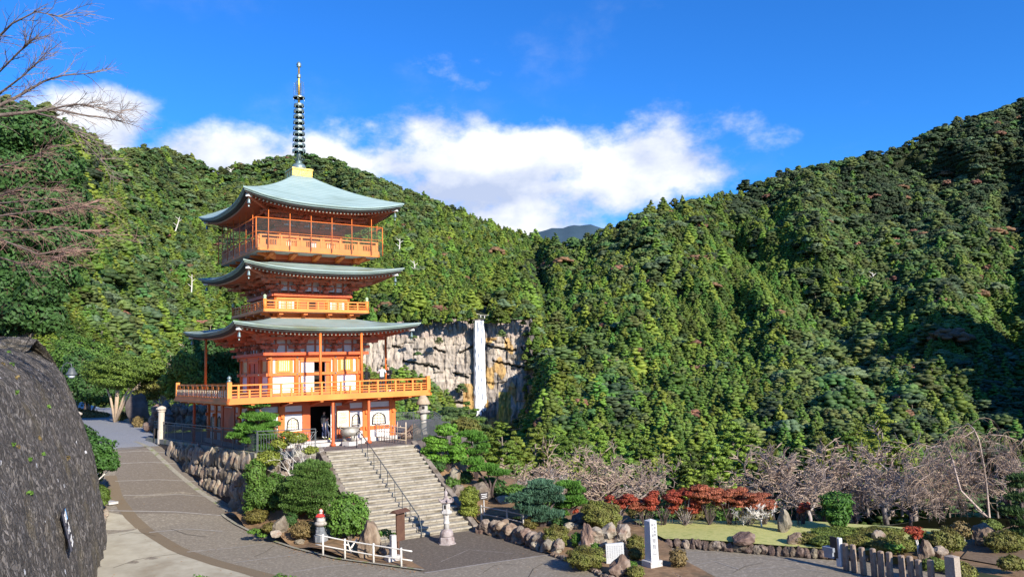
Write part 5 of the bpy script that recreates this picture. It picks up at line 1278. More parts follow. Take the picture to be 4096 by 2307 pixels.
def rock(label, base, w, h, i=0, m=None, rz=0.0, d=None, group=None, name='garden_rock', tilt=0.0):
    o = inst(name, rk(i % 10, m or rockr), None, Vector(base) + Vector((0, 0, h * .32)), (tilt, tilt * .5, rz), (w, d or w * .8, h * .62)); return tag(o, label, 'rock', group)
GREEN = leafmat('bright_green_leaves', (.125, .235, .034)); DGREEN = leafmat('dark_green_leaves', (.058, .125, .028)); MGREEN = leafmat('mid_green_leaves', (.11, .20, .032))
YGREEN = leafmat('yellow_green_leaves', (.24, .27, .04)); OLIVE = leafmat('olive_brown_leaves', (.17, .15, .035), (.11, .085, .025)); OLIVEG = leafmat('olive_green_leaves', (.18, .20, .04), (.14, .115, .032), scale=1.6)
PINEG = leafmat('fresh_pine_needles', (.12, .27, .035), (.07, .165, .024)); PINEB = leafmat('blue_pine_needles', (.10, .20, .115), (.055, .12, .068)); RED = leafmat('red_maple_leaves', (.48, .10, .05), (.32, .07, .04), transl=.3); RUSTL = leafmat('rusty_maple_leaves', (.46, .15, .075), (.30, .10, .055), transl=.3)
TAN = leafmat('tan_dry_leaves', (.26, .19, .075), (.17, .12, .045))

# ------------------------------------------------------------------ beds, lawn, slopes
SA = Surf([(-6.29, -5.7, -3.2), (-6.07, -9.67, -3.58), (-5.31, -14.18, -3.83), (-3.59, -18.82, -3.96), (-2.6, -20.8, -3.98), (-2.4, -16, -3.9), (-4.9, -7.9, -3.0), (-3.6, -8.2, -1.9), (-2.2, -8.6, -1.4), (-2.1, -11, -2.3), (-2.2, -13.5, -3.2), (-4.3, -11.5, -3.2), (-3.9, -14.5, -3.6)])
pa = [(-6.35, -5.9), (-6.25, -8.2), (-6.0, -10.2), (-5.3, -14.2), (-4.5, -17), (-3.55, -18.8), (-2.4, -21.1), (-2.15, -18.5), (-2.2, -16.1), (-1.75, -8.4), (-4.9, -7.2)]
struct(sheet('planting_bed', pa, SA.z, soil, .5))
strip('bed_kerb', [Vector((p[0] - .08, p[1] - .04, 0)) for p in pa[:7]], .16, mossy, .06, world=True)['kind'] = 'structure'
SB = Surf([(3.6, -16.6, -3.75), (3.4, -20, -3.85), (3.2, -22.5, -3.95), (3.1, -24, -4.0), (3.2, -26.5, -4.02), (4.4, -29, -4.05), (4.2, -15, -3.3), (4.2, -12, -2.2), (4.3, -9.3, -.9), (6, -8.2, -1.0), (8.5, -5.2, -.8), (7, -11, -2.3), (9, -10, -2.6), (6, -15, -3.2), (9, -15, -3.5), (11, -14, -4.2), (7, -19, -3.55), (6, -22, -3.5), (9.6, -20.5, -3.8), (6.5, -25, -3.9), (7.5, -23.5, -3.85), (5.5, -27, -4.0), (12, -9, -4.5), (14, -3, -4.5)])
pb = [(3.75, -8.9), (3.5, -16.3), (3.35, -19.5), (3.05, -22.4), (3.1, -23.7), (2.78, -25.8), (2.9, -28), (3.4, -31.5), (5.4, -29.8), (6.6, -26.6), (7.9, -24.6), (9.9, -20.6), (12, -17), (16, -9), (17, 0), (12, 1), (8.6, -4.0), (4.3, -8.2)]
struct(sheet('garden_bed', pb, SB.z, soil, .6))
lawnp = [(7.9, -24.6), (8.6, -25.4), (9.8, -27.6), (10.9, -29.6), (12.2, -31.6), (15, -33), (19, -33), (17.5, -29.6), (14.6, -25.4), (12.2, -22.8), (9.9, -20.4)]
LZ = lambda x, y: -3.72 + .02 * math.sin(x * 1.3) + .03 * math.sin(y * .9)
lawn = struct(sheet('lawn', lawnp, LZ, grass_m, .5))
RR = [(24, -60), (24, -33), (15, -33), (12.2, -31.6), (13, -40), (14, -60)]
struct(sheet('garden_ground', [(12.3, -31.6), (15, -33.1), (24, -33.1), (40, -30), (40, -60), (13.8, -60), (12.8, -40)], lambda x, y: -3.85, soil, 2.0))
# the slope falling away to the valley behind lawn and garden
sl = []
for i in range(40):
    t = i / 39; a = Vector((4, 1.0, 0)).lerp(Vector((44, -46, 0)), t); nd = Vector((.76, .65, 0)); row = []
    ed = Vector((8.5 + 30 * t, -12.5 - 22 * t, 0)) if t > .0 else a
    for j in range(16):
        u = j / 15; p = ed + nd * (u * 130 - 4.5); z = -4.4 - max(0, u * 130 - 3) * .33 + .8 * noise.noise(p * .12); row.append((p.x, p.y, min(z, -4.15)))
    sl.append(row)
q = MB(); q.grid(sl); struct(q.build('valley_slope', mat('leafy_slope_soil', (.07, .06, .03), (.12, .10, .05), 1.2, .95), None, True))
# stone edging of the lawn
rockd = mat('dark_edging_rock', (.06, .042, .03), (.14, .10, .075), 3, .92, .7, 9, c3=(.22, .17, .13), bdist=.05, rand=.25)
LE = thing('lawn_edging', 'low edging of dark rough stones along the lawn beside the road', 'edging', (10, -28, -4)); rr = random.Random(8)
ep = [Vector((p[0], p[1], 0)) for p in lawnp[:5]]
for a, b in zip(ep[:-1], ep[1:]):
    n = max(1, int((b - a).length / .27))
    for i in range(n):
        p = a.lerp(b, (i + .5) / n); inst('edging_stone', rk(rr.randrange(10), rockd if rr.random() < .7 else rockm), LE, (p.x - 10, p.y + 28, prof(p.y) + 4.16 + rr.uniform(-.02, .03)), (rr.uniform(-.2, .2), rr.uniform(-.2, .2), rr.uniform(0, 6)), (.24, .2, .25))
def stonerow(name, label, cat, pts, w, h, m, seed, zoff=0.0, dup=1):
    t = thing(name, label, cat, pts[0]); rr = random.Random(seed); o = Vector(pts[0])
    for a, b in zip(pts[:-1], pts[1:]):
        a, b = Vector(a), Vector(b); n = max(1, int((b - a).length / (w * 1.25)))
        for i in range(n):
            for lv in range(dup):
                p = a.lerp(b, (i + .5 + .4 * lv) / n) - o; inst('edging_stone' if dup == 1 else 'stone', rk(rr.randrange(10), m[rr.randrange(len(m))]), t, (p.x + rr.uniform(-.04, .04), p.y, p.z + zoff + h * .4 + lv * h * 1.15), (rr.uniform(-.3, .3), rr.uniform(-.3, .3), rr.uniform(0, 6)), (w * rr.uniform(.85, 1.25), w * rr.uniform(.7, 1.0), h * rr.uniform(.8, 1.2)))
    return t
stonerow('garden_wall', 'low wall of brown and pale rocks at the right foot of the steps', 'wall', [G(*c6(p[0], p[1])) for p in ((900, 1055), (1080, 1080), (1230, 1125), (1400, 1185))], .36, .28, [rockr, rockm, rockr], 1, dup=2)
stonerow('garden_wall', 'pale rocks heaped at the road end of the garden wall', 'wall', [G(*c6(p[0], p[1])) for p in ((1390, 1190), (1470, 1212), (1560, 1242), (1640, 1258))], .34, .28, [rockp], 2, dup=2)
stonerow('bed_edging', 'line of small dark stones edging the bed along the asphalt', 'edging', [G(*p) for p in ((1390, 1397), (1432, 1413), (1470, 1428), (1510, 1446), (1545, 1462))], .16, .12, [rockr, rockm], 3)
stonerow('rock_bank', 'bank of tall pinkish rocks below the big round bush', 'wall', [SB.hit(c6(p[0], p[1])) for p in ((1850, 1195), (1960, 1185), (2080, 1175), (2200, 1185))], .46, .36, [rockp, rockp, rockr], 4, dup=2)
stonerow('bed_edging', 'thin stone edging beside the tan bush near the monument', 'edging', [G(*p) for p in ((1630, 1420), (1655, 1432), (1690, 1446), (1720, 1460))], .12, .09, [rockr], 5)
# ------------------------------------------------------------------ left bed planting
def hA(x, y): return SA.hit(c5(x, y))
def e5(L): return [c5(e[0], e[1]) + (e[2] * .4529 / SRC, e[3] * .4529 / SRC) + tuple(e[4:]) for e in L]
def e6(L): return [c6(e[0], e[1]) + (e[2] * .4529 / SRC, e[3] * .4529 / SRC) + tuple(e[4:]) for e in L]
def e7(L): return [c7(e[0], e[1]) + (e[2] * .4527 / SRC, e[3] * .4527 / SRC) + tuple(e[4:]) for e in L]
def e8(L): return [c8(e[0], e[1]) + (e[2] * .4872 / SRC, e[3] * .4872 / SRC) + tuple(e[4:]) for e in L]
b0 = Vector((-2.9, -9.6, SA.z(-2.9, -9.6)))
az = plant('azalea_shrub', 'tall yellow-green shrub with bare white branches left of the steps', 'shrub', b0, e5([(1300, 225, 95, 45), (1150, 270, 80, 50), (1050, 400, 110, 70), (1420, 330, 70, 35), (960, 460, 80, 60), (1210, 190, 60, 30)]), YGREEN, .06, 1, core=False, cover=1.9, tm=whiteb, tr=.02)
wb = MB(); rr = random.Random(4)
for i in range(7):
    st = atd(*c5(1250 + rr.uniform(-40, 60), 600 + rr.uniform(-60, 40)), depth(b0) - .2) - b0
    grow(wb, st, Vector((rr.uniform(-.9, .9), -.25, rr.uniform(.5, 1.3))), rr.uniform(1.0, 1.7), .02, 2, rr, (4, 3), .75, -.02, 3, n=4)
wb.build('bare_branches', whiteb, az)
b = Vector((-4.6, -9.2, SA.z(-4.6, -9.2)))
plant('evergreen_shrub', 'dense bright green evergreen shrub at the corner of the boulder wall', 'shrub', b, e5([(930, 540, 95, 125), (980, 720, 145, 120), (910, 830, 90, 70), (1090, 640, 110, 110), (1120, 780, 100, 90)]), MGREEN, .07, 2, cover=2.0)
b = Vector((-3.5, -11.6, SA.z(-3.5, -11.6)))
plant('clipped_conifer', 'domed dark green clipped conifer beside the left stair curb', 'conifer', b, e5([(1430, 505, 160, 85), (1400, 610, 205, 85), (1440, 710, 215, 90), (1550, 640, 95, 120), (1330, 800, 170, 80), (1490, 830, 130, 80), (1230, 690, 95, 90)]), leafmat('conifer_leaves', (.115, .20, .04)), .055, 3, mode='needle', cover=2.6, asp=.35)
b = hA(1770, 1120)
plant('camellia_bush', 'round glossy dark green bush on a thin stem behind the pointed rock', 'bush', b, e5([(1740, 850, 165, 140), (1700, 970, 145, 110), (1830, 930, 105, 125)]), GREEN, .075, 4, cover=2.2)
plant('azalea_mound', 'small olive clipped mound at the foot of the boulder wall', 'bush', hA(950, 965), e5([(940, 910, 105, 58)]), OLIVE, .045, 5, trunk=False, cover=2.6)
plant('dry_shrub', 'rounded tan shrub with bare stems left of the small statue', 'shrub', hA(1350, 1120), e5([(1350, 1030, 112, 72)]), TAN, .045, 6, cover=1.7, core=False, tr=.018)
plant('small_bush', 'small dark green ball bush behind the tan shrub', 'bush', hA(1240, 1010), e5([(1240, 945, 62, 58)]), DGREEN, .045, 7, trunk=False)
plant('azalea_mound', 'low patchy olive shrub between rocks in the left bed', 'bush', hA(1060, 1040), e5([(1060, 1010, 70, 40)]), OLIVE, .04, 8, trunk=False)
plant('ground_fern', 'low bright green leaves along the kerb of the left bed', 'plant', hA(940, 1060), e5([(920, 1045, 60, 22), (990, 1082, 40, 14)]), GREEN, .05, 9, trunk=False, core=False, cover=1.2)
plant('leafy_plant', 'light green leafy plant with bare stems beside the brown signpost', 'plant', hA(2090, 1210), e5([(2060, 1060, 70, 32), (2150, 1090, 60, 32)]), GREEN, .06, 10, core=False, cover=1.2, tr=.012, tm=twigm)
rock('grey-brown boulder among the clipped mounds of the left bed', hA(1150, 1040), .42, .75, 1, rockm)
rock('dark boulder between the clipped conifer and the round bush', hA(1590, 880), .42, .8, 2, rockm)
rock('tall pointed reddish rock behind the white bamboo fence', hA(1930, 1250), .55, 1.6, 7, rockr, .4, .5)
rock('small rock at the road side of the left bed', hA(1110, 1090), .28, .3, 4, rockp)
rock('flat brown stone near the white bamboo fence', hA(1330, 1150), .3, .2, 5, rockm)
rock('low dark rock beside the small stone marker', hA(2095, 1245), .3, .4, 6, rockr)
# white bamboo rail fence
bamb = mat('white_bamboo', (.60, .57, .50), (.70, .67, .60), 5, .7)
FB = thing('bamboo_rail_fence', 'low white bamboo rail fence along the road edge of the bed', 'fence', hA(1528, 1235)); o = FB.location.copy(); tops = []
for i, (x, y0, y1) in enumerate(((1528, 1070, 1235), (1722, 1110, 1270), (1975, 1150, 1320), (2220, 1190, 1352))):
    bs = hA(x, y1); h = zat(*c5(x, y0), bs) - bs.z; q = MB(); q.lathe([(.045, -.1), (.042, h)], 8); q.build('post', bamb, FB, True, bs - o); tops.append((bs, h))
for f in (.90, .38):
    pts = [bs + Vector((0, 0, h * f)) - o for bs, h in tops]; pts = [pts[0] + (pts[0] - pts[1]) * .33] + pts + [pts[-1] + (pts[-1] - pts[-2]) * .38]
    q = MB(); q.tube(pts, .03, 7); q.build('rail', bamb, FB, True)
dw = thing('driftwood', 'forked white dead branch lying behind the bamboo fence', 'branch', hA(1775, 1235)); q = MB()
for a, c in (((0, 0, 0), (-.15, 0, .5)), ((0, 0, .2), (.35, .1, .55)), ((-.1, 0, .35), (-.35, 0, .42)), ((.05, 0, .1), (.2, .1, -.02))): q.tube([a, c], [.045, .02], 6)
q.build('branch', whiteb, dw)
# brown signpost, small stone marker
brown = mat('brown_sign_timber', (.085, .04, .025), (.12, .06, .035), 6, .7)
bs = hA(2190, 1285); k = mpp(bs); SG = thing('signpost', 'brown roofed wooden signpost at the foot of the steps', 'signpost', bs, rz=.35)
q = MB(); q.box((0, 0, .75), (.1, .1, 1.75)); q.build('post', brown, SG)
q = MB(); q.box((.12, -.05, 1.35), (.5, .07, 1.25)); q.build('board', brown, SG)
q = MB(); q.hexa([(-.3, -.28, 1.93), (.56, -.28, 1.93), (.56, .22, 1.93), (-.3, .22, 1.93), (-.26, -.05, 2.06), (.52, -.05, 2.06), (.52, .0, 2.06), (-.26, .0, 2.06)]); q.build('little_roof', brown, SG)
bs = hA(2145, 1300); MS = thing('stone_marker', 'short pale stone marker on a block behind the bamboo fence', 'marker', bs)
q = MB(); q.box((0, 0, .09), (.6, .42, .22)); q.build('base_block', stonel, MS); q = MB(); q.box((.02, 0, .62), (.24, .22, .85), top=.92); q.build('shaft', stonel, MS)
# small statue with a red bib on a stacked pedestal
bs = hA(1510, 1130); JZ = thing('stone_statue', 'small white stone figure with red bib on a dark stacked pedestal', 'statue', bs, rz=-.5); JZ.scale = (.5,) * 3
greyst = mat('blue_grey_stone', (.12, .135, .15), (.20, .215, .23), 6, .85, .5, 20, c3=(.3, .3, .3))
for z, r, h in ((.22, .62, .55), (.78, .5, .5), (1.22, .46, .32)):
    q = MB(); q.lathe([(r, -.05), (r * 1.04, .02), (r * 1.04, h - .06), (r * .95, h - .02)], 8, c=(0, 0, z - .22)); q.build('pedestal_block', greyst, JZ)
q = MB(); q.lathe([(.42, 1.35), (.56, 1.5), (.60, 1.62), (.5, 1.72), (.4, 1.76)], 16); q.build('lotus_seat', stone, JZ, True)
q = MB(); q.lathe([(.38, 1.74), (.43, 1.85), (.40, 2.0), (.31, 2.12), (.30, 2.25), (.27, 2.42), (.16, 2.5), (.10, 2.53), (.13, 2.57), (.165, 2.66), (.16, 2.76), (.10, 2.85), (.02, 2.88)], 16)
q.tube([(-.30, -.05, 2.38), (-.36, -.2, 2.12), (-.05, -.33, 2.1)], [.1, .09, .06], 8); q.tube([(.30, -.05, 2.38), (.36, -.2, 2.12), (.05, -.33, 2.14)], [.1, .09, .06], 8)
q.box((0, -.165, 2.67), (.04, .05, .07)); q.build('figure', stonel, JZ, True)
redc = mat('red_cloth', (.55, .035, .03), (.68, .06, .045), 6, .8)
q = MB(); q.grid([[(.30 * math.sin(a) * (1 + .28 * j), -.30 * math.cos(a) * (1 + .28 * j) - .02, 2.50 - .085 * j) for a in np.linspace(-1.0, 1.0, 9)] for j in range(4)]); q.build('bib', redc, JZ, True)
q = MB(); q.tube([(-.15, -.08, 2.8), (0, -.02, 2.9), (.15, .05, 2.76), (.2, .02, 2.5)], .035, 6); q.build('scarf', redc, JZ, True)
# ------------------------------------------------------------------ pine on the terrace
b = Vector((-3.1, -6.3, TZ))
pn = plant('pine_tree', 'cloud-pruned green pine standing on the terrace before the pagoda', 'pine', b, [(647, 1018, 32, 14), (660, 1052, 34, 13), (630, 1048, 24, 12), (655, 1082, 38, 14), (622, 1075, 28, 13), (600, 1096, 28, 12), (668, 1100, 34, 13), (640, 1108, 32, 12), (683, 1068, 22, 9), (660, 1128, 28, 14), (648, 1146, 28, 16), (690, 1130, 22, 9)], PINEG, .10, 11, mode='pad', cover=2.6, asp=.2, tr=.09, tm=mat('reddish_pine_bark', (.22, .10, .05), (.30, .15, .08), 5, .9))
# ------------------------------------------------------------------ right garden
def hB(x, y): return SB.hit(c6(x, y))
b = Vector((4.9, -10.6, SB.z(4.9, -10.6)))
plant('cloud_tree', 'tiered cloud-pruned bright green tree beside the right stair curb', 'tree', b, e6([(630, 150, 100, 56), (500, 238, 76, 34), (590, 250, 55, 30), (715, 240, 50, 34), (555, 302, 112, 42), (720, 322, 84, 48), (500, 388, 74, 36), (612, 408, 80, 38), (735, 388, 86, 44), (450, 332, 52, 32)]), leafmat('cloud_tree_leaves', (.16, .32, .035)), .06, 21, cover=2.6, tr=.07, tm=darkb)
b = Vector((7.2, -9.5, SB.z(7.2, -9.5)))
plant('clipped_bush', 'big olive-green domed bush below the waterfall', 'bush', b, e6([(790, 105, 130, 62), (870, 150, 70, 50)]), OLIVEG, .06, 22, cover=2.4)
b = Vector((6.6, -11, SB.z(6.6, -11)))
plant('pine_tree', 'layered green pine behind the tiered cloud tree', 'pine', b, e6([(840, 195, 110, 32), (905, 235, 90, 30), (850, 350, 70, 30), (930, 345, 70, 26), (960, 300, 60, 24), (800, 290, 50, 24), (890, 400, 60, 22)]), PINEG, .11, 23, mode='pad', cover=2.4, asp=.2, tr=.08, tm=darkb)
b = Vector((5.9, -13.6, SB.z(5.9, -13.6)))
plant('pine_tree', 'low spreading pine leaning right over the rocks', 'pine', b, e6([(870, 440, 95, 34), (985, 490, 105, 36), (1090, 535, 100, 30), (900, 500, 80, 28)]), PINEG, .11, 24, mode='pad', cover=2.6, asp=.2, tr=.08, tm=darkb)
rock('tall pale rock beside the stair curb under the cloud tree', Vector((4.35, -12.3, SB.z(4.35, -12.3))), .42, .9, 0, rockp)
rock('pale rock lower down beside the stair curb', Vector((4.35, -13.8, SB.z(4.35, -13.8))), .4, .7, 3, rockp)
rock('large brown boulder under the leaning pine', hB(950, 740), .7, .85, 5, rockm)
rock('brown rock between the yellow bush and the boulder', hB(740, 730), .5, .6, 8, rockm)
rock('pale flat rock beside the pond', hB(1150, 790), .6, .4, 4, rockp)
b = hB(850, 900)
plant('azalea_bush', 'yellow-green rounded bush with yellow flowers beside the right stair curb', 'bush', b, e6([(830, 745, 92, 85), (830, 860, 90, 60), (840, 680, 55, 32)]), YGREEN, .05, 25, cover=2.4, trunk=False)
b = hB(1090, 740)
plant('evergreen_shrub', 'dark leafy shrub between boulder and pond', 'shrub', b, e6([(1090, 650, 75, 62)]), DGREEN, .08, 26, core=False, cover=1.4)
plant('clipped_bush', 'smooth bright green dome left of the blue-green pine', 'bush', Vector((7.6, -16.5, SB.z(7.6, -16.5))), e6([(1240, 680, 100, 48)]), GREEN, .05, 27, cover=2.4)
b = hB(1480, 1000)
plant('pine_tree', 'blue-green layered pine in the middle of the garden', 'pine', b, e6([(1460, 635, 120, 40), (1400, 700, 100, 38), (1560, 690, 105, 38), (1300, 745, 110, 36), (1440, 770, 125, 42), (1600, 760, 80, 36), (1230, 770, 85, 28), (1330, 830, 100, 38), (1420, 865, 135, 50), (1560, 905, 115, 44), (1480, 930, 110, 40), (1500, 720, 110, 40)]), PINEB, .10, 28, mode='pad', cover=2.6, asp=.2, tr=.09, tm=darkb)
b = hB(1720, 900)
plant('pine_tree', 'bright green pine just right of the blue-green pine', 'pine', b, e6([(1700, 640, 115, 34), (1780, 690, 80, 30), (1740, 755, 110, 30), (1800, 800, 80, 28), (1650, 890, 70, 28), (1690, 820, 70, 28)]), PINEG, .10, 29, mode='pad', cover=2.6, asp=.2, tr=.08, tm=darkb)
b = hB(2010, 1020)
plant('clipped_bush', 'big smooth olive-green dome bush above the pinkish rocks', 'bush', b, e6([(2000, 905, 178, 112), (1930, 850, 110, 70)]), OLIVEG, .045, 30, cover=2.8, trunk=False)
plant('red_shrub', 'small red shrub between the pines and the big dome bush', 'shrub', hB(1750, 890), e6([(1755, 862, 50, 20)]), RED, .06, 31, cover=1.6, core=False)
rock('dark boulder in shadow left of the big dome bush', hB(1810, 980), .5, .65, 2, rockr)
rock('pale flat rock between dark boulder and olive mound', hB(1730, 1030), .5, .35, 9, rockp)
rock('pointed pinkish rock at the left end of the rock bank', hB(1870, 1200), .42, 1.2, 7, rockr, 1.0)
rock('small brown rock poking up under the blue-green pine', hB(1600, 985), .25, .5, 3, rockr)
for i, (lab, x, y, rx, ry, by, m) in enumerate((('olive clipped mound above the low garden wall', 1600, 1085, 120, 92, 1180, OLIVEG), ('low olive mound under the blue-green pine', 1370, 975, 72, 50, 1020, OLIVE), ('wide olive-green mound beside the white plaque', 1860, 1275, 180, 88, 1355, OLIVEG), ('brown-green bush between plaque and monument', 2300, 1160, 85, 80, 1240, OLIVEG), ('tan lower bush in front of the monument base', 2310, 1240, 75, 50, 1290, OLIVE), ('small grey-green mound in front of the plaque rock', 2300, 1405, 85, 52, 1450, OLIVEG), ('small green fern clump under the pointed rock', 1785, 1120, 55, 60, 1180, GREEN), ('small green fern growing on the rock bank', 1945, 1185, 42, 38, 1215, GREEN))):
    plant('azalea_mound', lab, 'bush', hB(x, by), e6([(x, y, rx, ry)]), m, .036, 40 + i, trunk=False, cover=2.8)
rock('round brown rock in front of the white plaque', hB(2170, 1420), .5, .75, 6, rockr)
moss = plant('moss_patch', 'low bright green moss patch at the plaque foot', 'moss', hB(2210, 1345), e6([(2210, 1335, 110, 16)]), GREEN, .03, 60, trunk=False, cover=2.0)
# white engraved plaque
bs = hB(2122, 1325); PQ = thing('stone_plaque', 'white engraved stone plaque leaning among the bushes', 'plaque', bs, rz=-.62); PQ.scale = (.6, .6, .72)
k = mpp(bs) * .4529 / SRC; q = MB(); q.hexa([(-.62, -.14, -.12), (.62, -.14, -.12), (.62, .16, -.12), (-.62, .16, -.12), (-.62, -.02, 1.06), (.62, -.02, 1.12), (.62, .18, 1.12), (-.62, .18, 1.06)]); inst('slab', bevel_mesh(q.mesh('slab', mat('plaque_granite', (.42, .42, .42), (.5, .5, .49), 12, .8)), .02), PQ)
q = MB(); rr = random.Random(2)
for i in range(7):
    z = .92
    while z > .3:
        h = rr.uniform(.04, .09); yy = -.02 - .12 * (1 - (z + .12) / 1.18) - .006; q.box((.48 - i * .16, yy - .012, z), (.03, .012, h)); z -= h + .04
lt_ = q.build('engraving', mat('engraved_grey', (.34, .33, .32), (.42, .41, .40), 8, .9), PQ); lt_['kind'] = 'stuff'
# inscribed monument
CJK = None
def text(body, size, m, parent, loc, rot, name='lettering', ext=.004):
    cu = bpy.data.curves.new(name, 'FONT'); cu.body = body; cu.size = size; cu.extrude = ext; cu.align_x = 'CENTER'; cu.align_y = 'CENTER'
    o = bpy.data.objects.new(name, cu); COL.objects.link(o); bpy.context.view_layer.update()
    me = bpy.data.meshes.new_from_object(o.evaluated_get(bpy.context.evaluated_depsgraph_get())); bpy.data.objects.remove(o); me.materials.clear(); me.materials.append(m)
    return inst(name, me, parent, loc, rot)
bs = hB(2440, 1410); bs = SB.hit(c7(462, 1350)); MO = thing('stone_monument', 'tall white granite pillar carved with dark characters beside the road', 'monument', bs, rz=.30); MO.scale = (.62,) * 3
MO.rotation_euler.z = -.08; ink = mat('carved_ink', (.10, .10, .11), (.15, .15, .16), 9, .9)
q = MB(); q.box((0, 0, .12), (1.0, .95, .5)); inst('plinth', bevel_mesh(q.mesh('plinth', stonel), .03), MO)
granite = mat('white_granite', (.46, .465, .47), (.56, .56, .555), 30, .8, .15, 90, detail=2)
q = MB(); q.box((0, 0, 1.62), (.62, .62, 2.5), top=.9); q.add([(-.279, -.279, 2.87), (.279, -.279, 2.87), (.279, .279, 2.87), (-.279, .279, 2.87), (0, 0, 2.99)], [(0, 1, 4), (1, 2, 4), (2, 3, 4), (3, 0, 4)]); inst('pillar', q.mesh('pillar', granite), MO)
yz = lambda z: -(.31 - .031 * (z - .37) / 2.5) - .006
for i, ch in enumerate('那智山'): z = 1.60 - i * .37; text(ch, .34, ink, MO, (0, yz(z), z), (PI / 2 - .012, 0, 0))
for cx0, s in ((.10, '吉野熊野'), (-.10, '国立公園')):
    for i, ch in enumerate(s): z = 2.62 - i * .22; text(ch, .19, ink, MO, (cx0, yz(z), z), (PI / 2 - .012, 0, 0))
plant('tan_bush', 'round tan bush standing alone right of the monument', 'bush', G(*c7(690, 1360), dz=.12), e7([(690, 1278, 82, 80)]), TAN, .05, 61, cover=2.3, tr=.02)
for i, (lab, x, y, rx, ry, m) in enumerate((('dark shrubs in the shade under the tiered cloud tree', 520, 470, 110, 50, DGREEN), ('dark leafy ground cover between the rocks under the leaning pine', 760, 560, 110, 60, DGREEN), ('green shrub behind the large brown boulder', 1000, 600, 90, 40, MGREEN), ('low green plants beside the pale rock at the stair curb', 690, 620, 70, 50, MGREEN), ('dark shrubs behind the pond', 1180, 720, 100, 50, DGREEN), ('green shrub behind the blue-green pine', 1560, 800, 110, 70, MGREEN), ('dark undergrowth between the two middle pines', 1640, 960, 80, 40, DGREEN))):
    plant('ground_shrub', lab, 'shrub', hB(x, y + ry), e6([(x - rx * .4, y, rx * .6, ry), (x + rx * .4, y + ry * .1, rx * .6, ry * .9)]), m, .055, 600 + i, trunk=False, cover=2.0)
# dark wooden notice and black rail by the pond
bs = hB(963, 905); NB = thing('garden_notice', 'small black notice board on a post beside the yellow-green bush', 'notice', bs); q = MB(); q.box((0, 0, .4), (.05, .05, .85)); q.build('post', stonel, NB)
q = MB(); q.box((0, -.03, .98), (.5, .04, .36)); nb = q.build('board', blackw, NB)
for i in range(3): q = MB(); q.box((0, -.055, 1.07 - i * .09), (.36 - .06 * (i % 2), .008, .025)); q.build('text_line', white, nb)
PR = thing('pond_railing', 'low grey rail fence in front of the garden pond', 'railing', hB(950, 960)); o = PR.location.copy()
pr_ = [hB(940, 955), hB(1168, 1000), hB(1310, 1035)]
for p in pr_: q = MB(); q.box((0, 0, .35), (.07, .07, .9)); q.build('post', stone, PR, loc=p - o)
for f in (.72, .36): q = MB(); q.tube([p + Vector((0, 0, f)) - o for p in pr_], .028, 6); q.build('rail', stone, PR)
pw = [hB(x, y) for x, y in ((1040, 840), (1180, 830), (1300, 860), (1290, 960), (1120, 930), (1030, 900))]; zp = min(p.z for p in pw) + .12
q = MB(); q.add([(p.x, p.y, zp) for p in pw], [tuple(range(6))]); pond = q.build('pond', mat('dark_pond_water', (.012, .016, .012), None, rough=.08, spec=.5)); pond['kind'] = 'structure'
# ------------------------------------------------------------------ stone lantern at the foot of the steps
def hexroof(mb, r, z, h, n=6, lift=.10):
    mb.lathe([(r * .2, z - .02), (r * .9, z + .02), (r, z + .05), (r * .96, z + .1), (r * .62, z + h * .5), (r * .3, z + h * .85), (r * .2, z + h)], n)
    for j in range(n):
        a = 2 * PI * j / n; d = Vector((math.cos(a), math.sin(a), 0)); mb.tube([d * r * .55 + Vector((0, 0, z + h * .55)), d * r * .95 + Vector((0, 0, z + .1)), d * r * 1.08 + Vector((0, 0, z + .12)), d * r * 1.1 + Vector((0, 0, z + .12 + lift)), d * r * 1.02 + Vector((0, 0, z + .14 + lift))], [.03, .045, .045, .035, .015], 6)
pinkst = mat('pinkish_stone', (.30, .245, .23), (.40, .35, .33), 8, .85, .4, 30, c3=(.18, .12, .11))
bs = G(1124, 1366); LT = thing('stone_lantern', 'ornate pale stone lantern standing on the asphalt before the steps', 'lantern', bs, rz=.2); LT.scale = (.72, .72, .94)
q = MB(); q.lathe([(.62, -.02), (.62, .04)], 6); q.lathe([(.52, .04), (.52, .30), (.47, .34)], 6); q.build('base', pinkst, LT)
q = MB(); q.lathe([(.42, .34), (.45, .42), (.42, .56), (.30, .66), (.22, .70)], 12); q.build('lotus_base', pinkst, LT, True)
q = MB(); q.lathe([(.19, .70), (.175, .95), (.20, .97), (.22, 1.0), (.20, 1.03), (.175, 1.05), (.18, 1.32), (.21, 1.38)], 12); q.build('shaft', stonel, LT, True)
q = MB(); q.lathe([(.2, 1.36), (.38, 1.48), (.38, 1.58), (.3, 1.6)], 6); q.build('platform', stonel, LT)
q = MB(); q.lathe([(.26, 1.6), (.27, 1.98)], 6); fb_ = q.build('firebox', stonel, LT)
for j in range(6):
    a = 2 * PI * (j + .5) / 6; q = MB(); q.box((0, 0, 0), (.13, .02, .2)); ww = q.build('opening' if j % 2 else 'relief_panel', darkin if j % 2 else stone, fb_, loc=(math.cos(a) * .234, math.sin(a) * .234, 1.8), rot=(0, 0, a + PI / 2))
q = MB(); hexroof(q, .44, 1.96, .32); q.build('roof', pinkst, LT)
q = MB(); q.lathe([(.1, 2.26), (.14, 2.3), (.09, 2.34), (.13, 2.42), (.12, 2.5), (.05, 2.56), (.012, 2.68)], 12); q.build('jewel', pinkst, LT, True)
bs = Vector((7.6, -2.9, TZ)); LT2 = thing('stone_lantern', 'rustic stone lantern with conical cap behind the right terrace fence', 'lantern', bs)
q = MB(); q.lathe([(.4, -.05), (.4, .12), (.24, .2), (.2, .9), (.24, 1.35)], 10); q.build('shaft', stone, LT2, True)
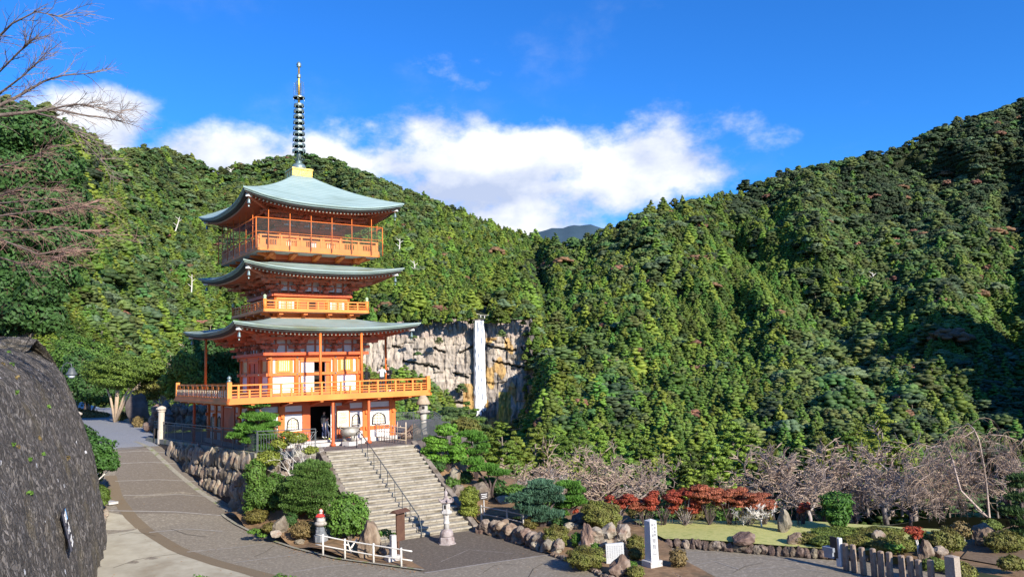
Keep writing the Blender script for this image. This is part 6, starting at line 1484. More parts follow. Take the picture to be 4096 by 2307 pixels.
q = MB(); q.lathe([(.24, 1.35), (.46, 1.45), (.46, 1.55), (.3, 1.6)], 10); q.build('platform', stone, LT2)
q = MB(); q.lathe([(.3, 1.6), (.32, 1.78), (.3, 1.98)], 8); f2 = q.build('firebox', stone, LT2)
q = MB(); q.box((-.12, -.25, 1.79), (.16, .12, .18), rz=-.45); q.build('opening', darkin, f2)
q = MB(); q.lathe([(.28, 1.97), (.5, 2.0), (.46, 2.12), (.3, 2.45), (.18, 2.6), (.09, 2.62), (.1, 2.7), (.02, 2.84)], 10); q.build('roof', mat('mossy_thatch_stone', (.34, .26, .18), (.46, .36, .26), 6, .9, .5, 20), LT2, True)
# ------------------------------------------------------------------ terrace furniture
BN = thing('incense_burner', 'round bronze-grey incense burner on a stone block by the door', 'incense burner', (.85, -6.2, TZ))
q = MB(); q.lathe([(.5, 0), (.5, .24)], 6); q.build('pedestal', stonel, BN)
bz = mat('pale_bronze', (.30, .27, .22), (.42, .39, .33), 4, .5, .5, 14, metal=.25, c3=(.18, .16, .13))
q = MB(); q.lathe([(.22, .5), (.45, .58), (.58, .72), (.585, .84), (.47, .97), (.46, 1.02), (.52, 1.04), (.52, 1.07), (.42, 1.07), (.40, .95), (.1, .9)], 24); q.build('bowl', bz, BN, True)
for a in (.5, 2.6, 4.7): q = MB(); q.tube([(math.cos(a) * .34, math.sin(a) * .34, .62), (math.cos(a) * .36, math.sin(a) * .36, .42), (math.cos(a) * .28, math.sin(a) * .28, .24)], [.12, .1, .09], 8); q.build('leg', bz, BN, True)
for sx in (-1, 1): q = MB(); q.tube([(sx * .5, 0, .95), (sx * .62, 0, 1.0), (sx * .64, 0, 1.16), (sx * .5, 0, 1.2)], [.05, .05, .045, .03], 8); q.build('handle', bz, BN, True)
q = MB(); q.lathe([(.4, 1.0), (.38, 1.03)], 20); q.build('ash', mat('ash', (.03, .03, .032), (.06, .06, .06), 10, .95), BN)
NT_ = thing('notice_board', 'cream notice board with lines of dark writing by the pagoda door', 'notice', (.94, -4.95, .0)); NT_.location.z = TZ
q = MB(); q.rect(-.36, .36, 1.02, 1.98, -.02, .02); nb = q.build('board', cream, NT_)
q = MB(); q.box((-.3, .03, .5), (.05, .04, 1.05)); q.build('leg', brown, NT_); q = MB(); q.box((.3, .03, .5), (.05, .04, 1.05)); q.build('leg', brown, NT_)
rr = random.Random(9)
for i, (z, x0, x1) in enumerate(((1.87, -.24, .26), (1.80, -.12, .2), (1.73, -.18, .24), (1.60, -.24, .24), (1.53, -.24, .2), (1.40, -.26, .26), (1.33, -.26, .26), (1.26, -.26, .2))):
    q = MB(); x = x0
    while x < x1: w = rr.uniform(.02, .05); q.rect(x, min(x + w, x1), z - .018, z + .018, -.027, -.0205); x += w + .016
    lo_ = q.build('text_line', mat('faded_red_ink', (.22, .05, .03), (.28, .1, .06), 5, .8), nb); lo_['kind'] = 'stuff'
for z in (1.665, 1.465): q = MB(); q.rect(-.28, .28, z - .004, z + .004, -.026, -.0205); q.build('rule_line', brown, nb)
def metal_fence(label, pts, h=1.15, bay=1.55, sp=.14, off=.0):
    o = Vector(pts[0]); t = thing('metal_fence', label, 'fence', o); bm_ = MB(); bm_.box((0, 0, h * .46), (.024, .024, h * .78)); bme = bm_.mesh('baluster', steel); pm_ = MB(); pm_.box((0, 0, h * .5 - .06), (.05, .05, h + .12)); pme = pm_.mesh('post', steel)
    for a, b in zip(pts[:-1], pts[1:]):
        a, b = Vector(a), Vector(b); L = (b - a).length; ang = math.atan2(b.y - a.y, b.x - a.x); n = max(1, round(L / bay))
        for z, s in ((h, .05), (h * .86, .03), (.08, .03)): q = MB(); q.box((0, 0, 0), (L, s, s)); q.build('rail', steel, t, loc=(a + b) / 2 - o + Vector((0, 0, z)), rot=(0, 0, ang))
        for i in range(n + 1): inst('post', pme, t, a.lerp(b, i / n) - o, (0, 0, ang))
        m_ = int(L / sp)
        for i in range(m_): inst('baluster', bme, t, a.lerp(b, (i + .5) / m_) - o, (0, 0, ang))
    return t
metal_fence('dark metal fence along the terrace edge above the boulder wall', [(-6.75, 10.6, -.12), (-6.05, 5, -.12), (-5.45, 0, -.12), (-4.8, -6.7, -.12), (-1.95, -7.95, -.12)])
metal_fence('dark metal fence around the right end of the terrace', [(4.35, -7.6, TZ), (8.4, -3.9, TZ), (11.5, 2.5, TZ), (6.0, 5.5, TZ)])
BF = thing('bamboo_fence', 'rough tan bamboo lattice fence at the top right of the steps', 'fence', (3.45, -8.3, TZ)); tanb = mat('tan_bamboo', (.50, .38, .25), (.62, .50, .36), 5, .75); o = BF.location.copy()
for i in range(12):
    y = -8.3 + i * .33; hh = 1.05 + .22 * ((i * 7) % 3 == 0); q = MB(); q.tube([(3.45 - .05 * i * .3, y, TZ), (3.45 - .05 * i * .3 + .03, y + .02, TZ + hh)], .035 if i % 4 == 0 else .022, 6); q.build('cane', tanb, BF, True, -o)
for z in (.22, .6, .95): q = MB(); q.tube([(3.41, -8.4, TZ + z), (3.22, -4.6, TZ + z + .03)], .022, 6); q.build('rail', tanb, BF, True, -o)
rock('square reddish boulder behind the bamboo lattice fence', Vector((5.6, -5.0, TZ)), .75, .9, 6, rockr)
# ------------------------------------------------------------------ gate pillars, ramp side bed, street lamp
gst = mat('speckled_granite', (.42, .36, .29), (.60, .53, .44), 25, .85, .4, 60, detail=4)
for lab, bs, pl in (('granite gate pillar at the top of the boulder wall', G(405, 1118), 0), ('granite gate pillar with a white paper notice left of the ramp', Vector((-11.9, 8.4, prof(8.4))), 1)):
    t = thing('gate_pillar', lab, 'pillar', bs, 'gate pillars'); q = MB(); q.lathe([(.24, -.1), (.24, 1.0), (.21, 1.02), (.21, 2.25), (.26, 2.28), (.27, 2.38), (.36, 2.44), (.36, 2.52), (.2, 2.62), (.05, 2.68)], 10); q.build('shaft', gst, t)
    if pl: q = MB(); q.box((.02, -.235, 1.45), (.3, .02, .55)); q.build('paper_notice', white, t)
bs = G(411, 1102); q = MB(); 
GT = thing('folded_gate', 'dark folded metal gate leaf behind the right gate pillar', 'gate', Vector((-6.9, 9.9, prof(9.9))))
for i in range(5): q = MB(); q.box((0 + i * .06, i * .05, .5), (.03, .3, 1.0)); q.build('leaf', blackw, GT)
wbp = [(-12.4, -7.2), (-11.7, -3.4), (-11.55, -2.6), (-11.5, 1), (-11.1, 4.5), (-11.6, 9), (-15, 12), (-17, 3), (-16, -4), (-13.2, -5.8)]
struct(sheet('ramp_side_bed', wbp, lambda x, y: prof(y) + .12, soil, .8))
stonerow('bed_edging', 'pale rounded edging stones below the clipped hedge beside the ramp', 'edging', [Vector((-12.3, -6.3, prof(-6.3) + .05)), Vector((-11.6, -3.2, prof(-3.2) + .05))], .16, .12, [rockp], 14)
b = Vector((-12.1, -.4, prof(-.4) + .1))
plant('camellia_tree', 'small glossy green tree with pale forked trunk beside the ramp', 'tree', b, [(238, 1128, 46, 30), (262, 1158, 34, 26), (220, 1160, 30, 28), (283, 1168, 16, 16)], leafmat('camellia_leaves', (.07, .16, .03)), .09, 70, cover=1.9, core=False, tm=whiteb, tr=.05)
b = Vector((-12.9, 1.5, prof(1.5) + .1))
plant('evergreen_shrub', 'dark evergreen shrub between the slope wall and the small pale-trunked tree', 'shrub', b, [(212, 1120, 34, 50), (200, 1175, 26, 40), (225, 1195, 30, 30)], DGREEN, .09, 71, cover=1.8)
b = Vector((-12.0, -3.6, prof(-3.6) + .1))
plant('clipped_hedge', 'small clipped yellow-green hedge block at the foot of the slope wall', 'hedge', b, [(240, 1243, 30, 26), (256, 1248, 20, 22)], leafmat('hedge_leaves', (.13, .19, .03)), .05, 72, cover=2.6, trunk=False)
q = MB(); q.box((0, 0, .06), (.5, .9, .12)); cs = q.build('stone_slab', stonel, None, loc=G(276, 1266), rot=(0, 0, .3)); tag(cs, 'pale stone slab at the corner of the hedge beside the ramp', 'slab')
bs = atd(152, 1035, 62); bs.z = prof(bs.y); LP = thing('street_lamp', 'black street lamp with curved arm and bell shade beside the slope wall', 'street lamp', bs)
k = mpp(bs); topz = zat(160, 912, bs) - bs.z
q = MB(); q.lathe([(.1, -.1), (.09, .8), (.06, .9), (.05, topz - .8)], 10); q.build('pole', steel, LP, True)
rv = Vector(RT); rv.z = 0; rv.normalize(); A_ = [Vector((0, 0, topz - .8)), Vector((0, 0, topz - .25)) + rv * .08, Vector((0, 0, topz)) + rv * .4, Vector((0, 0, topz - .12)) + rv * .75, Vector((0, 0, topz - .5)) + rv * .8]
q = MB(); q.tube(A_, .04, 8); q.build('arm', steel, LP, True); c_ = A_[-1]
q = MB(); q.lathe([(.08, .12), (.22, .0), (.26, -.18), (.42, -.42), (.42, -.5), (.3, -.52)], 14, c=c_); q.build('shade', steel, LP, True)
q = MB(); q.lathe([(.28, -.5), (.26, -.62), (.14, -.72), (.02, -.75)], 14, c=c_); q.build('globe', mat('opal_glass', (.75, .78, .82), (.8, .82, .85), 5, .3), LP, True)
bs = atd(182, 1040, 96); bs.z = prof(bs.y); RFh = thing('roofed_gate', 'low grey copper roof seen over the crest of the far road', 'roof', bs)
k = mpp(bs); q = MB(); w_ = 52 * k; r1 = rv * w_
def pv(u, d, z): return rv * (u * w_) + Vector((FW[0], FW[1], 0)) * d + Vector((0, 0, z))
zt = zat(180, 1008, bs) - bs.z; zb_ = zat(180, 1030, bs) - bs.z
q.add([pv(-.9, -2, zb_), pv(1.0, -2, zb_), pv(.25, 0, zt), pv(-.9, 0, zt), pv(-.9, 2, zb_), pv(1.0, 2, zb_)], [(0, 1, 2, 3), (4, 3, 2, 5), (1, 5, 2), (0, 4, 5, 1)]); q.build('roof', mat('grey_copper', (.30, .36, .38), (.38, .44, .45), 2, .6), RFh)
for u in (-.6, .7):
    q = MB(); q.box(pv(u, 0, zb_ * .5), (.25, .25, zb_)); q.build('post', brown, RFh)
# ------------------------------------------------------------------ far end of the upper road: trees, stones
for i, (lab, x, y, D, ells, m, sz) in enumerate((
    ('spreading green tree with tan forked trunks beside the upper road', 290, 1036, 72, [(300, 920, 62, 28), (255, 930, 45, 30), (345, 935, 52, 24), (300, 955, 60, 22), (380, 925, 40, 20)], leafmat('spreading_leaves', (.15, .22, .035)), .09),
    ('dark evergreen hedge tree left of the spreading tree', 225, 1010, 80, [(230, 960, 60, 55), (200, 930, 40, 50), (265, 985, 40, 35)], DGREEN, .14),
    ('bushy green tree behind the street lamp', 190, 1005, 88, [(190, 890, 50, 45), (175, 940, 40, 40), (235, 900, 45, 40)], MGREEN, .15),
    ('golden-green tree left of the first pagoda balcony', 465, 1030, 66, [(460, 925, 38, 40), (430, 960, 30, 24), (490, 960, 36, 30), (450, 985, 40, 18)], leafmat('golden_leaves', (.24, .25, .03)), .11),
    ('dark evergreen tree behind the pagoda\'s left corner', 520, 1030, 72, [(530, 900, 55, 50), (560, 950, 50, 50), (500, 880, 40, 40), (590, 880, 50, 50)], DGREEN, .14),
    ('yellow-green bush behind the memorial stones', 420, 1000, 74, [(400, 965, 40, 28), (375, 985, 30, 22)], OLIVEG, .12))):
    b = atd(x, y, D); b.z = prof(b.y) + .05
    plant('garden_tree', lab, 'tree', b, ells, m, sz, 80 + i, cover=1.9, tr=.14, tm=mat('tan_bark', (.40, .29, .19), (.5, .38, .27), 4, .9) if i == 0 else bark)
for i, (lab, x, y, D, H, k) in enumerate((('bare brown tree behind the street lamp', 215, 1000, 92, 8.0, 1), ('bare grey tree spreading above the upper road', 410, 1000, 78, 5.2, 0), ('bare pale tree left of the first roof', 520, 930, 84, 8.5, 2))):
    b = atd(x, y, D); b.z = prof(b.y); bare('bare_tree', lab, b, H, k, i * 1.7)
for i, (x0, x1, y, ry) in enumerate(((190, 270, 1038, 13), (300, 352, 1046, 14), (340, 402, 1062, 17))):
    xs_ = [(x0 + (x1 - x0) * t, y + 12 * t, (x1 - x0) * .2, ry) for t in (.1, .35, .6, .85)]; b = atd((x0 + x1) / 2, y + 14, 62 + 0 * i); b = G((x0 + x1) / 2, y + 12); b.x += .6; b.z = prof(b.y)
    plant('clipped_hedge', ('low tan hedge at the far end of the upper road', 'low olive hedge in the middle of the upper road edge', 'low tan hedge nearest the right gate pillar')[i], 'hedge', b, xs_, TAN if i != 1 else OLIVE, .08, 90 + i, trunk=False, cover=2.2)
stonerow('road_edging', 'row of pale kerb stones along the right side of the upper road', 'edging', [G(400, 1086), G(345, 1066), G(295, 1050), G(250, 1044)], .3, .16, [rockp], 21)
bs = G(452, 1080); bs = Vector((-4.8, 16.5, prof(16.5))); GO = thing('stone_stupa', 'dark stacked stone stupa behind the left fence end', 'stupa', bs); dks = mat('dark_old_stone', (.10, .09, .08), (.17, .155, .14), 5, .9, .5, 20)
for nm, pf_ in (('base', [(.75, 0), (.75, .5)]), ('drum', [(.45, .5), (.68, .75), (.7, 1.0), (.5, 1.3)]), ('roof', [(.8, 1.3), (.8, 1.42), (.4, 1.8)]), ('cap', [(.3, 1.8), (.36, 2.0), (.2, 2.2), (.03, 2.45)])):
    q = MB(); q.lathe(pf_, 4 if nm in ('base', 'roof') else 14, ph=.3); q.build(nm, dks, GO, nm in ('drum', 'cap'))
rock('dark upright memorial stone behind the upper road hedge', atd(345, 1030, 70) * 1, 1.1, 2.8, 3, mat('dark_slate_rock', (.07, .055, .05), (.12, .095, .085), 2, .9, .5, 8), name='memorial_stone', d=.4).location.z = prof(20) + 1.2
stonerow('rubble_wall', 'dark rubble wall behind the pagoda at the left', 'wall', [Vector((-6.2, 17, .1)), Vector((-2.5, 15.5, .1)), Vector((2, 14.5, .1))], .5, .5, [rockr, rockm], 23, dup=3)
q = MB(); q.lathe([(.2, -.1), (.2, 1.6), (.12, 1.65)], 4); ms = q.build('stone_post', stonel, None, loc=G(324, 1052)); ms.scale = (.7, .7, .7); tag(ms, 'short pale stone post beside the tan-trunked tree', 'post')
# sign on the slope wall
def wall_hit(x, y):
    d = ray(x, y); lo, hi = 8.0, 60.0; dg = bpy.context.evaluated_depsgraph_get(); bpy.context.view_layer.update()
    hit, loc, nrm, idx = bigwall.ray_cast(Vector(CAM), Vector(d).normalized()); return loc, nrm
loc, nrm = wall_hit(160, 1333); ln, n2 = wall_hit(200, 1300); nrm = Vector((.95, -.12, .22)).normalized()
WS = thing('wall_sign', 'tilted black sign board with white lettering and blue patch on the slope wall', 'sign', loc + nrm * .12); M3 = Matrix((Vector((.1, 1, 0)).normalized(), Vector((0, 0, 1)), nrm)).transposed()
zax = nrm; xax = Vector((0, 0, 1)).cross(zax).normalized(); yax = zax.cross(xax); WS.rotation_euler = Matrix((xax, yax, zax)).transposed().to_euler()
for i, (yy, xo) in enumerate(((.42, -.06), (.0, 0), (-.42, .06))): q = MB(); q.box((xo, yy, 0), (1.35, .40, .05)); q.build('panel', mat('black_sign_board', (.03, .03, .045), (.045, .045, .06), 5, .5), WS)
q = MB(); q.box((.5, .42, .031), (.28, .34, .008)); q.build('blue_patch', mat('light_blue_paint', (.16, .42, .75), (.2, .48, .8), 4, .5), WS)
q = MB(); q.box((-.05, .03, .031), (.95, .05, .008)); q.build('arrow_bar', white, WS); q = MB(); q.box((-.05, -.06, .031), (.95, .05, .008)); q.build('arrow_bar', white, WS); q = MB(); q.box((.43, -.01, .031), (.07, .34, .008)); q.build('arrow_head', white, WS)
q = MB(); rr = random.Random(6)
for yy in (.52, .42, .33): 
    x = -.62
    while x < .3: w = rr.uniform(.05, .12); q.box((x + w / 2 - .05, yy, .031), (w, .06, .008)); x += w + .04
for yy in (-.33, -.5):
    x = -.3
    while x < .6: w = rr.uniform(.08, .16); q.box((x + w / 2, yy, .031), (w, .1, .008)); x += w + .04
q.build('lettering', white, WS)['kind'] = 'stuff'
# ------------------------------------------------------------------ lawn and right garden
def hL(px, z=-3.72): return atz(px[0], px[1], z)
rock('flat dark boulder lying on the lawn near its edging', hL(c7(1270, 1135)), .75, .42, 1, rockr, .3, .5)
rock('dark boulder between two clipped mounds on the lawn', hL(c7(1730, 1150)), .42, .5, 2, rockr)
rock('tall pointed brown standing stone at the back of the lawn', hL(c7(1625, 1048)), .27, 1.15, 7, rockm, .2, .34)
rock('small pale stones between two long hedges', hL(c8(650, 1150)), .35, .45, 4, rockp)
rock('big reddish boulder beside the bushes at the far right', hL(c8(1520, 1165)), .6, .85, 5, rockr)
rock('upright reddish rock behind the short stone posts', hL(c8(1030, 1310)), .36, .85, 7, rockr)
rock('low grey rock right of the upright reddish rock', hL(c8(1150, 1270)), .35, .4, 3, rockm)
HM = [('long low clipped mound at the back right of the lawn', 330, 1075, 240, 30, 1100), ('second long clipped mound under the bare trees', 640, 1075, 220, 32, 1105), ('clipped mound beside the standing stone', 60, 1130, 140, 42, 1165), ('clipped mound behind the tall white post', 250, 1150, 160, 42, 1190), ('rounded clipped mound behind the first short posts', 470, 1150, 130, 50, 1200), ('big clipped mound behind the middle short posts', 770, 1175, 180, 68, 1240), ('clipped mound left of the reddish boulder', 1000, 1140, 110, 70, 1210), ('tall shaded mound beside the brown path', 1200, 1140, 150, 95, 1240), ('small round mound above the brown path', 1320, 1040, 70, 40, 1150), ('bright round bush behind the far boulder', 1570, 1020, 90, 45, 1065), ('dark mound at the right edge of the picture', 1690, 1150, 170, 80, 1230), ('low green mound in the bottom right corner', 1330, 1400, 130, 75, 1480), ('small mound behind the end of the posts', 1100, 1340, 110, 50, 1390), ('dark low mound in shade at the bottom right', 1740, 1330, 120, 60, 1400)]
for i, (lab, x, y, rx, ry, by) in enumerate(HM):
    b = hL(c8(x, by)); parts = [(x - rx * .45, y + ry * .15, rx * .55, ry * .85), (x + rx * .4, y + ry * .2, rx * .58, ry * .8), (x, y, rx * .6, ry)]
    plant('clipped_mound', lab, 'bush', b, e8(parts), OLIVEG if i % 3 else leafmat('moss_green_leaves', (.16, .21, .04), (.10, .135, .028)), .042, 200 + i, trunk=False, cover=2.4)
b = hL(c8(310, 1060)); plant('topiary', 'bright green vase-shaped topiary behind the lawn', 'topiary', b, e8([(300, 830, 135, 75), (300, 910, 120, 80), (310, 985, 80, 60)]), leafmat('topiary_leaves', (.09, .20, .03)), .07, 230, cover=2.4)
b = hL(c8(975, 1310)); plant('maple_sapling', 'small red-leaved sapling with white stem behind the short posts', 'tree', b, e8([(930, 1065, 80, 28), (960, 1110, 45, 26)]), RED, .06, 231, cover=1.4, core=False, tm=whiteb, tr=.03)
b = hL(c8(760, 1260)); plant('leafy_plant', 'bright yellow-green leafy plant behind the short posts', 'plant', b, e8([(760, 1200, 80, 40)]), GREEN, .08, 232, core=False, cover=1.3, tr=.01)
b = hL(c8(1360, 1170)); plant('bare_shrub', 'rounded tan shrub with pale stems left of the far boulder', 'shrub', b, e8([(1320, 1060, 80, 65)]), TAN, .06, 233, core=False, cover=1.2, tm=whiteb, tr=.02)
# short stone posts
pst = mat('brown_stone_post', (.20, .14, .10), (.33, .26, .20), 5, .9, .6, 25, c3=(.14, .09, .07))
p1, p6 = hL(c8(380, 1352), -3.95), hL(c8(752, 1440), -3.95); stp = (p6 - p1) / 5; hp = zat(*c8(380, 1172), p1) - p1.z
q = MB(); q.box((0, 0, hp / 2 - .1), (.20, .19, hp + .2), top=.94); pme = bevel_mesh(q.mesh('stone_post', pst), .03); ang = math.atan2(stp.y, stp.x)
ORD = 'first second third fourth fifth sixth seventh eighth ninth tenth eleventh twelfth thirteenth'.split()
for i in range(10):
    o = inst('stone_post', pme, None, p1 + stp * i + Vector((.04 * math.sin(i * 2.3), .05 * math.sin(i * 1.7), 0)), (.02 * math.sin(i), .02 * math.cos(i * 1.4), ang), (1, 1, 1 + .04 * math.sin(i * 3)))
    tag(o, '%s short brown stone post counted from the tall white post' % ORD[i], 'post', 'short stone posts along the road')
q = MB(); q.box((0, 0, .45), (.22, .2, 1.1), top=.95); o = inst('stone_post', bevel_mesh(q.mesh('stone_post', granite), .02), None, hL(c8(330, 1342), -3.95), (0, 0, ang)); tag(o, 'tall white stone post at the left end of the short posts', 'post')
q = MB(); q.box((0, 0, .5), (.36, .34, 1.3), top=.97); q.add([(-.174, -.165, 1.15), (.174, -.165, 1.15), (.174, .165, 1.15), (-.174, .165, 1.15), (0, 0, 1.2)], [(0, 1, 4), (1, 2, 4), (2, 3, 4), (3, 0, 4)]); o = inst('stone_post', q.mesh('stone_post', mat('tan_granite', (.26, .21, .165), (.37, .31, .25), 22, .9, .4, 60)), None, p1 + stp * 11.1, (0, 0, ang)); tag(o, 'thick speckled stone post at the right end of the short posts', 'post')
bs = hL(c8(285, 1290)); FS = thing('folding_sign', 'narrow black and white sign panel beside the tall white post', 'sign', bs); q = MB(); q.box((0, 0, .4), (.06, .3, .8)); q.build('panel', blackw, FS); q = MB(); q.box((.042, -.02, .42), (.02, .25, .65)); q.build('face', white, FS)
bs = hL(c8(250, 1282)); q = MB(); q.box((0, 0, .1), (.4, .25, .25)); q.box((0, 0, .30), (.5, .3, .16)); o = q.build('floodlight', mat('grey_plastic', (.22, .24, .27), (.28, .3, .33), 5, .5), None, loc=bs, rot=(0, 0, ang)); tag(o, 'low grey box on the lawn left of the narrow sign', 'box')
b = hL(c8(1880, 1200)); plant('pine_tree', 'dark layered pine at the far right edge of the picture', 'pine', b, e8([(1800, 645, 90, 32), (1790, 700, 70, 24), (1810, 800, 100, 40), (1750, 920, 110, 45), (1830, 1010, 90, 40), (1800, 1090, 100, 36)]), leafmat('shaded_pine_needles', (.06, .11, .03)), .10, 240, mode='pad', cover=2.4, asp=.2, tr=.1, tm=darkb)
struct(sheet('garden_path', [(14, -34.5), (16.5, -33.8), (19.5, -32.4), (20.5, -33.2), (18, -36), (16.5, -42), (13.8, -42)], lambda x, y: -3.80, mat('brown_path', (.13, .085, .05), (.19, .13, .08), 8, .95, .3, 40), 1.0))
# ------------------------------------------------------------------ row of red maples
def maple(label, x, y, rx, ry, by, m, seed):
    rr = random.Random(seed); b = hL(c7(x, by), -3.8); k = mpp(b) * .4527 / SRC; ell = []
    for i in range(16):
        dx, dy = rr.uniform(-.85, .85) * rx, rr.uniform(-.8, .85) * ry; ell.append((x + dx, y + dy, rx * rr.uniform(.3, .5), ry * rr.uniform(.18, .34), rr.uniform(-.5, .5)))
    t = plant('maple_shrub', label, 'maple', b, e7(ell), m, .05, seed, core=False, cover=1.6, tr=.022, tm=darkb if seed % 3 else greyb, mode='leaf', up=.6)
    q = MB()
    for i in range(9):
        a = rr.uniform(0, 6.28); q.tube([(rr.uniform(-.5, .5), rr.uniform(-.2, .2), -.08), (rr.uniform(-.7, .7), rr.uniform(-.3, .3), .5), (rx * k * rr.uniform(-.8, .8), rr.uniform(-.4, .4), (by - y) * k * rr.uniform(.8, 1.1))], [.02, .016, .007], 4, cap=False)
    q.build('stems', darkb, t)
for i, (lab, x, y, rx, ry) in enumerate((('leftmost bright red maple shrub behind the big dome bush', 170, 765, 105, 58), ('small rusty maple shrub second from the left of the row', 390, 800, 95, 42), ('bright red maple shrub behind the monument top', 560, 760, 115, 68), ('tall deep red maple shrub near the middle of the row', 760, 750, 120, 95), ('broad rusty red maple shrub right of the middle', 970, 720, 130, 85), ('rusty red maple shrub above the pale stems', 1140, 745, 115, 75), ('red-brown maple shrub above the white bare tree', 1310, 760, 125, 55), ('low brown-red maple shrub at the right end of the row', 1450, 800, 105, 36), ('lone small red maple right of the standing stone', 1800, 815, 45, 45))):
    maple(lab, x, y + 8, rx * 1.28, ry * 1.2, 1000, RED if i in (0, 2, 3, 8) else RUSTL, 300 + i)
WT = cherry_meshes(9, nl=5, droop=-.04, spread=.6, m1=whiteb, m2=whiteb)
bare('bare_tree', 'small bare white-barked tree at the back edge of the lawn', hL(c7(1430, 1012), -3.75), 1.55, 0, 1.0, pair=WT)
bare('bare_tree', 'second small bare white tree among the red maple stems', hL(c7(1270, 1005), -3.78), 1.0, 0, 2.4, pair=WT)
bare('bare_tree', 'pale bare shrub tree above the pond', Vector((8.8, -14.6, -3.9)), 2.6, 0, .4, W=1.2, pair=cherry_meshes(12, nl=6, droop=0, m1=whiteb, m2=greyb))
b = hL(c7(1000, 960), -4.2)
for i, x in enumerate((250, 520, 800, 1080, 1360)):
    plant('undergrowth', ('shaded green undergrowth below the leftmost maples', 'shaded undergrowth behind the monument', 'shaded undergrowth below the middle maples', 'shaded undergrowth below the right maples', 'shaded undergrowth behind the white bare tree')[i], 'shrub', hL(c7(x, 975), -4.3), e7([(x - 70, 930, 90, 60), (x + 70, 925, 100, 70)]), MGREEN if i % 2 else OLIVE, .07, 320 + i, core=False, cover=1.1, trunk=False)
# ------------------------------------------------------------------ bare cherry trees on the slope behind the lawn
CT = [('bare cherry tree left of the red maples', 1440, 1310, 47, 1135, 0), ('leaning bare cherry tree behind the bright green pine', 1525, 1305, 45, 1125, 1), ('wide bare cherry tree behind the leftmost maple', 1600, 1300, 50, 1150, 2), ('bare cherry tree behind the middle maples', 1840, 1300, 56, 1215, 0), ('bare cherry tree right of the last maple', 1945, 1310, 46, 1150, 1), ('bare cherry tree left of the topiary', 2075, 1310, 46, 1140, 3), ('bare cherry tree behind the topiary', 2150, 1310, 56, 1140, 1), ('bare cherry tree right of the topiary', 2230, 1310, 44, 1165, 0), ('bare cherry tree below the bright conifer', 2300, 1310, 52, 1150, 2), ('bare cherry tree left of the weeping cherry', 2370, 1315, 48, 1150, 3), ('bare cherry tree at the far right', 2540, 1310, 46, 1140, 1), ('low bare cherry behind the clipped mounds', 2290, 1320, 40, 1240, 3), ('small bare cherry above the lone red maple', 2040, 1320, 42, 1230, 2), ('grey bare cherry above the pond pines', 1330, 1290, 50, 1150, 3)]
for i, (lab, x, y, D, ty, k) in enumerate(CT):
    b = atd(x, y, D); b.z = min(b.z, -4.1); H = (zat(x, ty - (50 if x > 1930 else 14), b) - b.z) * 1.08; bare('cherry_tree', lab, b, H, k, i * 2.1, 'bare cherry trees behind the lawn', W=1.12)
tanw = mat('tan_weeping_twigs', (.30, .20, .13), (.42, .31, .22), 3, .85); palew = mat('pale_pink_limbs', (.36, .27, .22), (.46, .37, .31), 4, .85)
b = atd(2480, 1310, 41); WC = thing('weeping_cherry', 'tall bare weeping cherry with pale arching limbs at the right', 'tree', b); rr = random.Random(17); lim, twg = MB(), MB(); Dp = depth(b)
def wp(x, y, d=0): return atd(*c8(x, y), Dp + d) - b
for pl, r0 in (([(1560, 1000, 0), (1530, 690), (1510, 540), (1470, 330), (1430, 240), (1380, 190), (1310, 220)], .09), ([(1540, 960, 0), (1320, 740), (1280, 600), (1250, 480), (1210, 385), (1150, 370), (1080, 385), (960, 345), (900, 380)], .08), ([(1250, 480), (1180, 530), (1060, 520), (900, 560), (820, 600)], .05), ([(1470, 340), (1560, 280), (1680, 290), (1790, 330)], .045), ([(1430, 250), (1350, 300), (1260, 310), (1180, 350)], .04), ([(1280, 600), (1130, 560), (1000, 650), (940, 700)], .045), ([(1320, 740), (1200, 700), (1100, 660)], .04), ([(1510, 560), (1600, 470), (1720, 420)], .04), ([(1540, 960), (1450, 900), (1380, 760), (1340, 600), (1350, 430)], .05)):
    pts = [wp(p[0], p[1], 1.2 * math.sin(p[0] * .02 + len(pl))) for p in pl]; pts = [Vector((0, 0, -.3)) + (pts[0] - Vector((0, 0, 0))) * .05] + pts if len(pl[0]) > 2 else pts
    lim.tube(pts, [.7 * r0 * (1 - .75 * i / (len(pts) - 1)) for i in range(len(pts))], 7, cap=False)
    for _ in range(26):
        f = rr.uniform(.25, 1) * (len(pts) - 1); j = min(int(f), len(pts) - 2); st = pts[j].lerp(pts[j + 1], f - j)
        grow(twg, st, Vector((rr.uniform(-1, 1), rr.uniform(-1, 1), rr.uniform(-.1, .6))), rr.uniform(.8, 1.7), .014, 1, rr, (6,), .6, .42, 5, n=3)
lim.build('limbs', palew, WC, True); twg.build('hanging_twigs', tanw, WC)
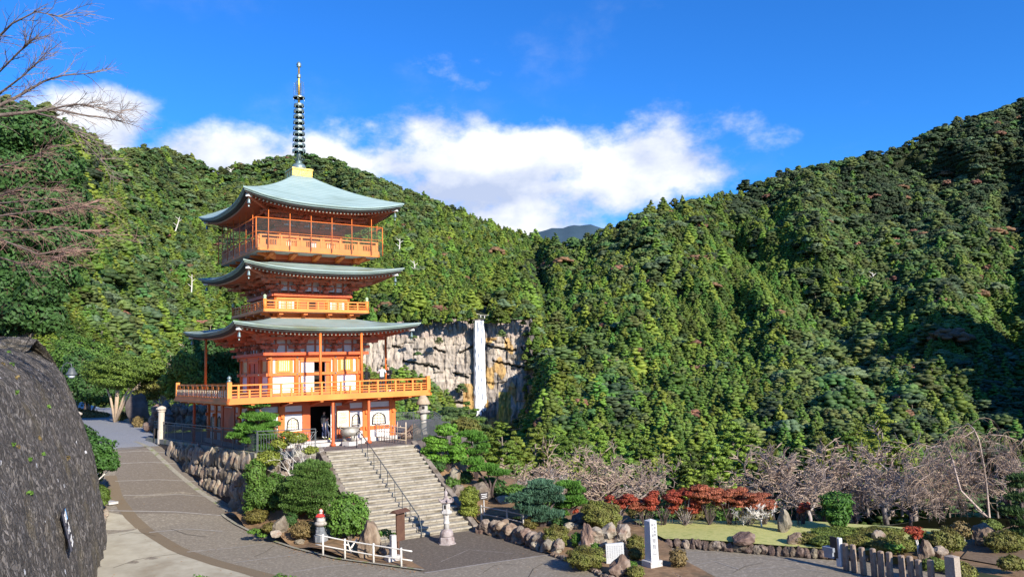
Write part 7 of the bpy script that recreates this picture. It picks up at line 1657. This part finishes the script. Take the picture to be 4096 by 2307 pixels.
# ------------------------------------------------------------------ evergreen trees on the slope below the fall
MT = [(1262, 1062, 62, 5.5, 3), (1300, 1090, 66, 6, 2), (1345, 1075, 74, 7.5, 3), (1385, 1085, 78, 7, 2), (1420, 1098, 70, 6, 3), (1455, 1082, 84, 8, 2), (1500, 1075, 92, 9, 3), (1290, 1150, 58, 4.5, 2), (1370, 1140, 64, 5, 3), (1440, 1150, 66, 5, 2), (1560, 1105, 86, 8, 3), (1610, 1085, 98, 10, 2), (1665, 1100, 88, 9, 3), (1705, 1120, 80, 8, 3), (1740, 1130, 76, 7, 0), (1790, 1100, 92, 9, 3), (1840, 1050, 105, 12, 2), (1885, 1085, 96, 10, 3), (1930, 1100, 90, 8, 2), (1745, 1180, 66, 6, 3), (1660, 1180, 70, 6, 0), (2060, 1085, 74, 6, 3), (2130, 1085, 82, 7, 3), (2215, 1040, 72, 8.5, 3), (2170, 1110, 66, 5.5, 2), (2255, 1105, 70, 6, 3), (2010, 1150, 78, 6, 2), (2300, 1180, 74, 6, 3), (1150, 985, 130, 12, 4), (1110, 1010, 105, 9, 4), (1045, 1020, 85, 7, 4), (1015, 1000, 95, 9, 5), (1085, 1050, 75, 6, 4), (1200, 1065, 90, 8, 4), (1180, 1020, 110, 9, 0), (1235, 1075, 78, 6, 3), (2380, 1190, 70, 5, 4), (2500, 1180, 74, 5, 5)]
MN = {0: 'green cedar', 2: 'yellow-green cedar', 3: 'bright yellow-green cedar', 4: 'dark evergreen', 5: 'dark evergreen'}
def zone(x): return 'below the cliff' if x < 1245 else 'just right of the fall\'s foot' if x < 1400 else 'behind the leftmost cherries' if x < 1560 else 'behind the red maples' if x < 1980 else 'behind the topiary'
for i, (x, ty, D, H, k) in enumerate(MT):
    t_ = atd(x, ty, D); base = t_ - Vector((0, 0, H)); rr = random.Random(i)
    side = zone(x)
    nth = sorted(m_[0] for m_ in MT if zone(m_[0]) == side).index(x); lab = '%s, %s from left of the evergreens %s' % (MN[k], ORD[nth], side) if not (x == 2215) else 'tallest bright conifer standing alone above the topiary'
    o = inst('cedar_tree' if k < 4 else 'broadleaf_tree', PROHI[k], None, base, (0, 0, i * 1.3), (H * rr.uniform(1.0, 1.25),) * 2 + (H,)); tag(o, lab, 'tree', 'evergreens ' + side)
# dead trunks on the hill
for i, (lab, x, y0, y1, dx) in enumerate((('forked white dead trunk left of the top roof', 438, 590, 545, 14), ('tall white dead trunk left of the second roof', 480, 752, 690, 3), ('white dead trunk high on the left slope', 296, 582, 566, 0), ('dead grey trunk on the slope right of the second balcony', 1003, 640, 600, 3), ('dead tree with pale branches above the cliff', 1045, 700, 655, -4), ('thin pale dead trunk left of the pagoda', 367, 640, 612, 1), ('pale dead trunk on the right hill', 2197, 715, 685, -2), ('short dead trunk on the ridge left of the spire', 580, 440, 425, 0))):
    D = float(hill_depth(np.array([x]), np.array([y0]))[0]) - 6; b = atd(x, y0, D); t_ = atd(x + dx, y1, D); t = thing('dead_tree', lab, 'tree', b); q = MB(); k = mpp(b); v = t_ - b
    q.tube([Vector((0, 0, -4)), Vector((0, 0, 0)), v * .5 + Vector((k, 0, 0)), v], [k * 2.2, k * 2.0, k * 1.5, k * .6], 6); q.build('trunk', whiteb, t); q = MB()
    for j, f in enumerate((.5, .7, .85)): s_ = 1 if j % 2 else -1; q.tube([v * f, v * f + Vector(RT) * s_ * k * 9 + Vector((0, 0, k * 7))], [k * .9, k * .4], 5)
    q.build('branch', whiteb, t)
# shrubs on cliff ledges
for i, (lab, x, y, r) in enumerate((('small green shrub high on the cliff', 1105, 862, 11), ('tuft of green on the cliff ledge left of the fall', 1050, 893, 10), ('green shrub on the cliff edge right of the fall', 1262, 845, 12), ('small shrub on the upper cliff', 1040, 850, 8), ('green tree growing up the cliff foot left of the fall', 1162, 985, 16))):
    D = 590; b = atd(x, y + r * .7, D); o = inst('cliff_shrub', PROTO[4 if i % 2 else 7], None, b, (0, 0, i), (r * mpp(b) * 2.4,) * 2 + (r * mpp(b) * 2.0,)); tag(o, lab, 'shrub')
# ------------------------------------------------------------------ trees over the slope wall, bare branches
b = atd(40, 850, 38.5); b.z = wall_z(b.y) + .3
ET = plant('evergreen_tree', 'large glossy evergreen tree above the slope wall at the left edge', 'tree', b, [(95, 330, 60, 45), (50, 330, 70, 60), (40, 440, 100, 80), (150, 430, 60, 60), (110, 520, 100, 70), (185, 520, 45, 55), (30, 590, 90, 70), (150, 600, 80, 60), (60, 690, 80, 60), (130, 690, 70, 50), (0, 300, 50, 50), (-20, 520, 60, 100)], leafmat('glossy_leaves', (.06, .135, .03)), .11, 400, cover=1.6, tr=.2)
b = atd(60, 850, 36.5); b.z = wall_z(b.y) + .1
plant('evergreen_tree', 'dark shaded evergreen mass just above the slope wall', 'tree', b, [(60, 790, 90, 55), (0, 760, 60, 80), (125, 800, 40, 40), (100, 740, 60, 40), (-30, 830, 50, 40)], DGREEN, .11, 401, cover=1.7, tr=.1)
rr = random.Random(31)
for i in range(14):
    x, y = rr.uniform(5, 180), 0; y = 860 + (x * .9 if x > 60 else 10) + rr.uniform(10, 330)
    hit, nrm_ = wall_hit(x, min(y, 1240))
    if hit is None: continue
    k = mpp(hit); plant('wall_fern', 'small weed growing from the slope wall', 'plant', hit, [(x, y if y < 1240 else 1240, 7, 5)], GREEN if i % 3 else TAN, .05, 420 + i, trunk=False, core=False, cover=1.0, group='small weeds on the slope wall')
D = 25.0; b = atd(-150, 700, D); b.z = wall_z(b.y) + 1.0; bt = thing('cherry_tree', 'bare cherry branches reaching in from the left over the slope wall', 'tree', b); rr = random.Random(23); lim, tw1, tw2 = MB(), MB(), MB()
def bp_(x, y, d=0): return atd(x, y, D + d) - b
lim.tube([Vector((0, 0, -.3)), bp_(-140, 600), bp_(-120, 400), bp_(-90, 200), bp_(-60, 60)], [.22, .2, .17, .13, .08], 8)
for pl, r0, red in (([(-110, 330), (-20, 275), (50, 240), (110, 205), (160, 190), (240, 184)], .055, 0), ([(-90, 200), (-20, 110), (30, 60), (90, 30), (170, 45)], .04, 0), ([(-100, 300), (0, 235), (60, 190), (100, 150)], .04, 0), ([(-110, 340), (0, 290), (80, 282), (140, 275), (210, 290), (270, 298), (325, 312)], .05, 0), ([(80, 282), (150, 300), (200, 340), (255, 405)], .028, 0), ([(120, 276), (190, 262), (240, 270), (300, 285)], .026, 0), ([(-90, 190), (0, 180), (60, 120), (80, 95)], .03, 0),
                    ([(-130, 560), (-30, 577), (60, 580), (150, 575), (280, 590)], .035, 1), ([(-130, 540), (-30, 548), (80, 532), (190, 525), (240, 505)], .035, 1), ([(-130, 500), (-20, 500), (60, 470), (140, 480)], .03, 1), ([(-130, 590), (0, 602), (100, 640), (200, 622)], .035, 1), ([(-130, 430), (0, 418), (80, 402), (120, 372)], .026, 1), ([(-130, 520), (20, 510), (120, 500), (230, 520)], .03, 1), ([(-130, 620), (10, 650), (60, 668), (140, 650)], .028, 1)):
    pts = [bp_(x, y, .9 * math.sin(x * .013 + r0 * 90)) for x, y in pl]; lim.tube(pts, [1.35 * r0 * (1 - .82 * i / (len(pts) - 1)) for i in range(len(pts))], 6, cap=False)
    for _ in range(20 if not red else 22):
        f = rr.uniform(.15, 1) * (len(pts) - 1); j = min(int(f), len(pts) - 2); st = pts[j].lerp(pts[j + 1], f - j); bd = (pts[j + 1] - pts[j]).normalized()
        nd = bd * (1.0 if red else .8) + Vector(RT) * rr.uniform(-.1, .4) + Vector((rr.uniform(-.4, .4), rr.uniform(-.4, .4), rr.uniform(-.35, .5) * (.6 if red else 1)))
        grow(tw2 if red else tw1, st, nd, rr.uniform(.5, 1.1), .015, 1, rr, (6,), .6, .02 if not red else .05, 3, n=3)
lim.build('limbs', mat('dark_cherry_bark', (.10, .07, .055), (.19, .145, .12), 6, .9), bt, True); tw1.build('twigs', mat('grey_brown_twigs', (.15, .11, .09), (.23, .18, .15), 4, .9), bt); tw2.build('reddish_twigs', mat('red_brown_twigs', (.22, .125, .095), (.30, .185, .145), 4, .9), bt)
# the bank the photographer stands on, and the shrub tips growing up from it
fh_ = Vector((FW[0], FW[1], 0)).normalized(); rh_ = Vector((RT[0], RT[1], 0)).normalized()
def bank_z(d): return float(np.interp(d, [-30, 2.5, 9, 16, 20], [2.4, 2.4, -.9, -4.25, -4.6]))
q = MB(); q.grid([[tuple(Vector((CAM[0], CAM[1], 0)) + fh_ * d + rh_ * w + Vector((0, 0, bank_z(d) + .12 * noise.noise(Vector((d, w, 0)) * .5)))) for w in np.linspace(-12, 7, 24)] for d in np.linspace(-25, 18, 40)])
struct(q.build('viewpoint_bank', soil, None, True))
for i, (lab, x, y, r) in enumerate((('green leafy shrub tip at the bottom left of the picture', 498, 1452, 22), ('green leafy shrub tips at the bottom edge of the picture', 700, 1452, 30))):
    p = atd(x, 1480, 9.0); b = Vector((p.x, p.y, bank_z(9.0) + .05)); plant('leafy_shrub', lab, 'shrub', b, [(x, y + 20, r * 1.5, 24), (x - 20, y + 62, r * 1.9, 44), (x + 25, y + 75, r * 1.8, 50)], GREEN, .024, 440 + i, cover=1.2, core=False, tr=.014)
# ------------------------------------------------------------------ people
skin = mat('skin', (.55, .34, .24), (.62, .40, .29), 8, .6)
hairm = mat('dark_hair', (.015, .012, .010), (.03, .024, .02), 20, .6)
def cloth(n, c, c2=None): return mat('cloth_' + n, c, c2 or tuple(min(1, x * 1.25) for x in c), 12, .85)
def person(label, base, rz, H, top, bottom, shoes, pose, hair_long=False):
    """one continuous skinned body; pose overrides joint positions (metres for a 1.7 m figure, facing -y)"""
    J = dict(pel=(0, 0, .93), wst=(0, .01, 1.08), chs=(0, .0, 1.28), nck=(0, .0, 1.45), hd0=(0, -.01, 1.52), hd1=(0, -.02, 1.60), hd2=(0, -.01, 1.68),
             sL=(-.17, 0, 1.40), eL=(-.23, .03, 1.13), wL=(-.22, -.07, .90), hL=(-.215, -.09, .82), sR=(.17, 0, 1.40), eR=(.23, .03, 1.13), wR=(.22, -.07, .90), hR=(.215, -.09, .82),
             pL=(-.09, 0, .88), kL=(-.10, -.02, .49), aL=(-.10, .02, .09), tL=(-.10, -.14, .04), pR=(.09, 0, .88), kR=(.10, -.02, .49), aR=(.10, .02, .09), tR=(.10, -.14, .04))
    J.update(pose); r = dict(pel=(.15, .11), wst=(.135, .10), chs=(.16, .105), nck=(.055, .055), hd0=(.062, .07), hd1=(.078, .095), hd2=(.065, .08), sL=(.065, .065), eL=(.045, .045), wL=(.03, .03), hL=(.036, .02), pL=(.085, .085), kL=(.058, .058), aL=(.04, .045), tL=(.042, .03))
    for k in list(r):
        if k.endswith('L') and k != 'pel': r[k[:-1] + 'R'] = r[k]
    E = [('pel', 'wst'), ('wst', 'chs'), ('chs', 'nck'), ('nck', 'hd0'), ('hd0', 'hd1'), ('hd1', 'hd2')]
    for s in 'LR': E += [('chs', 's' + s), ('s' + s, 'e' + s), ('e' + s, 'w' + s), ('w' + s, 'h' + s), ('pel', 'p' + s), ('p' + s, 'k' + s), ('k' + s, 'a' + s), ('a' + s, 't' + s)]
    reg = {'hd0': 0, 'hd1': 0, 'hd2': 0, 'nck': 0, 'hL': 0, 'hR': 0}
    names = list(J); V = [Vector(J[n]) for n in names]; me = bpy.data.meshes.new('body'); me.from_pydata(V, [(names.index(a), names.index(b)) for a, b in E], [])
    o = bpy.data.objects.new('body', me); COL.objects.link(o); o.modifiers.new('s', 'SKIN'); o.modifiers.new('d', 'SUBSURF').levels = 2; o.modifiers['d'].render_levels = 2
    for i, n in enumerate(names):
        sv = me.skin_vertices[0].data[i]; sv.radius = r[n]; sv.use_root = n == 'pel'
    bpy.context.view_layer.update(); bme = bpy.data.meshes.new_from_object(o.evaluated_get(bpy.context.evaluated_depsgraph_get())); bpy.data.objects.remove(o)
    bm = bmesh.new(); bm.from_mesh(bme)
    for s in 'LR':                     # fingers and thumb rooted in the palm, same mesh
        h = Vector(J['h' + s]); d = (h - Vector(J['w' + s])).normalized(); sd = d.cross(Vector((0, 1, .2))).normalized()
        for k in range(5):
            off = (k - 1.5) * .018 if k < 4 else (.035 if s == 'L' else -.035); L = (.062, .072, .068, .052, .045)[k]; st = h + sd * off - d * (.0 if k < 4 else .035); q = MB()
            q.tube([st, st + (d if k < 4 else (d + sd * (1 if off > 0 else -1) * .8).normalized()) * L * .55, st + d * L + Vector((0, -.018, 0))], [.0095, .009, .006], 6)
            vs_ = [bm.verts.new(v) for v in q.v]
            for f in q.f: bm.faces.new([vs_[i] for i in f])
    fc = Vector(J['hd1']); q = MB(); q.add([fc + Vector((-.014, -.088, -.02)), fc + Vector((.014, -.088, -.02)), fc + Vector((0, -.115, -.022)), fc + Vector((0, -.088, .022))], [(0, 1, 2), (0, 2, 3), (1, 3, 2)])
    for sx in (-1, 1): q.lathe([(.006, -.02), (.018, 0), (.008, .026)], 6, c=(fc.x + sx * .08, fc.y + .01, fc.z))
    vs_ = [bm.verts.new(v) for v in q.v]
    for f in q.f:
        try: bm.faces.new([vs_[i] for i in f])
        except ValueError: pass
    bmesh.ops.recalc_face_normals(bm, faces=bm.faces[:]); bm.to_mesh(bme); bm.free(); bme.materials.clear()
    for m in (skin, top, bottom, shoes): bme.materials.append(m)
    mi = []
    seg = [(Vector(J[a]), Vector(J[b]), a, b) for a, b in E]
    for f in bme.polygons:
        c = f.center; best = min(seg, key=lambda s: (c - (s[0] + (s[1] - s[0]) * max(0, min(1, (c - s[0]).dot(s[1] - s[0]) / max((s[1] - s[0]).length_squared, 1e-6))))).length); a, b = best[2], best[3]
        if b in ('hd0', 'hd1', 'hd2') or b[0] == 'h' or (b == 'nck' and c.z > J['nck'][2] - .02): k = 0
        elif b[0] == 't': k = 3
        elif b[0] in 'ka' or (b[0] == 'p') or (b == 'wst' and c.z < J['pel'][2] + .03): k = 2
        else: k = 1
        mi.append(k); f.use_smooth = True
    bme.polygons.foreach_set('material_index', mi)
    t = thing('person', label, 'person', base, rz=rz); t.scale = (H / 1.72,) * 3; inst('body', bme, t)
    hm = MB(); rows = []
    for i in range(8):
        th = (PI * .62) * i / 7; rows.append([(fc.x + .094 * math.sin(th) * math.cos(a), fc.y + .012 + .108 * math.sin(th) * math.sin(a) * (1 if math.sin(a) > -.2 else .80), fc.z + .03 + .098 * math.cos(th) + (.05 * max(0, -math.sin(a)) * (i / 7))) for a in np.linspace(0, 2 * PI, 17)])
    hm.grid(rows)
    if hair_long: hm.box((fc.x, fc.y + .085, fc.z - .1), (.15, .05, .26), top=.9)
    hm.build('hair', hairm, t, True)
    for sx in (-1, 1): q = MB(); q.lathe([(.003, -.008), (.009, 0), (.003, .008)], 6, c=(fc.x + sx * .03, fc.y - .091, fc.z + .008)); q.build('eye', hairm, t)
    q = MB(); q.box((fc.x, fc.y - .088, fc.z - .048), (.035, .008, .008)); q.build('mouth', redc, t)
    return t
blk = cloth('black', (.012, .012, .014)); wht = cloth('white', (.68, .68, .70)); nav = cloth('navy', (.03, .04, .09)); gry = cloth('grey_pattern', (.10, .11, .15), (.45, .46, .5)); shoe = cloth('shoe', (.6, .6, .58)); yel = cloth('neon', (.75, .75, .1)); dk = cloth('charcoal', (.03, .03, .035)); multi = cloth('pale_print', (.55, .50, .40), (.15, .15, .17))
lean = dict(nck=(0, -.05, 1.44), hd0=(0, -.09, 1.50), hd1=(0, -.12, 1.57), hd2=(0, -.13, 1.65), eL=(-.25, -.08, 1.14), wL=(-.14, -.28, 1.12), hL=(-.10, -.34, 1.14), eR=(.25, -.08, 1.14), wR=(.14, -.28, 1.12), hR=(.10, -.34, 1.14))
photo = dict(eL=(-.26, -.12, 1.20), wL=(-.13, -.26, 1.42), hL=(-.08, -.30, 1.48), eR=(.26, -.12, 1.20), wR=(.13, -.26, 1.42), hR=(.08, -.30, 1.48))
BZ = 2.8
def onbal(cx, cy, Y): p = aty((680 + cx * .42702) / SRC, (1400 + cy * .42702) / SRC, Y); return Vector((p.x, p.y, BZ))
person('person in a white jacket with dark hair on the balcony', onbal(1985, 300, -4.6), 2.75, 1.72, wht, dk, shoe, dict(photo), False)
person('person in a black coat facing the person in the white jacket on the balcony', onbal(2050, 300, -4.3), -.9, 1.68, blk, blk, shoe, dict(lean), True)
person('person in black standing alone by the balcony corner of the wall', onbal(1840, 300, -3.5), 2.9, 1.6, blk, blk, blk, {}, True)
walk = dict(kL=(-.09, -.16, .50), aL=(-.09, -.12, .09), tL=(-.09, -.28, .05), kR=(.10, .02, .50), aR=(.10, .22, .12), tR=(.10, .10, .04), eL=(-.23, .08, 1.14), wL=(-.22, .05, .9), hL=(-.21, .04, .83), eR=(.24, -.04, 1.14), wR=(.24, -.2, .98), hR=(.24, -.27, .95))
def atdoor(cx, Y): p = aty((680 + cx * .42702) / SRC, (1400 + 800 * .42702) / SRC, Y); return p
p = atdoor(1470, -4.95); person('child in patterned trousers and yellow shoes stepping out of the pagoda door', Vector((p.x, -4.95, .13)), 1.0, 1.32, multi, gry, yel, walk)
p = atdoor(1445, -3.95); person('person in a dark jacket standing inside the pagoda doorway', Vector((p.x, -3.9, .14)), .3, 1.66, dk, nav, shoe, {})
